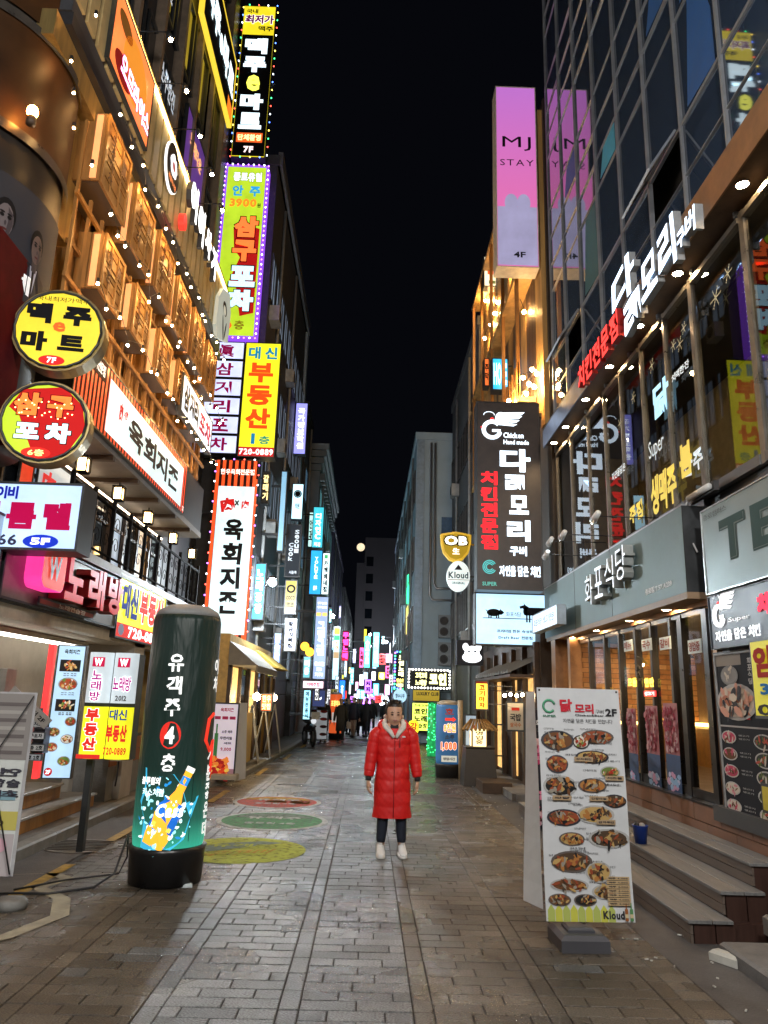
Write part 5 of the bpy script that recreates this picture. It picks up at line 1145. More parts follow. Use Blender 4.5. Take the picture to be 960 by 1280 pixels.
def birdlogo(mb, x, z, s_, y):
    wing(mb, x+.42*s_, z+.4*s_, .95*s_, .55*s_, y, wq)
    mb.tube([(x+s_*(.3+.28*math.cos(R(a))), y, z+s_*(.28+.28*math.sin(R(a)))) for a in range(40, 341, 20)], .075*s_, wq, 5); mb.box(x+.3*s_, x+.58*s_, y-.002, y, z+.2*s_, z+.29*s_, wq)
    mb.ell(x+.3*s_, z+.62*s_, .07*s_, .08*s_, y-.004, ink(.85, .05, .05, .9)); mb.ell(x-.04*s_, z+.35*s_, .05*s_, .03*s_, y-.004, ink(.85, .05, .05, .9))
    mb.tube([(x+s_*(.2+.18*math.cos(R(a))), y, z+s_*(.78+.12*math.sin(R(a)))) for a in range(0, 181, 20)], .012*s_, wq, 4)
birdlogo(s.pr, .12, .22, .34, -.006)
s.T('Super', .1, .42, .2, .52, wq, bold=.0); s.T('자연을 담은 치킨', .03, .12, .24, .32, wq, bold=.05); s.T('치킨', .235, .45, .34, .8, ink(1, .05, .1, 1.1), bold=.1); s.done()
py0, pz1 = AX(893, 818, 3.5); _, pz0 = AX(906, 1022, 3.5)
s = Sign('food_poster_panel', 'tall black poster panel with stew and small dish photographs at the right edge', 'poster', (3.5, py0, pz0), 1.35, pz1-pz0, .04, rz=R(-90), face=ink(.012, .014, .02), fr=.02, frame=paint(.3, .3, .3))
random.seed(21)
dish(s.pr, .22*s.w, .86*s.h, .13*s.w, .06*s.h, -.008, [foodm[4], ink(.3, .3, .3)], plate=paint(.2, .2, .2), n=6)
s.pr.rect(.01*s.w, .4*s.w, .92*s.h, .985*s.h, -.004, ink(.35, .33, .3)); dish(s.pr, .3*s.w, .7*s.h, .29*s.w, .11*s.h, -.01, [ink(.75, .4, .3), ink(.7, .6, .5), ink(.05, .05, .06), ink(.5, .2, .12)], plate=ink(.5, .5, .5), n=44)
s.P(0, .55, 1, .56, ink(.5, .5, .5), 2)
for r_ in range(5):
    v = .49-.1*r_
    dish(s.pr, .14*s.w, v*s.h, .11*s.w, .038*s.h, -.008, [ink(.7, .3, .35), ink(.6, .08, .15), foodm[4], foodm[5]], n=16); dish(s.pr, .62*s.w, (v-.01)*s.h, .13*s.w, .044*s.h, -.008, [foodm[4], foodm[3], ink(.6, .12, .08), ink(.05, .06, .05)], n=18)
    for q in range(2): s.T('생고기', .29, v-.01+.02*q, .44, v+.0+.02*q, ink(.6, .6, .6), bold=.0); s.T('7,000', .8, v-.01+.02*q, .93, v+.0+.02*q, ink(.6, .6, .6))
s.T('화포식당', .5, .8, .56, .96, ink(.6, .6, .6), vert=True); s.P(.42, .6, .47, .68, ink(.5, .02, .02), 2); s.done()
y_, z_ = AX(938, 800, 3.4); _, z2_ = AX(946, 898, 3.4)
s = Sign('for_rent_poster', 'yellow poster with red 임대 and blue figures hanging at the right edge', 'poster', (3.38, y_, z2_), .8, z_-z2_, .01, rz=R(-90), face=mat('yellow_vinyl', (.72, .66, .02), .5, emit=(.8, .75, .02), es=.25, vary=.1), rim=False); s.T('임대', .1, .5, .9, .9, ink(.45, .03, .02), bold=.06); s.T('3층', .2, .28, .8, .46, ink(.02, .2, .55), bold=.06); s.T('010', .1, .04, .9, .18, ink(.05, .05, .05)); s.done()
y_, z_ = AX(918, 975, 3.36); s = Sign('small_yellow_notice', 'small yellow notice below the for rent poster at the right edge', 'notice', (3.38, y_-.42, .9), .4, .24, .01, rz=R(-90), face=paint(.6, .5, .03), rim=False); s.done()
b = MB(); b.box(XR-.05, XR+.1, 3.0, 7.8, FZ+.02, 2.3, darkwall); b.box(XR-.02, XR+.3, 3.0, 7.8, 2.0, 6.6, darkwall) if False else None; rp2('pier', b)
b = MB(); b.box(XR+.05, XR+.3, 3.0, 7.78, 2.05, 3.95, darkwall); rp2('shop_wall', b)
t = thing('fluorescent_tube', 'dead white tube light fixture between the grey fascia and the silver sign', 'tube light', (3.42, 7.3, 3.95)); b = MB(); b.tube([(0, 0, 0), (0, .5, 0)], .035, paint(.6, .62, .62, .3)); b.build('tube', t); b = MB(); b.box(.03, .08, -.05, .55, -.05, .05, BLACK()); b.build('bracket', t); b = MB(); b.tube([(0, .5, 0), (-.05, .55, -.12), (.0, .56, -.4), (.03, .45, -.6)], .01, paint(.5, .5, .5)); b.build('cable', t)

# ------------------------------------------------------------------ projecting signs at right
s = signY('hotel_sign', 'tall pink to lilac box sign MJ STAY 4F with a scalloped cloud', 'sign', (620, 108, 671, 110, 672, 335, 620, 333), 14.6, .45, frame=mat('pale_cream_edge', (.6, .56, .45), .4), fr=.02)
pg = bpy.data.materials.new('pink_lilac_face'); pg.use_nodes = True; nt = pg.node_tree; N = nt.nodes; L = nt.links; p = N['Principled BSDF']; p.inputs['Base Color'].default_value = (.2, .1, .2, 1)
tc = N.new('ShaderNodeTexCoord'); sp = N.new('ShaderNodeSeparateXYZ'); L.new(tc.outputs['Object'], sp.inputs[0]); mr = N.new('ShaderNodeMapRange'); mr.inputs[1].default_value = s.h*.3; mr.inputs[2].default_value = s.h; L.new(sp.outputs[2], mr.inputs[0])
rp = N.new('ShaderNodeValToRGB'); rp.color_ramp.elements[0].color = (.62, .12, .34, 1); rp.color_ramp.elements[1].color = (.42, .13, .5, 1); L.new(mr.outputs[0], rp.inputs[0]); L.new(rp.outputs[0], p.inputs['Emission Color']); p.inputs['Emission Strength'].default_value = .95
b = MB(); b.rect(.02, s.w-.02, .02, s.h-.02, 0, pg); b.build('face_panel', s.t)
lil = lit(.35, .33, .52, .95); s.P(.03, .01, .97, .32, lil, 2); s.E(.36, .34, .16, .05, lil, 3); s.E(.66, .34, .16, .05, lil, 3)
s.T('MJ', .16, .63, .86, .71, k_, bold=.0, gap=.1); s.T('STAY', .1, .545, .92, .58, k_, bold=.0, gap=.15); s.T('4F', .4, .05, .68, .08, k_, bold=.03); s.done()
b = MB(); b.box(s.w, s.w+.25, .1, .3, s.h*.62, s.h*.66, silver); b.box(s.w, s.w+.25, .1, .3, s.h*.2, s.h*.24, silver); b.build('bracket', s.t)
s = signY('chicken_sign', 'tall black projecting sign with white winged bird, 닭모리 and red 치킨전문점', 'sign', (597, 503, 676, 503, 677, 738, 595, 738), 14.6, .4, face=mat('near_black_face', (.02, .018, .02), .4, emit=(.03, .02, .015), es=.6, vary=.6), fr=.02)
wg = ink(.75, .88, 1, 1.7); rg_ = ink(.9, .02, .03, 1.2)
wq = wg
birdlogo(s.pr, .1*s.w, .8*s.h, s.w*.48, -.008); s.T('Chicken', .42, .80, .74, .83, wg, bold=.04, gap=.03); s.T('Hand made', .42, .765, .82, .79, wg, bold=.04, gap=.03)
s.T('다', .36, .615, .84, .74, wg, bold=.06, brush=.01); s.T('ㄺ', .44, .52, .74, .6, wg, bold=.06, brush=.01); s.T('모', .5, .39, .8, .49, wg, bold=.065, brush=.01); s.T('리', .46, .25, .82, .36, wg, bold=.065, brush=.01); s.T('구버', .5, .175, .76, .225, wg, bold=.06)
s.T('치킨전문점', .06, .2, .32, .62, rg_, vert=True, bold=.055); s.T('자연을 담은 치킨', .34, .07, .96, .125, wg, bold=.05)
for k in range(3): s.pr.tube([(.19*s.w+(.1-.025*k)*s.w*math.cos(R(a)), -.01, .115*s.h+(.1-.025*k)*s.w*math.sin(R(a))) for a in range(30, 331, 20)], .008*s.w, ink(.1, .5, .5, .8), 4)
s.T('SUPER', .08, .02, .3, .04, ink(.1, .4, .35, .8), bold=.03); s.done()
s = signY('draft_beer_sign', 'square pale blue lit sign with pig and cow silhouettes reading 화포식당 Draft Beer', 'sign', (594, 742, 690, 742, 690, 808, 594, 806), 15.05, .35, face=lit(.5, .78, 1, 1.45), fr=.02)
def pig(mb, x, z, s_, y, m):
    mb.ell(x, z, .5*s_, .27*s_, y, m); mb.ell(x+.5*s_, z+.02*s_, .2*s_, .17*s_, y, m); mb.rect(x+.62*s_, x+.74*s_, z-.05*s_, z+.07*s_, y, m)
    for q in (-.35, -.2, .2, .35): mb.rect(x+q*s_-.04*s_, x+q*s_+.05*s_, z-.42*s_, z, y, m)
    mb.flat([(x+.42*s_, z+.12*s_), (x+.55*s_, z+.12*s_), (x+.5*s_, z+.3*s_)], y, m); mb.flat([(x-.48*s_, z+.05*s_), (x-.45*s_, z+.15*s_), (x-.6*s_, z+.22*s_)], y, m)
def cow(mb, x, z, s_, y, m):
    mb.rect(x-.5*s_, x+.5*s_, z-.15*s_, z+.25*s_, y, m); mb.ell(x-.5*s_, z+.05*s_, .1*s_, .2*s_, y, m)
    mb.flat([(x-.62*s_, z+.2*s_), (x-.5*s_, z+.05*s_), (x-.3*s_, z+.25*s_), (x-.5*s_, z+.38*s_), (x-.78*s_, z+.3*s_), (x-.76*s_, z+.18*s_)], y, m)
    for q in (-.42, -.28, .3, .45): mb.rect(x+q*s_-.04*s_, x+q*s_+.04*s_, z-.5*s_, z, y, m)
    mb.flat([(x-.55*s_, z+.36*s_), (x-.48*s_, z+.34*s_), (x-.58*s_, z+.5*s_)], y, m)
pig(s.pr, .24*s.w, .62*s.h, .28, -.008, k_); cow(s.pr, .78*s.w, .64*s.h, .4, -.008, k_); s.P(.1, .505, .98, .52, k_, 3)
s.T('화포식당', .4, .55, .6, .64, ink(.1, .05, .02), bold=.0); s.T('프리미엄 한돈 숙성육', .28, .24, .75, .3, ink(.03, .08, .15)); s.T('Draft Beer 전문점', .3, .12, .74, .18, ink(.03, .08, .15)); s.done()
# OB shield and round sign
x_, z_ = AY(570, 683, 18); t = thing('shield_sign', 'gold shield shaped sign with black and white OB lettering', 'sign', (x_, 18, z_), 0)
sh = [(0, -.4), (.17, -.33), (.31, -.16), (.37, .08), (.38, .3), (.2, .34), (0, .37), (-.2, .34), (-.38, .3), (-.37, .08), (-.31, -.16), (-.17, -.33)]
b = MB(); b.prism(sh, 0, .15, mat('gold_shield', (.55, .38, .04), .4, emit=(.7, .45, .03), es=.55, vary=.15)); b.build('shield', t)
b = MB(); b.flat([(x*.86, z*.86+.01) for x, z in sh], -.003, ink(.4, .28, .02, .5)); put_text(b, 'OB', -.28, .28, .03, .26, -.008, ink(1, 1, .9, 1.2), bold=.06, outline=k_, obold=.08); put_text(b, '生', -.09, .09, -.2, -.04, -.008, ink(1, 1, .9, 1), bold=.04); b.build('lettering', t); b = MB(); b.box(.38, .9, .05, .1, .05, .09, ylw); b.build('bracket', t)
x_, z_ = AY(573, 720, 17.9); t = thing('round_beer_sign', 'white oval beer sign under the gold shield', 'sign', (x_, 17.9, z_), 0)
b = MB(); b.disc(0, 0, .28, .37, 0, .15, lit(.75, .85, .85, 1.1), 28); b.build('face', t); b = MB(); put_text(b, 'Kloud', -.24, .24, -.06, .1, -.008, ink(.05, .1, .15), bold=.04); b.rect(-.26, .26, -.1, -.085, -.006, ink(.4, .3, .25)); b.flat([(-.1, .15), (.1, .15), (0, .28)], -.006, ink(.05, .05, .08)); put_text(b, 'ORIGINAL', -.16, .16, -.2, -.14, -.008, ink(.1, .25, .3)); b.build('lettering', t); b = MB(); b.box(.28, .8, .05, .1, -.02, .02, STEEL()); b.build('bracket', t)
x_, z_ = AY(590, 817, 20); t = thing('dog_face_sign', 'small dark sign box with a glowing white dog face', 'sign', (x_, 20, z_), 0)
b = MB(); b.box(-.4, .3, 0, .3, -.3, .35, paint(.02, .025, .04)); b.build('box', t); b = MB(); b.ell(0, 0, .2, .2, -.006, ink(.9, .95, 1, 1.5)); b.ell(-.0, -.1, .26, .14, -.006, ink(.9, .95, 1, 1.5)); b.ell(.17, .17, .08, .1, -.006, ink(.9, .95, 1, 1.5)); b.ell(-.17, .17, .08, .1, -.006, ink(.9, .95, 1, 1.5))
for dx, dz in ((-.08, .05), (.08, .05), (0, -.03)): b.ell(dx, dz, .03, .03, -.012, k_)
b.build('dog_face', t)

# ------------------------------------------------------------------ menu banner stand
def banner_stand(name, label, x0, y0, x1, y1, ztop, zbot, face, lean=.12):
    w = math.hypot(x1-x0, y1-y0); rz = math.atan2(y1-y0, x1-x0)
    t = thing(name, label, 'banner stand', (x0, y0, 0), rz); h = ztop-zbot
    b = MB(); n = 8
    for i in range(n):
        z0, z1 = zbot+h*i/n, zbot+h*(i+1)/n; f = lambda z: lean*(z-zbot)/h+.012*math.sin((z-zbot)*4)
        b.quad((0, f(z0), z0), (w, f(z0), z0), (w, f(z1), z1), (0, f(z1), z1), face)
    b.build('banner_sheet', t); return t, w, h
XB0, YB0 = G(683, 1158); XB1, YB1 = G(797, 1160)
bh = AY(776, 862, 6.75)[1]; bw = 0
# banner bottom hangs above its base
BY = 6.15
a_, c_ = AY(683, 1148, BY), AY(796, 1158, BY); d_, e_ = AY(676, 855, BY), AY(779, 866, BY)
vw = mat('white_vinyl', (.62, .64, .66), .45, vary=.08, bump=.15, bscale=4)
zb_, zt_ = (a_[1]+c_[1])/2, (d_[1]+e_[1])/2; lean_x = ((d_[0]+e_[0])-(a_[0]+c_[0]))/2
wB = c_[0]-a_[0]
mb_ = thing('menu_banner_stand', 'tall white menu banner stand 닭모리 2F with photographs of chicken dishes, on a grey water base', 'banner stand', (a_[0], BY, zb_), R(2))
H_ = zt_-zb_
def skew(o_v):  # sheet leans a little sideways and back, as in the photo
    return [(v[0]+lean_x*v[2]/H_, v[1]+.1*v[2]/H_+.01*math.sin(v[2]*5), v[2]) for v in o_v]
b = MB()
for i in range(10): b.quad((0, 0, H_*i/10), (wB, 0, H_*i/10), (wB, 0, H_*(i+1)/10), (0, 0, H_*(i+1)/10), vw)
b.v = skew(b.v); b.build('banner_sheet', mb_)
b = MB()
for i in range(10): b.quad((-.1+.085*i/10, .3, H_*(.04+.94*i/10)), (-.01, .04, H_*(.04+.94*i/10)), (-.01, .04, H_*(.04+.94*(i+1)/10)), (-.1+.085*(i+1)/10, .3, H_*(.04+.94*(i+1)/10)), vw)
b.v = skew(b.v); b.build('side_sheet', mb_)
b = MB(); T = lambda txt, u0, v0, u1, v1, m, **k: put_text(b, txt, u0*wB, u1*wB, v0*H_, v1*H_, -.006, m, **k)
rk = ink(.55, .03, .05); kk = ink(.03, .03, .035)
T('닭', .27, .89, .42, .95, rk, bold=.05, brush=.02); T('모리', .45, .885, .68, .93, rk, bold=.05, brush=.02); T('구버', .7, .885, .8, .905, kk, bold=.0); T('2F', .82, .875, .96, .91, kk, bold=.05); T('Chicken&Beer', .45, .872, .8, .882, kk); T('자연을 담은 치킨을 전합니다', .3, .84, .9, .86, kk, bold=.0, jit=.1); T('SUPER', .06, .865, .22, .875, ink(.05, .2, .12), bold=.05)
b.tube([(.14*wB+.07*wB*math.cos(R(a)), -.006, .915*H_+.07*wB*math.sin(R(a))) for a in range(20, 340, 20)], .014*wB, ink(.1, .35, .2), 4)
names = ['후라이드', '양념치킨', '간장마늘', '파닭', '깐풍기', '닭강정', '치즈볼', '감자튀김']
random.seed(33)
D = [(.22, .76, .2, .05), (.7, .78, .2, .036), (.5, .755, .1, .035), (.2, .655, .13, .045), (.62, .69, .2, .032), (.82, .625, .12, .03), (.22, .56, .2, .052), (.6, .565, .17, .035), (.25, .425, .2, .04), (.62, .44, .22, .045), (.85, .5, .14, .032), (.33, .335, .15, .032), (.76, .34, .24, .045), (.32, .24, .24, .05), (.62, .2, .15, .05), (.28, .145, .22, .03), (.7, .12, .17, .035), (.16, .085, .13, .028), (.45, .085, .13, .028)]
for (u, v, ru, rv) in D:
    dish(b, u*wB, v*H_, ru*wB, rv*H_*.9, -.006, [foodm[0], foodm[1], foodm[2], foodm[5], ink(.08, .05, .03), ink(.3, .27, .22), ink(.02, .02, .02)] if random.random() < .85 else foodm, plate=random.choice((ink(.04, .04, .05), ink(.06, .06, .07), ink(.42, .42, .41), ink(.12, .1, .09))), n=30)
for k in range(70):
    u = random.choice((.06, .3, .36, .5, .62, .76)); v = .12+.7*random.random(); T(random.choice(names), u, v, u+random.uniform(.1, .2), v+.009, kk, bold=.0)
for u, v in ((.4, .67), (.12, .5), (.75, .59), (.55, .5), (.62, .4)):
    b.rect(u*wB, (u+.22)*wB, v*H_, (v+.02)*H_, -.02, ink(.42, .3, .18)); put_text(b, random.choice(names), (u+.02)*wB, (u+.2)*wB, (v+.005)*H_, (v+.015)*H_, -.022, kk)
for k in range(7):
    v = .17-.017*k; b.rect(.7*wB, .96*wB, v*H_, (v+.014)*H_, -.02, ink(.5, .36, .2)); put_text(b, '맥주 4,000', .72*wB, .94*wB, (v+.003)*H_, (v+.011)*H_, -.022, kk)
for k in range(9): b.flat([((.02+.085*k)*wB, .0), ((.1+.085*k)*wB, .0), ((.1+.085*k)*wB, .045*H_), ((.06+.085*k)*wB, .068*H_), ((.02+.085*k)*wB, .045*H_)], -.004, ink(.55, .55, .08) if k % 2 else ink(.42, .48, .12))
T('Kloud', .64, .012, .88, .045, kk, bold=.06)
for u, m in ((.9, ink(.3, .1, .03)), (.955, ink(.1, .25, .1))):
    b.rect((u-.018)*wB, (u+.018)*wB, .008*H_, .055*H_, -.02, m); b.rect((u-.007)*wB, (u+.007)*wB, .055*H_, .08*H_, -.02, m); b.rect((u-.018)*wB, (u+.018)*wB, .02*H_, .035*H_, -.022, ink(.6, .5, .3))
b.v = skew(b.v); b.build('menu_print', mb_)
b = MB(); zf = -zb_
b.bbox(.06, .42, -.18, .2, zf, zf+.11, mat('grey_plastic_base', (.07, .07, .08), .45, vary=.1), .03); b.bbox(.14, .34, -.08, .1, zf+.11, zf+.14, mat('grey_plastic_base', (.07, .07, .08)), .015); b.build('water_base', mb_)
b = MB(); b.tube([(wB*.45, .07, zf+.12), (wB*.45, .13, H_*.5)], .014, silver); b.tube([(wB*.45, .13, H_*.5), (.01, .04, .01)], .006, BLACK(), 4); b.tube([(wB*.45, .13, H_*.5), (wB*.99, .04, .01)], .006, BLACK(), 4); b.tube([(wB*.45, .13, H_*.5), (lean_x, .14, H_-.01)], .006, BLACK(), 4); b.tube([(wB*.45, .13, H_*.5), (wB+lean_x, .14, H_-.01)], .006, BLACK(), 4); b.build('pole_frame', mb_)
b = MB()
for (x, z) in ((.02, H_-.02), (wB-.02, H_-.02), (.02, .02), (wB-.02, .02)): b.ell(x, z, .009, .009, -.004, k_, n=8)
b.v = skew(b.v); b.build('eyelet', mb_)
# ------------------------------------------------------------------ left side beyond the corner building
lamp_x = AY(341, 724, 19.4)
seen_or_added_lamp('wall lamp with a round cool white globe on the left, among the signs', -2.78, 19.4, lamp_x[1]-.1, lamp_x[0]+2.78, 3000, gr=.09, pole=False)
seen_or_added_lamp('tall unseen lamp added behind the camera on the left as fill light', -3.3, -2.4, 6.6, 1.3, 135, (1, .965, .92), gr=.5)  # out of view, added to light the scene from behind the camera
seen_or_added_lamp('tall unseen lamp added beside the camera on the right as fill light', 2.9, .2, 6.8, -.9, 330, (1, .965, .92), gr=.3)  # out of view, added as a second fill from the right
for (lab_, x_, y_, a_) in (('tall lamp added beyond the walking pair on the left as fill light', -2.7, 43, .5), ('distant lamp added on the left side as fill light', -2.3, 64, .5), ('distant lamp added on the right side as fill light', 1.7, 62, -.4), ('farthest lamp added below the tower as fill light', -.2, 90, .2)):
    seen_or_added_lamp(lab_, x_, y_, 6.2 if y_ < 80 else 9, a_, 700 if y_ < 60 else 1300, (.8, .92, 1), gr=.12)  # added down the street to brighten far walls and walkers

_lit0 = lit
def lit(r, g, b, s=1.6, vary=.12, sample=True): return _lit0(r, g, b, s*1.45, vary, sample)
def block(name, label, x0, x1, y0, y1, h, wall, street=1, floors=None, bay=1.6, wm=None, fh=3.1, z00=3.4, front=True):
    """building with real window openings' frames on its street face and (if front) on the face towards the camera"""
    t = thing(name, label, 'building', ((x0+x1)/2, y0, 0))
    cx = (x0+x1)/2
    b = MB(); b.box(x0-cx, x1-cx, 0, y1-y0, 0, h, wall); b.build('wall', t)
    b = MB(); b.box(x0-cx-.06, x1-cx+.06, -.06, y1-y0+.06, h, h+.35, wall); b.build('parapet', t)
    xs = (x1-cx) if street > 0 else (x0-cx)          # +1: street lies at +x of it
    nf = int((h-z00)/fh); nb = max(1, int((y1-y0)/bay)); proto = None; acp = None; s_ac = street; acm = paint(.35, .36, .36)
    for f in range(nf):
        for k in range(nb):
            yc = (k+.5)*(y1-y0)/nb; zc = z00+f*fh+1.5; w_, h_ = bay*.36, .72
            if proto is None:
                b = MB(); s = street
                b.box(0, .03*s, -w_, w_, -h_, h_, wm or glassd)
                o = b.build('window', t)
                b = MB()
                for q in ((-w_-.05, -w_, -h_-.05, h_+.05), (w_, w_+.05, -h_-.05, h_+.05), (-w_, w_, h_, h_+.05), (-w_, w_, -h_-.05, -h_), (-.02, .02, -h_, h_)): b.box(0, .06*s, *q, frm)
                b.build('frame', o); proto = o
            else: o = clone(proto, t)
            o.location = (xs, yc, zc)
            if (f*3+k) % 4 == 1:
                if acp is None:
                    b = MB(); b.box(0, .3*s_ac, -.28, .28, 0, .5, acm); b.lathe([(.18, 0), (.18, .01), (.02, .012)], BLACK(), n=14, xf=Matrix.Translation((.305*s_ac, 0, .25)) @ Matrix.Rotation(R(90*s_ac), 4, 'Y')); acp = b.build('air_conditioner', t); a_ = acp
                else: a_ = clone(acp, t)
                a_.location = (xs, yc+bay*.1, zc-1.35)
    for k in range(max(1, int((y1-y0)/4))):
        b = MB(); yy_ = 1.9+k*4; b.tube([(xs+.07*street, yy_, .2), (xs+.07*street, yy_, h-.3)], .05, acm, 6); b.build('drain_pipe', t)
    return t
con1 = mat('grey_render', (.12, .125, .13), .7, vary=.3, vscale=1.2); con2 = mat('blue_grey_render', (.2, .23, .25), .6, vary=.2, vscale=1.0, bump=.2)
b_A = block('dark_tall_building', 'dark tall building behind the stacked vertical signs with a metal corner strip', -12, -3.4, 20.4, 31.9, 18.0, mat('charcoal_render', (.05, .052, .058), .55, vary=.3), 1, bay=1.1, wm=mat('faint_window', (.05, .07, .1), .3, emit=(.16, .2, .26), es=.8, vary=.7, vscale=.7))
b = MB(); b.box(4.3, 4.4, 11.1, 11.6, 2.4, 18.3, mat('pale_steel_strip', (.4, .5, .62), .45, .2)); b.box(4.3, 4.45, 0, 11.5, 18.0, 18.5, mat('roof_edge_steel', (.2, .21, .23), .4, .5)); b.build('steel_trim', b_A)
block('glass_shop_building', 'dark building with cool glass shopfronts further along the left', -12, -3.2, 32.2, 35.4, 14.5, darkwall, 1, bay=1.2, wm=mat('cool_lit_window', (.1, .2, .3), .4, emit=(.1, .25, .4), es=1.1, vary=.7, vscale=.9))
b_C = block('cornice_building', 'pale grey building with a heavy dentilled cornice further along the left', -10, -2.75, 35.6, 48, 13.6, con2, 1, bay=1.6, wm=mat('lit_teal_window', (.1, .3, .35), .4, emit=(.12, .4, .45), es=1.1, vary=.6, vscale=1))
for k in range(4): b = MB(); b.box(0, 3.7+.12*k, -.15-.12*k, 12.6+.0*k, 12.6+.32*k, 12.9+.32*k, con2); b.build('cornice_step', b_C)
for k in range(16): b = MB(); b.box(3.63, 3.85, .3+k*.78, .55+k*.78, 12.2, 12.55, con2); b.build('dentil', b_C)
block('violet_lit_building', 'dark building with violet light strips farther down the left side', -10, -2.6, 48.5, 66, 12.5, mat('violet_dark', (.05, .045, .09), .5), 1, bay=2, wm=mat('dim_blue_window', (.05, .06, .2), .4, emit=(.06, .07, .3), es=.6, vary=.7, vscale=.8))
block('distant_left_building', 'dark distant building closing the left side of the street', -10, -2.4, 67, 110, 11, darkwall, 1, bay=3)

def vs(label, q, Y, face, texts=(), d=.3, fields=(), frame=None, grp='vertical signs down the street', name='vertical_sign', **k):
    s = signY(name, label, 'sign', q, Y, d, face=face, frame=frame, group=grp, fr=.03, **k)
    for f in fields: s.P(*f)
    for tx in texts:
        s.T(*tx[:6], **(tx[6] if len(tx) > 6 else {}))
    s.done()
    b = MB(); b.box(-.9 if s.t.location.x < 0 else s.w, 0 if s.t.location.x < 0 else s.w+.5, d*.3, d*.5, s.h*.8, s.h*.83, STEEL()); b.box(-.5 if s.t.location.x < 0 else s.w, 0 if s.t.location.x < 0 else s.w+.5, d*.3, d*.5, s.h*.2, s.h*.23, STEEL()); b.build('bracket', s.t)
    return s
V = dict(vert=True, bold=.05); wi = ink(.9, .95, 1, 1.6); bk = k_
vs('slim violet white vertical sign 국가정보학원 high on the left', (369, 503, 386, 504, 381, 569, 367, 567), 29, lit(.25, .25, .75, 1.3), [('국가정보학원', .25, .1, .78, .9, wi, V)])
vs('white vertical sign with a round black logo', (366, 604, 380, 605, 378, 650, 363, 649), 27.5, lit(.5, .85, 1, 1.5), [('의원', .3, .3, .7, .45, bk, dict(bold=.04)), ('◉', .15, .6, .85, .82, bk, {})])
vs('teal vertical sign 디자인씨 on the left', (393, 633, 407, 634, 402, 685, 388, 685), 33, lit(.05, .5, .6, 1.1), [('디자인C', .25, .2, .75, .85, wi, V), ('치과', .2, .04, .8, .14, wi, {})])
vs('black vertical sign Seoul Cook on the left', (358, 655, 378, 656, 374, 722, 356, 721), 24, ink(.02, .024, .03, .5), [('Seoul', .55, .45, .85, .9, ink(.5, .55, .6, .8), dict(vert=True)), ('Cook', .2, .3, .5, .65, ink(.5, .55, .6, .8), dict(vert=True)), ('서울쿡', .3, .06, .8, .12, ink(.5, .55, .6, .8))])
vs('mustard yellow vertical sign COCO with a ring logo', (357, 725, 372, 725, 370, 768, 354, 768), 23, lit(.5, .36, .02, .7), [('COCO', .15, .42, .85, .54, bk, dict(bold=.05)), ('코코', .2, .22, .8, .34, bk, dict(bold=.04)), ('○', .15, .62, .85, .86, bk, dict(bold=.05))])
vs('white vertical sign with black hourglass pattern lettering', (356, 772, 372, 773, 370, 815, 354, 814), 22, lit(.75, .8, 1, 1.4), [('황금거북점', .3, .1, .7, .9, bk, dict(vert=True, bold=.06))])
vs('bright blue vertical sign YOLUTE on the left', (389, 687, 404, 688, 401, 744, 385, 743), 31, lit(.02, .35, .75, 1.2), [('YOLUTE', .38, .35, .65, .85, wi, dict(vert=True)), ('욜루', .35, .1, .65, .2, wi)])
vs('white vertical sign with black letters and green mark', (403, 691, 414, 691, 410, 743, 400, 744), 36, lit(.7, .9, .92, 1.5), [('카페베네점', .3, .05, .75, .82, bk, dict(vert=True, bold=.06))], fields=[(.3, .86, .7, .95, ink(.1, .6, .2, .8), 2)])
vs('long lavender grey vertical sign gram gram 그램그램 on the left', (396, 745, 412, 746, 406, 850, 389, 849), 30, lit(.28, .38, .6, 1.15), [('gram', .15, .89, .85, .93, wi), ('gram', .15, .84, .85, .88, wi), ('그램그램', .25, .28, .78, .7, wi, V), ('종로점', .15, .16, .85, .21, wi, dict(bold=.03)), ('739', .3, .1, .7, .14, wi), ('7878', .2, .04, .8, .08, wi)], fields=[(.1, .76, .45, .8, ink(1, .6, .15, 1.3), 2), (.55, .76, .9, .8, ink(1, .6, .15, 1.3), 2)])
vs('wide white and pink band sign under the long lavender sign', (378, 850, 405, 851, 405, 861, 378, 861), 29, lit(1, .7, .78, 1.4), [('치맥주점', .2, .25, .8, .75, ink(.7, .1, .2, .5))], name='band_sign')
vs('pale cyan vertical light panel beside the shoe poster', (379, 862, 389, 862, 388, 900, 378, 900), 28.6, lit(.35, .8, .95, 1.3), [('메뉴판음식', .3, .05, .7, .95, ink(.1, .2, .4), V)])
vs('dark blue picture panel with a bird shape above the food poster board', (390, 862, 407, 862, 407, 884, 390, 884), 28.7, ink(.05, .07, .2, .6), [('~', .3, .4, .7, .6, wi)], name='picture_panel')
vs('coloured vertical sign with green and amber fields farther left', (418, 783, 426, 783, 423, 850, 414, 850), 45, lit(.5, .85, .95, 1.3), [('노래', .2, .55, .8, .75, ink(.6, .3, .1, .4), V)], fields=[(.1, .85, .9, .97, ink(.7, .7, .05, 1), 2), (.1, .74, .9, .83, ink(.05, .6, .15, 1), 2), (.1, .4, .9, .52, ink(.5, .3, .15, .6), 2)])
vs('pink and red neon vertical sign farther left', (428, 788, 437, 788, 435, 826, 427, 826), 50, ink(.15, .0, .03, .5), [('주점노래', .1, .05, .9, .95, ink(1, .05, .3, 3), dict(vert=True, bold=.1))], fields=[(.05, .0, .95, .3, ink(1, .02, .05, 1.5), 1)])
vs('bright blue lit column sign farther left', (424, 850, 432, 850, 431, 880, 423, 880), 48, lit(.02, .2, 1, 1.5), [('호프', .3, .3, .7, .8, wi, V)])
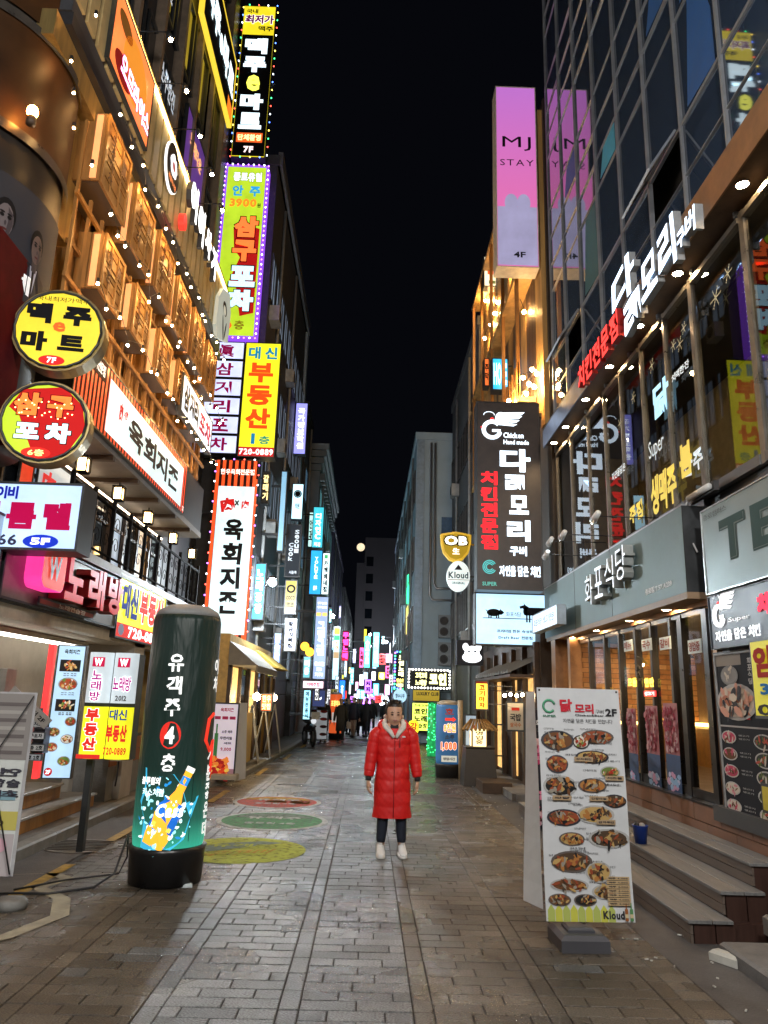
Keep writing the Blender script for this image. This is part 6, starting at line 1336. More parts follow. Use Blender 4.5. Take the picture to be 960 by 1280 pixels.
vs('white strip sign farther left', (436, 850, 439, 850, 439, 868, 436, 868), 70, lit(.9, .95, 1, 1.5))
vs('yellow slim sign high in the middle distance', (455, 786, 459, 786, 458, 803, 454, 803), 60, lit(.9, .8, .05, 1.3))
vs('small cyan sign cube in the middle distance', (427, 843, 430, 843, 430, 849, 427, 849), 44, lit(.9, .9, .1, 1.2))
vs('yellow green striped board above the orange column', (412, 861, 422, 861, 421, 874, 412, 874), 38, lit(.4, .35, .1, .8), [('막창', .1, .5, .9, .9, bk, dict(bold=.05)), ('곱창', .1, .1, .9, .45, bk, dict(bold=.05))], fields=[(.05, .4, .95, .5, ink(.05, .3, .1, .6), 2)])
vs('curved cyan lit sign beside the lowest striped vertical sign', (317, 702, 332, 706, 330, 778, 315, 772), 21.5, lit(.05, .4, .75, 1.1), [('노래광장', .25, .1, .8, .9, wi, V)])
vs('cool white lit strip window at the corner of the dark building', (349, 588, 358, 589, 356, 690, 348, 689), 22, lit(.25, .5, .7, .7), [], name='light_strip_sign')
vs('gold script lettering sign beside the striped vertical sign', (327, 588, 338, 590, 337, 632, 326, 628), 21, ink(.03, .025, .02, .3), [('갈매기', .2, .1, .8, .9, ink(1, .8, .35, 1.2), V)])
vs('white and blue lit sign low on the left beside the hourglass sign', (342, 790, 352, 791, 351, 830, 341, 829), 23.5, lit(.3, .45, .9, 1.2), [('당구장', .2, .1, .8, .9, wi, V)])
vs('cyan lit sign above the pink band sign', (379, 820, 389, 820, 388, 848, 378, 848), 28, lit(.15, .5, .55, 1.1), [('미용', .2, .15, .8, .85, wi, V)])
vs('pale green lit sign behind the lavender sign', (386, 640, 392, 640, 391, 684, 385, 684), 34, lit(.5, .85, .8, 1.0), [('안과', .2, .2, .8, .8, bk, V)])
vs('white lit sign box low beside the orange inflatable', (404, 872, 411, 872, 411, 884, 404, 884), 34, lit(.9, .95, 1, 1.3), [('분식', .15, .2, .85, .8, bk, {})], name='far_sign')
# amber fish lanterns
for i, (px_, py_) in enumerate(((381, 808), (387, 815))):
    x_, z_ = AY(px_, py_, 25); t = thing('paper_lantern', 'orange glowing lantern on the left street side, %s' % ('upper left', 'lower right')[i], 'lantern', (x_, 25, z_), 0, 'orange lanterns'); b = MB(); b.ball((0, 0, 0), .13, lit(1, .42, .03, 2.6), 12, 8, (1.1, 1, 1.1)); b.build('shade', t); b = MB(); b.tube([(0, 0, .13), (-.05, 0, .5)], .01, BLACK(), 4); b.build('cord', t)
# awnings and restaurant front at the left, Y 16.5-22
rf = thing('timber_restaurant', 'ochre lit timber restaurant front under grey awnings on the left', 'shopfront', (-3.05, 16.5, .12))
b = MB(); b.box(-1.8, .02, 0, 8.5, 0, 2.9, mat('ochre_wall', (.6, .4, .13), .6, vary=.3)); b.build('wall', rf)
for k in range(7): b = MB(); b.box(.02, .1, k*1.3, k*1.3+.14, 0, 2.5, timber_d); b.build('post', rf)
for k in range(4): b = MB(); b.box(.02, .04, .3+k*1.3, 1.2+k*1.3, .8, 2.2, glassd if k % 2 else mat('amber_window', (.3, .2, .1), .4, emit=(.8, .5, .15), es=1.4, vary=.5)); b.build('window', rf)
b = MB(); b.box(.04, .3, 1.3, 2.2, .1, 1.2, mat('ochre_counter', (.45, .3, .08), .5)); b.build('counter', rf)
t = thing('awning', 'grey canvas awning above the left restaurant front', 'awning', (-3.0, 16.3, 2.35)); b = MB(); b.add([(0, 0, .5), (0, 3.6, .5), (.62, 3.6, 0), (.62, 0, 0), (0, 0, 0), (0, 3.6, 0)], [(0, 3, 2, 1), (0, 4, 3), (1, 2, 5), (4, 5, 2, 3)], mat('grey_canvas', (.2, .19, .16), .7, vary=.2)); b.build('canvas', t)
b = MB(); b.box(.6, .63, 0, 3.6, -.14, 0, mat('grey_canvas', (.2, .19, .16), .7)); b.build('valance', t)
t = thing('awning', 'smaller mustard awning beyond the grey one', 'awning', (-3.0, 20.1, 2.45)); b = MB(); b.add([(0, 0, .45), (0, 3, .45), (.6, 3, 0), (.6, 0, 0), (0, 0, 0), (0, 3, 0)], [(0, 3, 2, 1), (0, 4, 3), (1, 2, 5), (4, 5, 2, 3)], mat('mustard_canvas', (.45, .32, .06), .7, vary=.2)); b.build('canvas', t)
for i, (px_, py_, y_) in enumerate(((321, 871, 17.4), (342, 872, 19.8))):
    x_, z_ = AY(px_, py_, y_); t = thing('globe_lamp', 'round white globe lamp beside the orange sign, %s' % ('left', 'right')[i], 'globe lamp', (x_, y_, z_), 0, 'globe lamps at the restaurant'); b = MB(); b.ball((0, 0, 0), .085, WARMG, 14, 10); b.build('globe', t); b = MB(); b.tube([(0, 0, .08), (0, 0, .25)], .012, BLACK(), 5); b.build('stem', t)
vs('orange lit box sign between two globe lamps', (326, 866, 341, 867, 340, 890, 325, 889), 18.6, lit(1, .16, .02, 1.4), [('한우', .15, .5, .85, .9, ink(1, .85, .5, 1.3), dict(bold=.05)), ('맛집', .15, .1, .85, .45, ink(1, .85, .5, 1.3), dict(bold=.05))], name='lantern_sign', grp='signs at the restaurant front')
vs('yellow green star sign above the mustard awning', (334, 829, 343, 829, 343, 846, 334, 846), 21, lit(.8, .8, .2, 1.0), [('별', .1, .1, .9, .9, ink(.2, .4, .05, .3), dict(bold=.05))], name='small_sign', grp='signs at the restaurant front')
s = vs('white restaurant banner stand with soju bottle and red food picture on the left pavement', (264, 878, 294, 878, 299, 976, 262, 976), 15.6, mat('banner_white_b', (.8, .76, .86), .5, emit=(.8, .72, .9), es=.3, vary=.15), [('육회지존', .3, .88, .8, .93, rk, dict(bold=.02)), ('9,000', .4, .37, .8, .42, rk, dict(bold=.03)), ('소주 맥주', .4, .6, .8, .64, kk), ('무한리필', .35, .52, .8, .56, kk), ('세트', .5, .46, .8, .49, kk)], d=.02, fields=[(.1, .78, .32, .82, ink(.6, .05, .15), 2), (.38, .78, .6, .82, ink(.6, .05, .15), 2), (.66, .78, .88, .82, ink(.6, .05, .15), 2), (.14, .3, .28, .6, ink(.1, .4, .15), 2), (.18, .6, .24, .72, ink(.1, .4, .15), 2), (.0, .0, 1, .15, ink(.55, .35, .5), 2)], name='banner_stand', grp='banners on the left pavement')
b = MB(); random.seed(8)
for k in range(80): b.ell(s.w*random.uniform(.12, .7), s.h*random.uniform(.03, .28), .03+.04*random.random(), .03+.03*random.random(), -.012-.0003*k, random.choice((ink(.7, .06, .02, .3), ink(.9, .3, .05, .3), ink(.5, .02, .02, .2), ink(.9, .6, .1, .3))), n=6, jit=.3)
b.build('food_print', s.t); b = MB(); b.bbox(.1, .6, -.2, .1, -s.t.location.z+.12, -s.t.location.z+.22, mat('cream_base', (.4, .36, .28), .5), .02); b.build('base', s.t); b = MB(); b.quad((s.w, 0, 0), (s.w+.14, .5, 0), (s.w+.08, .45, s.h), (s.w, .02, s.h), vw); b.build('rear_sheet', s.t)
# leaning boards on the left pavement
for i in range(3):
    x_, y_ = -2.85+.05*i, 19.2+i*1.9; t = thing('a_frame_board', 'folding sign board seen edge-on on the left pavement, %s' % ('nearest', 'middle one', 'farthest')[i], 'a-frame board', (x_, y_, .12), R(6), 'folding boards on the left pavement')
    for s_ in (-1, 1): b = MB(); b.add([(s_*.22, -.3, 0), (s_*.22, .3, 0), (0, .3, 1.35), (0, -.3, 1.35)], [(0, 1, 2, 3)], paint(.55, .52, .42)); b.tube([(s_*.23, -.3, 0), (.0, -.3, 1.37)], .018, paint(.6, .6, .55)); b.tube([(s_*.23, .3, 0), (.0, .3, 1.37)], .018, paint(.6, .6, .55)); b.build('panel', t)
# motorbike
mk = thing('motorbike', 'black motorbike parked at the left kerb facing the street', 'motorbike', (-2.1, 28.4, 0), R(18))
rub = paint(.015, .015, .015, .6)
for y_ in (-.65, .65):
    b = MB(); b.tube([(0, y_+.29*math.cos(a/12*2*math.pi), .32+.29*math.sin(a/12*2*math.pi)) for a in range(13)], .05, rub, 8); w = b.build('wheel', mk); b = MB(); b.tube([(-.03, y_, .32), (.03, y_, .32)], .16, silver, 14); b.build('hub', w)
b = MB(); b.rings([[(x*.14*s_, y, .62+.17*s_*z) for x, z in ((1, 0), (.7, .7), (0, 1), (-.7, .7), (-1, 0), (-.7, -.7), (0, -1), (.7, -.7))] for y, s_ in ((-.75, .3), (-.45, .9), (-.1, 1), (.2, .9), (.45, .4))], paint(.02, .02, .025, .25)); b.build('body', mk)
b = MB(); b.rings([[(x*.14, y, z_+.05*z) for x, z in ((1, 0), (.7, .7), (0, 1), (-.7, .7), (-1, 0), (0, -1))] for y, z_ in ((-.1, .82), (.3, .8), (.75, .92))], rub); b.build('seat', mk)
b = MB(); b.tube([(0, -.65, .32), (0, -.45, 1.0)], .03, silver); b.tube([(-.33, -.3, 1.05), (-.1, -.42, 1.0), (.1, -.42, 1.0), (.33, -.3, 1.05)], .016, rub); b.build('handlebar', mk)
b = MB(); b.ball((0, -.6, .88), .1, lit(.8, .85, .9, .6), 12, 8); b.build('headlight', mk); b = MB(); b.box(-.15, .15, -.85, -.83, .95, 1.2, paint(.6, .6, .55)); b.build('windscreen', mk)
# food poster board and orange inflatable column
vs('grey poster board with rows of red dishes behind the walking pair', (383, 886, 410, 888, 409, 925, 385, 924), 29.8, mat('board_grey', (.45, .47, .5), .5, emit=(.5, .55, .6), es=.25), [], name='poster_board', d=.06, grp='boards on the left pavement')
s = bpy.data.objects['poster_board']; b = MB()
for r_ in range(4):
    for c_ in range(2): dish(b, .22+.4*c_, .2+.28*r_, .14, .06, -.012, [ink(.3, .03, .03), ink(.05, .02, .02)], plate=ink(.2, .05, .05), n=8)
b.build('food_print', s)
t = inflatable('orange_inflatable', 'red orange inflatable column with white cap behind the walking pair', AY(419, 910, 33)[0], 33, .27, 1.95, .25, lit(.9, .13, .03, .5), paint(.7, .68, .66), BLACK()); b = MB(); put_text(b, '포장마차', -.2, .2, 1.35, 1.6, -.34, ink(1, .8, .2, 1.3), bold=.05); b.rect(-.15, .15, .7, 1.1, -.345, ink(.7, .65, .6, .5)); b.build('lettering', t)

# ------------------------------------------------------------------ right side beyond the glass building
gold_wd = mat('golden_boards', (.45, .27, .09), .55, vary=.5, vscale=3, aniso=(1, 1, .12), bump=.3)
gb = thing('timber_pub_building', 'timber clad pub building with rows of warm bulbs beyond the glass building', 'building', (4, 14.6, 0))
def gp(name, mb, **k): o = mb.build(name, gb, **k); o.location = (-4, -14.6, 0); return o
b = MB(); b.box(3.6, 9, 14.5, 23.2, 0, 15.4, mat('dark_pub_wall', (.05, .04, .032), .6, vary=.3)); gp('wall', b)
random.seed(4)
for k in range(26):
    ya = 14.6+k*.33
    b = MB(); b.box(3.5, 3.6, ya+.01, ya+.32, 7.8 if k % 9 else 7.4, 15.2+random.uniform(-.05, .05), gold_wd if k % 5 in (0, 1) or k > 17 else timber_d); gp('plank', b)
for z_ in (8.2, 11.3, 14.6): b = MB(); b.box(3.1, 3.6, 15.4, 23, z_, z_+.12, gold_wd); gp('eave', b)
for k in range(5): b = MB(); b.box(3.1, 3.18, 15.5+k*1.8, 15.6+k*1.8, 8.3, 14.6, timber); gp('balcony_post', b)
for k in range(14): b = MB(); b.box(3.12, 3.16, 15.5+k*.35, 15.56+k*.35, 8.32, 9.2, timber); gp('baluster', b)
for nm, ps, lab in (('bulb_string', ((614, 375, 21), (618, 392, 20.5), (613, 406, 21), (606, 423, 21.6), (622, 378, 20), (607, 376, 22), (635, 341, 18), (655, 390, 16)), 'string of warm bulbs up the timber pub gable'), ('bulb_string', ((636, 501, 16), (665, 462, 14.8), (671, 467, 14.7), (661, 480, 15), (658, 492, 15), (654, 472, 15.4), (650, 498, 15.8), (668, 484, 14.8), (646, 506, 16)), 'string of warm bulbs on the lower pub terrace')):
    t = thing(nm, lab, 'string lights', (3.0, 16, 9)); b = MB(); pts = []
    for (px_, py_, y_) in ps:
        x_, z_ = AY(px_, py_, y_); pts.append((x_-3, y_-16, z_-9)); bulb(t, pts[-1], .045)
    b.tube([(p[0], p[1], p[2]+.1) for p in pts], .008, BLACK(), 4); b.build('wire', t)
s = vs('pale lit gable sign with an orange disc and green brush strokes on the timber pub', (604, 336, 620, 305, 621, 345, 605, 372), 20.5, lit(.85, .75, .5, 1.2), fields=[(.3, .4, .75, .7, ink(.85, .12, .03, .8), 2), (.2, .75, .6, .85, ink(.2, .3, .1, .3), 2), (.4, .1, .9, .2, ink(.2, .3, .1, .3), 2)], name='gable_sign', grp='signs on the timber pub')
vs('blue lit sign HOBO with orange edge on the timber pub', (613, 455, 634, 440, 637, 478, 617, 498), 18, lit(.02, .4, .8, 1.3), [('HOPE', .1, .15, .9, .85, ink(.5, .85, 1, 1.6), dict(bold=.06))], name='blue_sign', grp='signs on the timber pub')
vs('orange red sign beside the blue pub sign', (603, 450, 610, 445, 614, 478, 607, 488), 19, lit(.8, .15, .03, 1.0), [('주막', .2, .2, .8, .8, bk, V)], name='orange_sign', grp='signs on the timber pub')
# pub ground floor: tiled canopy, globes, doorway
tile = mat('grey_roof_tile', (.14, .135, .12), .5, vary=.25)
t = thing('tiled_canopy', 'little grey tiled canopy over the pub entrance at right', 'canopy', (3.35, 14.9, 2.3))
for k in range(14):
    b = MB(); ya = k*.34; b.add([(.25, ya, .42), (.25, ya+.3, .42), (-.62, ya+.3, 0), (-.62, ya, 0), (.25, ya+.15, .5), (-.62, ya+.15, .08)], [(0, 4, 5, 3), (4, 1, 2, 5), (3, 5, 2), (0, 1, 4)], tile); b.build('tile_course', t)
b = MB(); b.box(-.6, .25, 0, 4.8, -.08, -.02, timber_d); b.build('eave_board', t)
t = thing('globe_string', 'row of glowing white globe bulbs under the tiled canopy', 'string lights', (2.6, 14.8, AY(660, 870, 14.8)[1]))
for k, px_ in enumerate((631, 638, 646, 653, 661, 668, 676, 684)): bulb(t, (AY(px_, 870, 14.8+.1*(k % 3))[0]-2.6, .1*(k % 3), .02*(k % 2)), .034, WARMG)
b = MB(); b.tube([(-.25, 0, .08), (1.1, .1, .08)], .008, BLACK(), 4); b.build('wire', t)
pg_ = thing('pub_entrance', 'dark timber pub entrance with posts and a low dark plinth', 'shopfront', (3.3, 14.6, 0))
b = MB(); b.box(0, .3, 0, 8.4, 0, 3.1, mat('pub_dark_timber', (.06, .038, .022), .55, vary=.4, aniso=(1, 1, .2))); b.build('wall', pg_)
for k in range(7): b = MB(); b.box(-.1, 0, .1+k*1.2, .26+k*1.2, .12, 2.9, timber_d); b.build('post', pg_)
for k in range(4): b = MB(); b.box(-.02, 0, .5+k*1.9, 1.1+k*1.9, .2, 2.3, mat('warm_doorway', (.3, .2, .08), .5, emit=(.9, .5, .15), es=1.1, vary=.5)); b.build('lit_panel', pg_)
b = MB(); b.box(-.62, 0, -.2, 2.8, 0, .13, conc); b.build('plinth', pg_)
for k in range(5): b = MB(); b.tube([(-.05, 3.9+.2*k, 3.1), (-.05, 3.9+.2*k, 4.1)], .08, mat('brass_pipe', (.5, .35, .12), .3, .8)); b.build('brass_pipe', pg_)
vs('white cloth banner with red label hung by the pub entrance', (632, 877, 656, 877, 656, 917, 633, 912), 14.9, mat('cloth_white', (.55, .5, .4), .7, vary=.1), [('국밥', .2, .35, .8, .6, kk), ('쌀국수', .2, .15, .8, .3, ink(.5, .2, .1))], fields=[(.3, .7, .72, .8, ink(.6, .04, .02), 2)], name='cloth_banner', d=.02, grp='signs at the pub entrance', rim=False)
t = thing('wooden_block_step', 'dark wooden box step in front of the pub', 'step', (*G(621, 992), 0), 0); b = MB(); b.bbox(-.28, .3, -.02, .9, 0, .2, timber_d, .01); b.build('box', t)
lt = thing('lantern_stand', 'dark tapered stand with a little thatched lantern at the pub corner', 'lantern stand', (*G(600, 983), 0), 0)
b = MB(); b.rings([[(sx*w, sy*w+.25, z) for sx, sy in ((-1, -1), (1, -1), (1, 1), (-1, 1))] for w, z in ((.36, 0), (.3, .75), (.32, .78), (.3, .8))], paint(.035, .032, .03), smooth=False); b.build('pedestal', lt)
b = MB(); b.box(-.16, .16, .1, .4, .8, 1.15, lit(1, .75, .35, 1.8)); b.build('lantern_box', lt)
for sx in (-.17, .15): b = MB(); b.box(sx, sx+.03, .07, .1, .8, 1.17, timber_d); b.build('corner_bar', lt)
b = MB(); put_text(b, '영업중', -.08, .08, .84, 1.12, .095, k_, vert=True); b.build('lettering', lt)
for k in range(9): b = MB(); x_ = -.32+k*.08; b.tube([(x_*1.15, .0, 1.14), (x_*.5, .22, 1.36)], [.035, .02], mat('thatch', (.42, .26, .1), .7, vary=.3), 6); b.build('thatch_roll', lt)
b = MB(); b.tube([(0, .25, 1.3), (0, .25, 1.9)], .05, timber_d); b.build('finial', lt)
vs('yellow amber vertical lantern sign over the lantern stand', (593, 850, 611, 850, 611, 888, 594, 888), 15.6, lit(1, .55, .04, 1.9), [('고기마차', .3, .08, .72, .85, ink(.3, .05, .01, .2), V)], fields=[(.0, .88, 1, 1, ink(.25, .03, .01, .3), 2)], name='amber_lantern_sign', grp='signs at the pub entrance')
t = thing('timber_pole', 'pale timber pole standing beside the lantern stand', 'pole', (*G(576, 975), 0)); b = MB(); b.tube([(0, 0, 0), (-.02, 0, 1.75)], [.05, .06], mat('pale_wood', (.5, .4, .26), .6)); b.tube([(0, .3, 0), (0, .3, 1.7)], .02, timber_d); b.build('pole', t)
vs('pale fabric banner with pictures leaning behind the timber pole', (581, 893, 602, 893, 602, 958, 580, 958), 17.2, lit(.35, .45, .55, .6), [('생맥주', .3, .3, .7, .8, ink(.5, .08, .08), V)], name='fabric_banner', d=.02, grp='banners on the right pavement')
t = inflatable('blue_inflatable', 'blue inflatable column with red arrow and 1,000 lettering on the right', G(556, 968)[0], 18.4, .29, 1.75, .3, mat('blue_skin', (.03, .1, .22), .45, emit=(.05, .22, .5), es=.32, vary=.4, vscale=1.5), mat('cream_cap', (.5, .42, .3), .5), BLACK())
b = MB(); y_ = -.3; b.rect(-.1, .08, 1.28, 1.34, y_, ink(.8, .05, .03, .8)); b.flat([(.08, 1.25), (.16, 1.31), (.08, 1.37)], y_, ink(.8, .05, .03, .8)); put_text(b, '8천원', -.13, .15, 1.02, 1.22, y_, ink(1, .4, .08, 1), bold=.06, outline=ink(.9, .9, .9, .8)); put_text(b, '소주', -.1, .12, .86, .96, y_, ink(.1, .1, .1)); put_text(b, '1,000', -.19, .17, .6, .8, y_, ink(.95, .15, .03, 1), bold=.08, outline=ink(.95, .9, .8, .8)); b.rect(-.18, .18, .36, .5, y_, ink(.6, .62, .55, .5)); put_text(b, '영업시간', -.14, .14, .4, .46, y_-.004, kk); put_text(b, '호', -.1, .1, 1.42, 1.56, y_, ink(.4, .05, .03, .3)); b.build('lettering', t)
# second and third banner seen left of the menu banner
s = vs('white banner stand turned edge-on behind the menu banner', (657, 884, 668, 886, 666, 1036, 655, 1034), 10.8, vw, name='banner_stand', d=.01, grp='banners on the right pavement', rim=False)
s = vs('black banner with pink meat picture half hidden behind the menu banner', (667, 884, 685, 886, 685, 1040, 667, 1038), 11.3, ink(.02, .02, .03), [('화포', .2, .85, .9, .9, ink(.7, .7, .7)), ('돼지고기', .2, .8, .9, .83, ink(.6, .6, .6))], name='banner_stand', d=.01, grp='banners on the right pavement', rim=False)
b = MB()
for k in range(80): b.ell(s.w*random.uniform(.2, .95), s.h*random.choice((random.uniform(.55, .76), random.uniform(.05, .35))), .03, .03, -.01-.0003*k, random.choice((ink(.75, .25, .4), ink(.8, .55, .6), ink(.5, .05, .15), ink(.3, .1, .08))), n=7, jit=.3)
b.build('meat_print', s.t)

# grey buildings at right
block('grey_step_building', 'dark grey office building behind the black chicken sign', 3.4, 10, 23.4, 31.6, 14.3, con1, -1, bay=1.5)
pb = block('pipe_building', 'pale blue grey rendered building jutting into the street with drain pipes on its front', 1.85, 6.5, 32.2, 60, 13.2, mat('pale_blue_render', (.4, .52, .6), .6, vary=.15, vscale=.8, bump=.2), -1, bay=3)
cxp = (1.85+6.5)/2
b = MB(); b.box(1.87-cxp, 2.2-cxp, -.08, 0, 0, 13.2, mat('steel_blue_strip', (.3, .42, .55), .4, .3)); b.build('corner_strip', pb)
for i, (xx, zz_) in enumerate(((2.5, 5.9), (2.68, 6.4))):
    b = MB(); b.tube([(xx-cxp, -.15, 13), (xx-cxp, -.15, zz_+.2), (xx+.12-cxp, -.15, zz_), (4.6-cxp, -.15, zz_)], .05, silver, 8); b.build('drain_pipe', pb)
for i in range(2):
    t = thing('air_conditioner', 'double fan air conditioner unit on the pale blue wall, %s' % ('upper', 'lower')[i], 'air conditioner', (2.9, 31.85, 4.3-i*1.15), 0, 'air conditioners on the wall'); b = MB(); b.box(0, .75, 0, .3, 0, .95, paint(.3, .33, .35)); b.build('case', t)
    for q in (.25, .7): b = MB(); b.tube([(.22+.17*math.cos(a/12*6.283), -.01, q+.17*math.sin(a/12*6.283)) for a in range(13)], .015, BLACK(), 4); b.disc(.22, q, .15, .15, -.005, .0, BLACK(), 14); b.build('fan', t)
    b = MB(); b.box(.5, .72, -.02, 0, .1, .85, paint(.4, .45, .5)); b.build('grille', t)
b = MB(); b.box(3.0-cxp, 4.5-cxp, -.06, 0, 8.2, 9.6, paint(.08, .16, .28)); b.build('blue_panel', pb)
s = vs('black marquee sign 고래고래 코인 with bulbs along its edges', (511, 837, 562, 838, 562, 860, 511, 860), 31.2, ink(.02, .02, .02, .2), [('고래고래', .16, .52, .44, .86, ink(1, .95, .4, 1.8), dict(bold=.06)), ('노래방', .16, .12, .44, .45, ink(1, .95, .4, 1.8), dict(bold=.06)), ('코인', .5, .15, .92, .85, ink(1, .95, .4, 2), dict(bold=.09))], name='marquee_sign', grp='karaoke signs')
bulbs_round(s.t, s.w, s.h, [mat('white_dot', (1, 1, 1), .3, emit=(1, .95, .85), es=5, vary=0, sample=False)], .13, .04)
vs('mustard board LUXURY CLUB under the marquee sign', (516, 862, 550, 862, 550, 877, 515, 877), 31.4, ink(.4, .28, .03, .6), [('LUXURY CLUB', .15, .5, .95, .8, kk, dict(bold=.05))], name='club_board', grp='karaoke signs')
vs('lime yellow lit sign 고래고래 코인노래 below the club board', (515, 878, 536, 878, 537, 914, 514, 914), 31.6, lit(.75, .9, .12, 1.5), [('고래고래', .1, .84, .9, .94, kk, dict(bold=.04)), ('코인', .12, .58, .88, .8, kk, dict(bold=.07)), ('노래', .12, .32, .88, .54, kk, dict(bold=.07)), ('연습장', .12, .1, .88, .28, kk, dict(bold=.05))], name='lime_sign', grp='karaoke signs')
x_, z_ = AY(500, 870, 34); t = thing('round_glass_sign', 'round pale blue sign above the head of the man in red', 'sign', (x_, 34, z_)); b = MB(); b.disc(0, 0, .3, .3, 0, .12, lit(.4, .65, .8, .9), 24); b.build('face', t); b = MB(); put_text(b, '향수나무', -.2, .2, -.1, .1, -.008, ink(.05, .15, .3)); b.build('lettering', t); b = MB(); b.box(.28, 1.1, .03, .07, .0, .04, STEEL()); b.build('bracket', t)
s = vs('neon framed vertical sign 코인노래 with rainbow bulbs in the middle distance', (494, 815, 509, 815, 508, 861, 493, 861), 40, ink(.02, .02, .02, .3), [('코인노래', .3, .32, .75, .92, ink(1, .95, .5, 2), dict(vert=True, bold=.08)), ('연습장', .15, .17, .85, .28, ink(1, .8, .2, 2), dict(bold=.06)), ('이벤트', .15, .04, .85, .15, ink(1, .95, .5, 1.6), dict(bold=.06))], name='rainbow_sign', grp='karaoke signs')
bulbs_round(s.t, s.w, s.h, [grnd, blud, viod], .16, .05)
t = thing('rainbow_banner', 'green and rainbow slanted lit pennant on the pale building side', 'sign', (1.8, 36, 6.2)); b = MB(); b.add([(0, 0, 0), (0, 2.5, .3), (0, 3, 1.8), (0, .3, 1.5)], [(0, 1, 2, 3)], lit(.05, .9, .4, 1.6)); b.add([(0, 1, -1.4), (0, 3, -1.2), (0, 2.5, 0), (0, .6, 0)], [(0, 1, 2, 3)], lit(.8, .6, .1, 1.4)); b.build('panel', t)
t = thing('green_light_column', 'column wrapped in green glitter lights beside the lime sign', 'light column', (AY(540, 920, 25)[0], 25, 0)); b = MB(); b.lathe([(.16, 0), (.14, 1.62), (.01, 1.66)], mat('green_tinsel', (.02, .2, .06), .4, emit=(.02, .45, .12), es=.7, vary=.9, vscale=14), n=14); b.build('column', t)
b = MB(); random.seed(6)
for k in range(120): a = random.uniform(0, 6.28); b.ball((.16*math.cos(a), .16*math.sin(a), random.uniform(.1, 1.62)), .014, grnd, 5, 4)
b.build('fairy_lights', t)
x_, z_ = AY(517, 909, 15.5); t = thing('small_yellow_sign', 'small yellow rounded hand sign beside the shoulder of the man in red', 'sign', (x_, 15.5, z_)); b = MB(); b.prism(rrect(0, 0, .2, .26, .07), 0, .05, lit(.9, .75, .02, 1.1)); b.build('face', t); b = MB(); put_text(b, '강', -.07, .07, -.06, .09, -.008, ink(.7, .1, .03, .3), bold=.05); b.build('lettering', t); b = MB(); b.tube([(0, .03, -.12), (.03, .03, -z_)], .012, paint(.5, .5, .4)); b.build('stick', t)
fb = block('far_tower', 'dark far office tower closing the street with a row of windows', -1.0, 10, 100, 118, 22.6, mat('plum_grey_render', (.17, .15, .165), .7, vary=.1, vscale=.2, emit=None), -1, bay=3)
for k in range(7):
    b = MB(); b.box(-5.3, -4.35, -.05, 0, 19-k*2.35, 20.3-k*2.35, glassd); b.build('front_window', fb)
b = MB(); b.box(-6.6, -5.5, .5, 18, 0, 19.5, mat('plum_grey_render', (.1, .09, .1))); b.build('side_wing', fb)
# far signs, a dense cluster on both sides of the far street
random.seed(12)
FC = [(1, .1, .35), (.1, .6, 1), (.9, .95, 1), (1, .05, .05), (.1, .9, .5), (1, .8, .1), (.5, .15, 1), (.9, .4, .7), (.2, .9, .95)]
txs = ['노래방', '호프', '치킨', 'PC방', '주점', '당구장', '커피', '모텔', '식당', '편의점', '미용실', '사진관']
spots = [(452, 822, 6, 26), (459, 815, 8, 40), (470, 812, 8, 44), (478, 824, 9, 14), (486, 823, 9, 12), (452, 850, 6, 14), (460, 858, 9, 18), (470, 862, 8, 16), (477, 845, 8, 10), (485, 840, 7, 16), (453, 868, 7, 12), (463, 872, 9, 10), (473, 874, 9, 10), (484, 862, 7, 14), (445, 872, 6, 10), (440, 874, 5, 8), (492, 862, 6, 8), (438, 838, 4, 8), (505, 790, 4, 20), (503, 770, 5, 12), (479, 800, 4, 10), (431, 868, 5, 10), (446, 858, 4, 12), (467, 845, 6, 12)]
cn = ['pink', 'blue', 'white', 'red', 'green', 'amber', 'violet', 'rose', 'cyan']
for i, (px_, py_, w_, h_) in enumerate(spots):
    Y_ = 44+ (i*7) % 40; c = FC[(i*4) % 9]; tx = txs[(i+i//12*5) % 12]
    vs('tiny %s %s lit sign reading %s far down the street, %s' % ('slim' if h_ > 17 else 'short', cn[(i*4) % 9], tx, ('high on the left', 'left of centre', 'centre', 'right of centre', 'low on the right')[min(4, max(0, int((px_-425)/16)))]+(' above' if py_ < 845 else ' below')), (px_-w_/2, py_-h_/2, px_+w_/2, py_-h_/2, px_+w_/2, py_+h_/2, px_-w_/2, py_+h_/2), Y_, lit(*c, 2.6), [(tx, .2, .1, .8, .9, wi if i % 3 else bk, dict(vert=h_ > w_*1.3, bold=.08))], name='far_sign', grp='far small signs')
for i in range(3):
    x_, z_ = AY((458, 466, 480)[i], (878, 868, 876)[i], 62); t = thing('neon_flower_light', 'round %s neon decoration far down the street' % ('violet', 'pink', 'cyan')[i], 'neon light', (x_, 62, z_), 0, 'neon decorations')
    b = MB(); 
    for k in range(6): b.ball((.3*math.cos(k), 0, .3*math.sin(k)), .15, (viod, mat('pink_dot', (1, .2, .6), .3, emit=(1, .1, .5), es=4, vary=0, sample=False), cold)[i], 8, 6)
    b.build('petals', t)
random.seed(31)
pal = [(.75, .9, 1), (.3, .6, .95), (.5, .75, .95), (.95, .97, 1), (.2, .75, .85), (.55, .5, .95)]
nm_ = ['pale blue', 'blue', 'sky blue', 'white', 'teal', 'lilac']
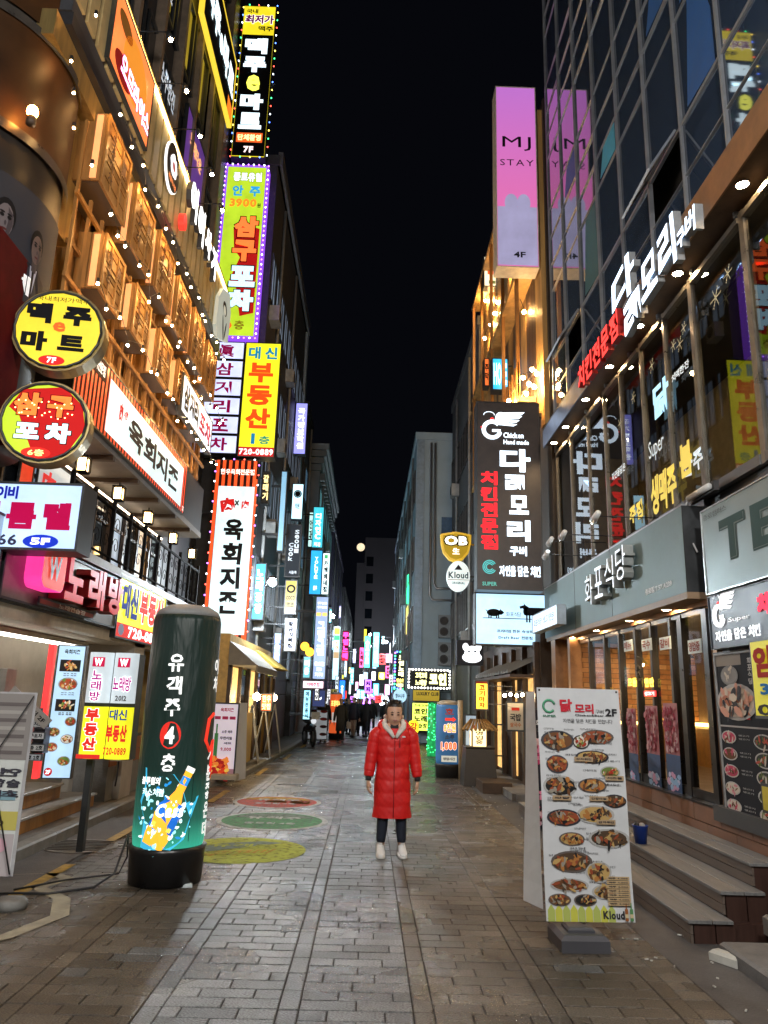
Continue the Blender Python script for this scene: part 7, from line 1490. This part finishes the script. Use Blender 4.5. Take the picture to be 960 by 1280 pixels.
st_ = [(421, 860, 5, 30, 40), (417, 800, 4, 26, 47), (432, 835, 4, 24, 52), (411, 868, 5, 14, 37), (440, 845, 5, 22, 60), (443, 820, 4, 18, 66), (436, 800, 4, 18, 58), (448, 868, 5, 14, 70), (497, 870, 6, 14, 46), (489, 850, 6, 14, 55), (500, 845, 5, 16, 50), (506, 812, 3, 22, 60), (476, 870, 7, 8, 70), (468, 832, 6, 8, 74), (457, 845, 6, 10, 76), (396, 868, 6, 16, 27), (413, 770, 4, 18, 42), (425, 765, 3, 16, 55)]
for i, (px_, py_, w_, h_, Y_) in enumerate(st_):
    c = pal[i % 6]; tx = txs[(i*5+2+i//12*3) % 12]
    vs('%s %s sign %s in the middle distance, %s, %s' % ('slim' if h_ > 17 else 'short', nm_[i % 6], tx, ('by the left wall', 'near the centre', 'right of centre')[0 if px_ < 425 else 1 if px_ < 460 else 2], ('high', 'middle height', 'low')[0 if py_ < 815 else 1 if py_ < 852 else 2]), (px_-w_/2, py_-h_/2, px_+w_/2, py_-h_/2, px_+w_/2, py_+h_/2, px_-w_/2, py_+h_/2), Y_, lit(*c, 1.2), [(tx, .2, .1, .8, .9, wi if sum(c) < 2.3 else bk, dict(vert=h_ > w_*1.3, bold=.06))], name='far_sign', grp='stacked signs of the middle distance')
# moon
x_, z_ = AY(451, 684, 1500); b = MB(); b.ball((0, 0, 0), 8.2, mat('moon_surface', (.8, .75, .6), .9, emit=(1, .8, .52), es=1.0, vary=.35, vscale=.08), 24, 16); struct(b.build('moon', None, (x_, 1500, z_)))
# overhead cables
b = MB()
# ------------------------------------------------------------------ people
skin = mat('skin', (.66, .4, .28), .5, vary=.1); hairm = mat('black_hair', (.012, .011, .011), .45); blackc = mat('black_knit', (.015, .015, .018), .7)
redp = mat('red_puffer_nylon', (.72, .014, .014), .5, vary=.08, vscale=14, bump=.35, bscale=18)
def ell_ring(cx, cy, z, rx, ry, n=28, p=2.3):
    P = []
    for i in range(n):
        a = 2*math.pi*i/n; c, s_ = math.cos(a), math.sin(a)
        P.append((cx+rx*abs(c)**(2/p)*(1 if c >= 0 else -1), cy+ry*abs(s_)**(2/p)*(1 if s_ >= 0 else -1), z))
    return P
def hand(mb, wrist, down, side, front, m, s_=1.0):
    """relaxed hand; down: finger direction, side: from little finger to thumb, front: palm normal"""
    W_, D_, S_, F_ = Vector(wrist), Vector(down).normalized(), Vector(side).normalized(), Vector(front).normalized()
    rg = []
    for t_, w_, th in ((0, .024, .02), (.03, .034, .017), (.07, .04, .015), (.095, .037, .012)):
        rg.append([tuple(W_+D_*t_*s_+S_*w_*s_*math.cos(a)+F_*th*s_*math.sin(a)) for a in [k*math.pi/5 for k in range(10)]])
    mb.rings(rg, m)
    for k, (o, ln) in enumerate(((-.029, .055), (-.01, .07), (.01, .075), (.029, .066))):
        p0 = W_+D_*.088*s_+S_*o*s_; p1 = p0+D_*ln*.45*s_+F_*.006*s_; p2 = p1+D_*ln*.32*s_+F_*.02*s_; p3 = p2+D_*ln*.18*s_+F_*.018*s_
        mb.tube([p0, p1, p2, p3], [.0095*s_, .0092*s_, .0082*s_, .006*s_], m, 7)
    p0 = W_+D_*.03*s_+S_*.03*s_; p1 = p0+D_*.03*s_+S_*.018*s_+F_*.008; p2 = p1+D_*.03*s_+S_*.002*s_+F_*.012; mb.tube([p0, p1, p2], [.013*s_, .011*s_, .007*s_], m, 7)
fx, fy = (G(476, 1070)[0]+G(501, 1070)[0])/2, 9.25
pm = thing('person', 'man in a long red quilted down coat standing in the middle of the street', 'person', (fx, fy, 0), 0)
K = 1.0
HT = AY(492, 877, fy)[1]          # top of the hair
HT = min(max(HT, 1.66), 1.8); sc = HT/1.72
body = MB()
# legs, torso, neck as one skin-modified figure under the clothes, head lofted on the same mesh
def head_rings(cz, s_, lean=0.0):
    """rings of the head from neck base up; y- is the face"""
    R_ = [(-.135, .058, .06, .012), (-.1, .056, .062, .008), (-.075, .06, .07, .0), (-.06, .066, .085, -.008), (-.035, .073, .094, -.008), (0, .079, .1, -.004), (.03, .081, .101, 0), (.06, .08, .1, .002), (.09, .073, .09, .004), (.112, .055, .068, .006), (.124, .032, .04, .006), (.13, .004, .004, .006)]
    out = []
    for dz, rx, ry, oy in R_:
        ring = []
        for i in range(24):
            a = 2*math.pi*i/24; c, s2 = math.cos(a), math.sin(a)
            x = rx*c; y = ry*s2+oy
            front = max(0, -s2)
            if dz < -.05 and dz > -.11: y -= .012*front**3                       # chin
            if abs(dz+.035) < .02: y -= .004*front**4
            if abs(dz) < .02 and front > .5: y += .006*abs(c)                     # eye sockets
            ring.append((x*s_, y*s_, cz+dz*s_))
        out.append(ring)
    return out
hz = (1.72-.125)*sc
HS = 1.16
hz = (1.72-.133*HS)*sc
body.rings(head_rings(hz, sc*HS), skin)
nose = [(-.0, -.098, .012), (-.012, -.1, -.022), (0, -.118, -.02), (.012, -.1, -.022), (0, -.1, -.03)]
body.add([(x*sc*HS, y*sc*HS, hz+z*sc*HS) for x, y, z in nose], [(0, 1, 2), (0, 2, 3), (1, 4, 2), (2, 4, 3)], skin, smooth=True)
for s_ in (-1, 1):
    body.ball((s_*.082*sc*HS, .008, hz-.012*sc), .022*sc, skin, 8, 6, (.45, .8, 1.4))
# torso & legs inside the clothing keep the figure continuous
body.rings([ell_ring(0, 0, z*sc, rx*sc, ry*sc, 20) for z, rx, ry in ((.8, .15, .1), (.95, .16, .11), (1.15, .16, .11), (1.35, .18, .1), (1.43, .1, .07), (1.5, .056, .056), (1.54, .056, .058))], skin)
for s_ in (-1, 1):
    body.tube([(s_*.085*sc, 0, .85*sc), (s_*.105*sc, -.01, .48*sc), (s_*.118*sc, .01, .1*sc)], [.075*sc, .055*sc, .038*sc], skin, 10)
    body.tube([(s_*.17*sc, 0, 1.38*sc), (s_*.245*sc, .0, 1.1*sc), (s_*.285*sc, -.03, .84*sc)], [.045*sc, .038*sc, .026*sc], skin, 10)
    hand(body, (s_*.288*sc, -.032, .83*sc), (s_*.02, -.05, -1), (-s_*.25, -1, 0), (-s_*1, .2, 0), skin, sc)
body.build('body', pm)
# face details
b = MB(); eyek = ink(.02, .012, .01); lip = mat('lips', (.42, .16, .14), .45, vary=0)
for s_ in (-1, 1):
    b.add([(x*sc*HS, y*sc*HS, hz+z*sc*HS) for x, y, z in ((s_*.014, -.106, .003), (s_*.03, -.107, -.004), (s_*.048, -.099, .004), (s_*.031, -.106, .011))], [(0, 1, 2, 3)], eyek)
    b.add([(x*sc*HS, y*sc*HS, hz+z*sc*HS) for x, y, z in ((s_*.012, -.106, .02), (s_*.03, -.108, .024), (s_*.053, -.095, .02), (s_*.03, -.107, .034))], [(0, 1, 2, 3)], hairm)
b.add([(x*sc*HS, y*sc*HS, hz+z*sc*HS) for x, y, z in ((-.026, -.104, -.053), (0, -.113, -.061), (.026, -.104, -.053), (.01, -.111, -.045), (0, -.112, -.048), (-.01, -.111, -.045))], [(0, 1, 2, 3, 4, 5)], lip); b.build('face_features', pm)
# hair: cap of short strands
b = MB(); hr = head_rings(hz, sc*HS*1.0)
rg = []
for k in range(5, 12):
    ring = []
    for i, p in enumerate(hr[k]):
        a = 2*math.pi*i/24; f_ = max(0, -math.sin(a)); lift = 1.1 if k > 6 else 1.06
        zoff = .0
        if k <= 7 and f_ > .35: lift = .93
        ring.append((p[0]*lift, (p[1]-.0)*lift+.004, hz+(p[2]-hz)*(1.13 if k > 7 else 1)+.006*math.sin(i*2.3+k)))
    rg.append(ring)
b.rings(rg, hairm); random.seed(14)
for k in range(120):
    a = random.uniform(0, 6.28); q = random.uniform(.0, .075); x, y = q*math.cos(a), q*math.sin(a); z = .125-.35*q*q*18*.3
    b.tube([(x*sc*HS, (y+.004)*sc*HS, hz+(z-.005)*sc*HS), ((x*1.15)*sc*HS, (y*1.15-.01)*sc*HS, hz+(z+.03)*sc*HS)], [.006, .002], hairm, 4)
b.build('hair', pm)
# hood of the white sweatshirt + collar
b = MB(); wf = mat('cream_fleece', (.78, .76, .72), .8, vary=.15, bump=.4)
b.tube([(.1*sc, .045, 1.5*sc), (.118*sc, -.0, 1.46*sc), (.1*sc, -.085, 1.42*sc), (.05*sc, -.138, 1.37*sc), (.014*sc, -.155, 1.31*sc)], [.03, .034, .034, .028, .018], wf, 10)
b.tube([(-.1*sc, .045, 1.5*sc), (-.118*sc, -.0, 1.46*sc), (-.1*sc, -.085, 1.42*sc), (-.05*sc, -.138, 1.37*sc), (-.014*sc, -.155, 1.31*sc)], [.03, .034, .034, .028, .018], wf, 10)
b.tube([(-.1*sc, .045, 1.535*sc), (-.06*sc, .085, 1.55*sc), (0, .1, 1.555*sc), (.06*sc, .085, 1.55*sc), (.1*sc, .045, 1.535*sc)], .034, wf, 10); b.build('hood', pm)
b = MB(); b.rings([ell_ring(0, -.0, z*sc, rx*sc, ry*sc, 16) for z, rx, ry in ((1.36, .1, .1), (1.44, .075, .075), (1.47, .066, .07))], blackc); b.build('inner_collar', pm)
# coat: quilted tube, real puffs
b = MB(); rg = []; seams = [.55, .70, .84, .975, 1.10, 1.22, 1.33, 1.42]
def coat_r(z):
    T_ = [(.42, .218, .14), (.6, .212, .15), (.8, .2, .148), (1.0, .192, .142), (1.15, .195, .142), (1.28, .21, .138), (1.36, .208, .128), (1.42, .165, .115), (1.465, .118, .1)]
    for (a, ra, sa), (c, rc, sb) in zip(T_, T_[1:]):
        if a <= z <= c: t_ = (z-a)/(c-a); return ra+(rc-ra)*t_, sa+(sb-sa)*t_
    return T_[-1][1:]
zs = [.42+i*(1.412-.42)/76 for i in range(77)]
for z in zs:
    rx, ry = coat_r(z); puff = 0
    ring = []
    for i, p in enumerate(ell_ring(0, 0, z*sc, (rx+puff)*sc, (ry+puff)*sc, 44, 2.4)):
        a = 2*math.pi*i/44; x, y, zz_ = p
        fr = max(0, -math.sin(a)); zz2 = z+.012*math.sin(a*3+1)+.006*math.sin(a*7)
        d = min(abs(zz2-q_) for q_ in seams); pf = .009*(1-math.exp(-d/.03))-.004
        wr = .0035*math.sin(a*9+z*31)*math.sin(z*47+a*5)+.003*math.sin(a*17+z*80)*math.exp(-d/.03)+pf*.35
        k = 1+wr/max(.1, rx)*3
        if abs(x) < .035*sc and y < 0: k *= 1.03                     # placket
        if abs(abs(x)-.037*sc) < .008 and y < 0: k *= .975
        if z > 1.3 and fr > .5 and abs(x) < .06*(z-1.3)/.12: y += .02
        ring.append((x*k, y*k+.02*max(0, (z-1.3))*0, zz_))
    rg.append(ring)
b.rings(rg, redp, caps=False)
b.rings([ell_ring(0, 0, .43*sc, .2*sc, .13*sc, 44, 2.4), ell_ring(0, 0, .9*sc, .17*sc, .12*sc, 44, 2.4)], mat('coat_lining', (.1, .005, .008), .6), caps=False)
b.build('coat', pm)
for s_ in (-1, 1):     # sleeves
    b = MB(); P_ = [Vector((s_*.165, 0, 1.39)), Vector((s_*.215, 0, 1.33)), Vector((s_*.242, .0, 1.2)), Vector((s_*.262, -.005, 1.05)), Vector((s_*.28, -.02, .93)), Vector((s_*.288, -.03, .865))]
    rad = [.062, .076, .07, .068, .062, .05]; pts = []; rr = []
    N_ = 46
    for i in range(N_+1):
        t_ = i/N_*(len(P_)-1); k = min(int(t_), len(P_)-2); f_ = t_-k; p = P_[k].lerp(P_[k+1], f_); r_ = rad[k]+(rad[k+1]-rad[k])*f_
        d = abs(((i/N_*6.0) % 1)-.5)*2; r_ += .007*(1-d**6)-.004+random.uniform(-.001, .001); pts.append(p*sc); rr.append(r_*sc)
    b.tube(pts, rr, redp, 20); b.build('sleeve', pm)
    b = MB(); b.tube([Vector((s_*.288, -.03, .87))*sc, Vector((s_*.29, -.034, .82))*sc], [.036*sc, .034*sc], blackc, 14); b.build('cuff', pm)
b = MB()               # coat hood lying on the shoulders
b.tube([(-.13*sc, -.085, 1.37*sc), (-.165*sc, -.01, 1.43*sc), (-.14*sc, .07, 1.46*sc), (0, .13, 1.47*sc), (.14*sc, .07, 1.46*sc), (.165*sc, -.01, 1.43*sc), (.13*sc, -.085, 1.37*sc)], [.015, .035, .05, .06, .05, .035, .015], redp, 12); b.build('coat_hood', pm)
b = MB()               # small white embroidered mark and chest zip
b.flat([(.085*sc+.0, 1.315*sc), (.125*sc, 1.315*sc), (.125*sc, 1.325*sc), (.108*sc, 1.333*sc), (.085*sc, 1.325*sc)], -.142*sc, ink(.7, .7, .7)); b.box(.056*sc, .062*sc, -.153*sc, -.14*sc, 1.2*sc, 1.32*sc, blackc); b.tube([(0, -.158*sc, .43*sc), (.0, -.165*sc, .6*sc), (0, -.156*sc, 1.0*sc), (0, -.15*sc, 1.3*sc)], .004, mat('dark_red_seam', (.25, .005, .01), .5), 5); b.build('coat_trim', pm)
for s_ in (-1, 1):
    b = MB(); nv = mat('navy_trousers', (.012, .018, .035), .7, vary=.2, bump=.3)
    b.rings([ell_ring(s_*x*sc, y, z*sc, r_*sc, r_*1.05*sc, 16, 2) for x, y, z, r_ in ((.085, 0, .8, .085), (.09, 0, .6, .078), (.1, -.008, .48, .07), (.105, -.004, .42, .066), (.112, .0, .3, .062), (.118, .005, .2, .054), (.12, .008, .15, .048))], nv); b.build('trouser_leg', pm)
    b = MB(); b.rings([ell_ring(s_*.12*sc, .008, z*sc, r_*sc, r_*sc, 14, 2) for z, r_ in ((.16, .04), (.1, .04), (.07, .045))], paint(.7, .7, .7, .8)); b.build('sock', pm)
    sh_ = thing  # noqa
    b = MB(); ox = s_*.125*sc; wh_ = mat('pale_trainer', (.85, .87, .88), .5, vary=.08)
    prof = [(.1, .03, .05, .045), (.085, .036, .085, .05), (.04, .042, .1, .052), (-.01, .043, .09, .048), (-.06, .047, .066, .034), (-.11, .047, .05, .028), (-.15, .04, .04, .022), (-.175, .022, .03, .015)]
    b.rings([[(ox+s_*(.02)*(-y*1.2)+w_*math.cos(a), y, max(.012, zc+h_*math.sin(a))) for a in [2*math.pi*k/12 for k in range(12)]] for y, w_, zc, h_ in prof], wh_)
    sh = b.build('shoe', pm)
    b = MB(); b.prism([(0, 0)]*0 or [(ox+x, y) for x, y in ()], 0, 0, wh_) if False else None
    b.rings([[(ox+s_*.02*(-y*1.2)+w_*c, y, z) for c, z in ((-1, 0), (1, 0), (1, .024), (-1, .024))] for y, w_ in ((.105, .03), (.06, .043), (-.03, .046), (-.1, .05), (-.155, .042), (-.18, .02))], paint(.75, .75, .73, .5)); b.build('sole', sh)
    b = MB()
    for k in range(4): b.tube([(ox-.022, -.02-.022*k, .118-.016*k), (ox+.022, -.025-.022*k, .118-.016*k)], .005, paint(.2, .2, .2), 5)
    b.build('laces', sh)
pm.rotation_euler.z = R(4)

# people farther away, each a continuous coat figure with head, arms and legs
def walker(x, y, h, coat, trous, label, phase=.2, facing=0, grp='pedestrians farther down the street', bag=False, long=True):
    t = thing('person', label, 'person', (x, y, 0), facing, grp); s_ = h/1.72
    b = MB(); b.rings(head_rings(1.595*s_, s_), skin); b.rings([ell_ring(0, 0, z*s_, rx*s_, ry*s_, 14) for z, rx, ry in ((.8, .15, .1), (1.1, .15, .11), (1.35, .18, .1), (1.43, .08, .07), (1.52, .055, .056))], skin)
    for q in (-1, 1):
        b.tube([(q*.09*s_, 0, .85*s_), (q*.1*s_, -q*phase*.5, .48*s_), (q*.1*s_, q*phase*-.9, .06*s_)], [.07*s_, .05*s_, .035*s_], skin, 8)
        hand(b, (q*.27*s_, q*phase*.6, .82*s_), (0, 0, -1), (-q*.2, -1, 0), (-q, 0, 0), skin, s_)
    b.build('body', t)
    b = MB(); b.ball((0, .012, 1.63*s_), .098*s_, hairm, 12, 8, (1, 1.1, 1.0)); b.build('hair', t)
    b = MB(); zl = .45 if long else .75
    b.rings([ell_ring(0, 0, z*s_, rx*s_, ry*s_, 18) for z, rx, ry in ((zl, .2, .15), (.85, .19, .14), (1.1, .19, .13), (1.3, .21, .13), (1.4, .17, .11), (1.47, .1, .09))], coat)
    for q in (-1, 1): b.tube([(q*.17*s_, 0, 1.39*s_), (q*.235*s_, q*phase*.1, 1.15*s_), (q*.27*s_, q*phase*.55, .85*s_)], [.065*s_, .06*s_, .048*s_], coat, 10)
    b.build('coat', t)
    for q in (-1, 1):
        b = MB(); b.tube([(q*.09*s_, 0, .86*s_), (q*.1*s_, -q*phase*.5, .48*s_), (q*.1*s_, q*phase*-.9, .1*s_)], [.085*s_, .07*s_, .055*s_], trous, 10); b.build('trouser_leg', t)
        b = MB(); b.bbox(q*.1*s_-.045, q*.1*s_+.045, -q*phase*.9-.17, -q*phase*.9+.09, 0, .09, BLACK(), .03); b.build('shoe', t)
    if bag: b = MB(); b.bbox(.24*s_, .42*s_, -.06, .06, .55*s_, .82*s_, paint(.35, .3, .24), .02); b.build('bag', t)
blk = paint(.02, .02, .022, .7); drk = paint(.035, .032, .03, .7); nvy = paint(.02, .03, .05, .7); olv = paint(.05, .05, .04, .7); bge = paint(.4, .35, .27, .7)
walker(-1.72, 30.6, 1.72, blk, blk, 'pedestrian in a long black coat walking at left of a pair', .22)
walker(-1.05, 30.9, 1.68, olv, blk, 'pedestrian in a dark olive coat carrying a pale bag beside the one in black', .2, bag=True)
cr_ = [(-.62, 35, 1.75, nvy, bge, 'pedestrian in a navy jacket and beige trousers left of the man in red', False), (-.3, 36.5, 1.7, blk, blk, 'pedestrian in black just left of the man in red', True), (-.9, 37.5, 1.66, drk, nvy, 'pedestrian in a dark jacket at the left of the group', False), (-.05, 35.8, 1.74, blk, nvy, 'broad pedestrian in a black coat nearest the man in red', True), (.2, 38, 1.72, drk, blk, 'pedestrian in dark clothes partly behind the man in red', False), (-.5, 40, 1.7, nvy, blk, 'pedestrian in navy behind the group', True), (-1.2, 41, 1.68, blk, blk, 'distant pedestrian in black at the left', False), (.9, 39, 1.7, blk, drk, 'pedestrian in black right of the man in red', False)]
for i, (x, y, h, c, tr, lab, lg) in enumerate(cr_): walker(x, y, h, c, tr, lab, .12+.03*(i % 4), R((i*40) % 60-30), long=lg)
bpy.data.scenes.remove(TMP)
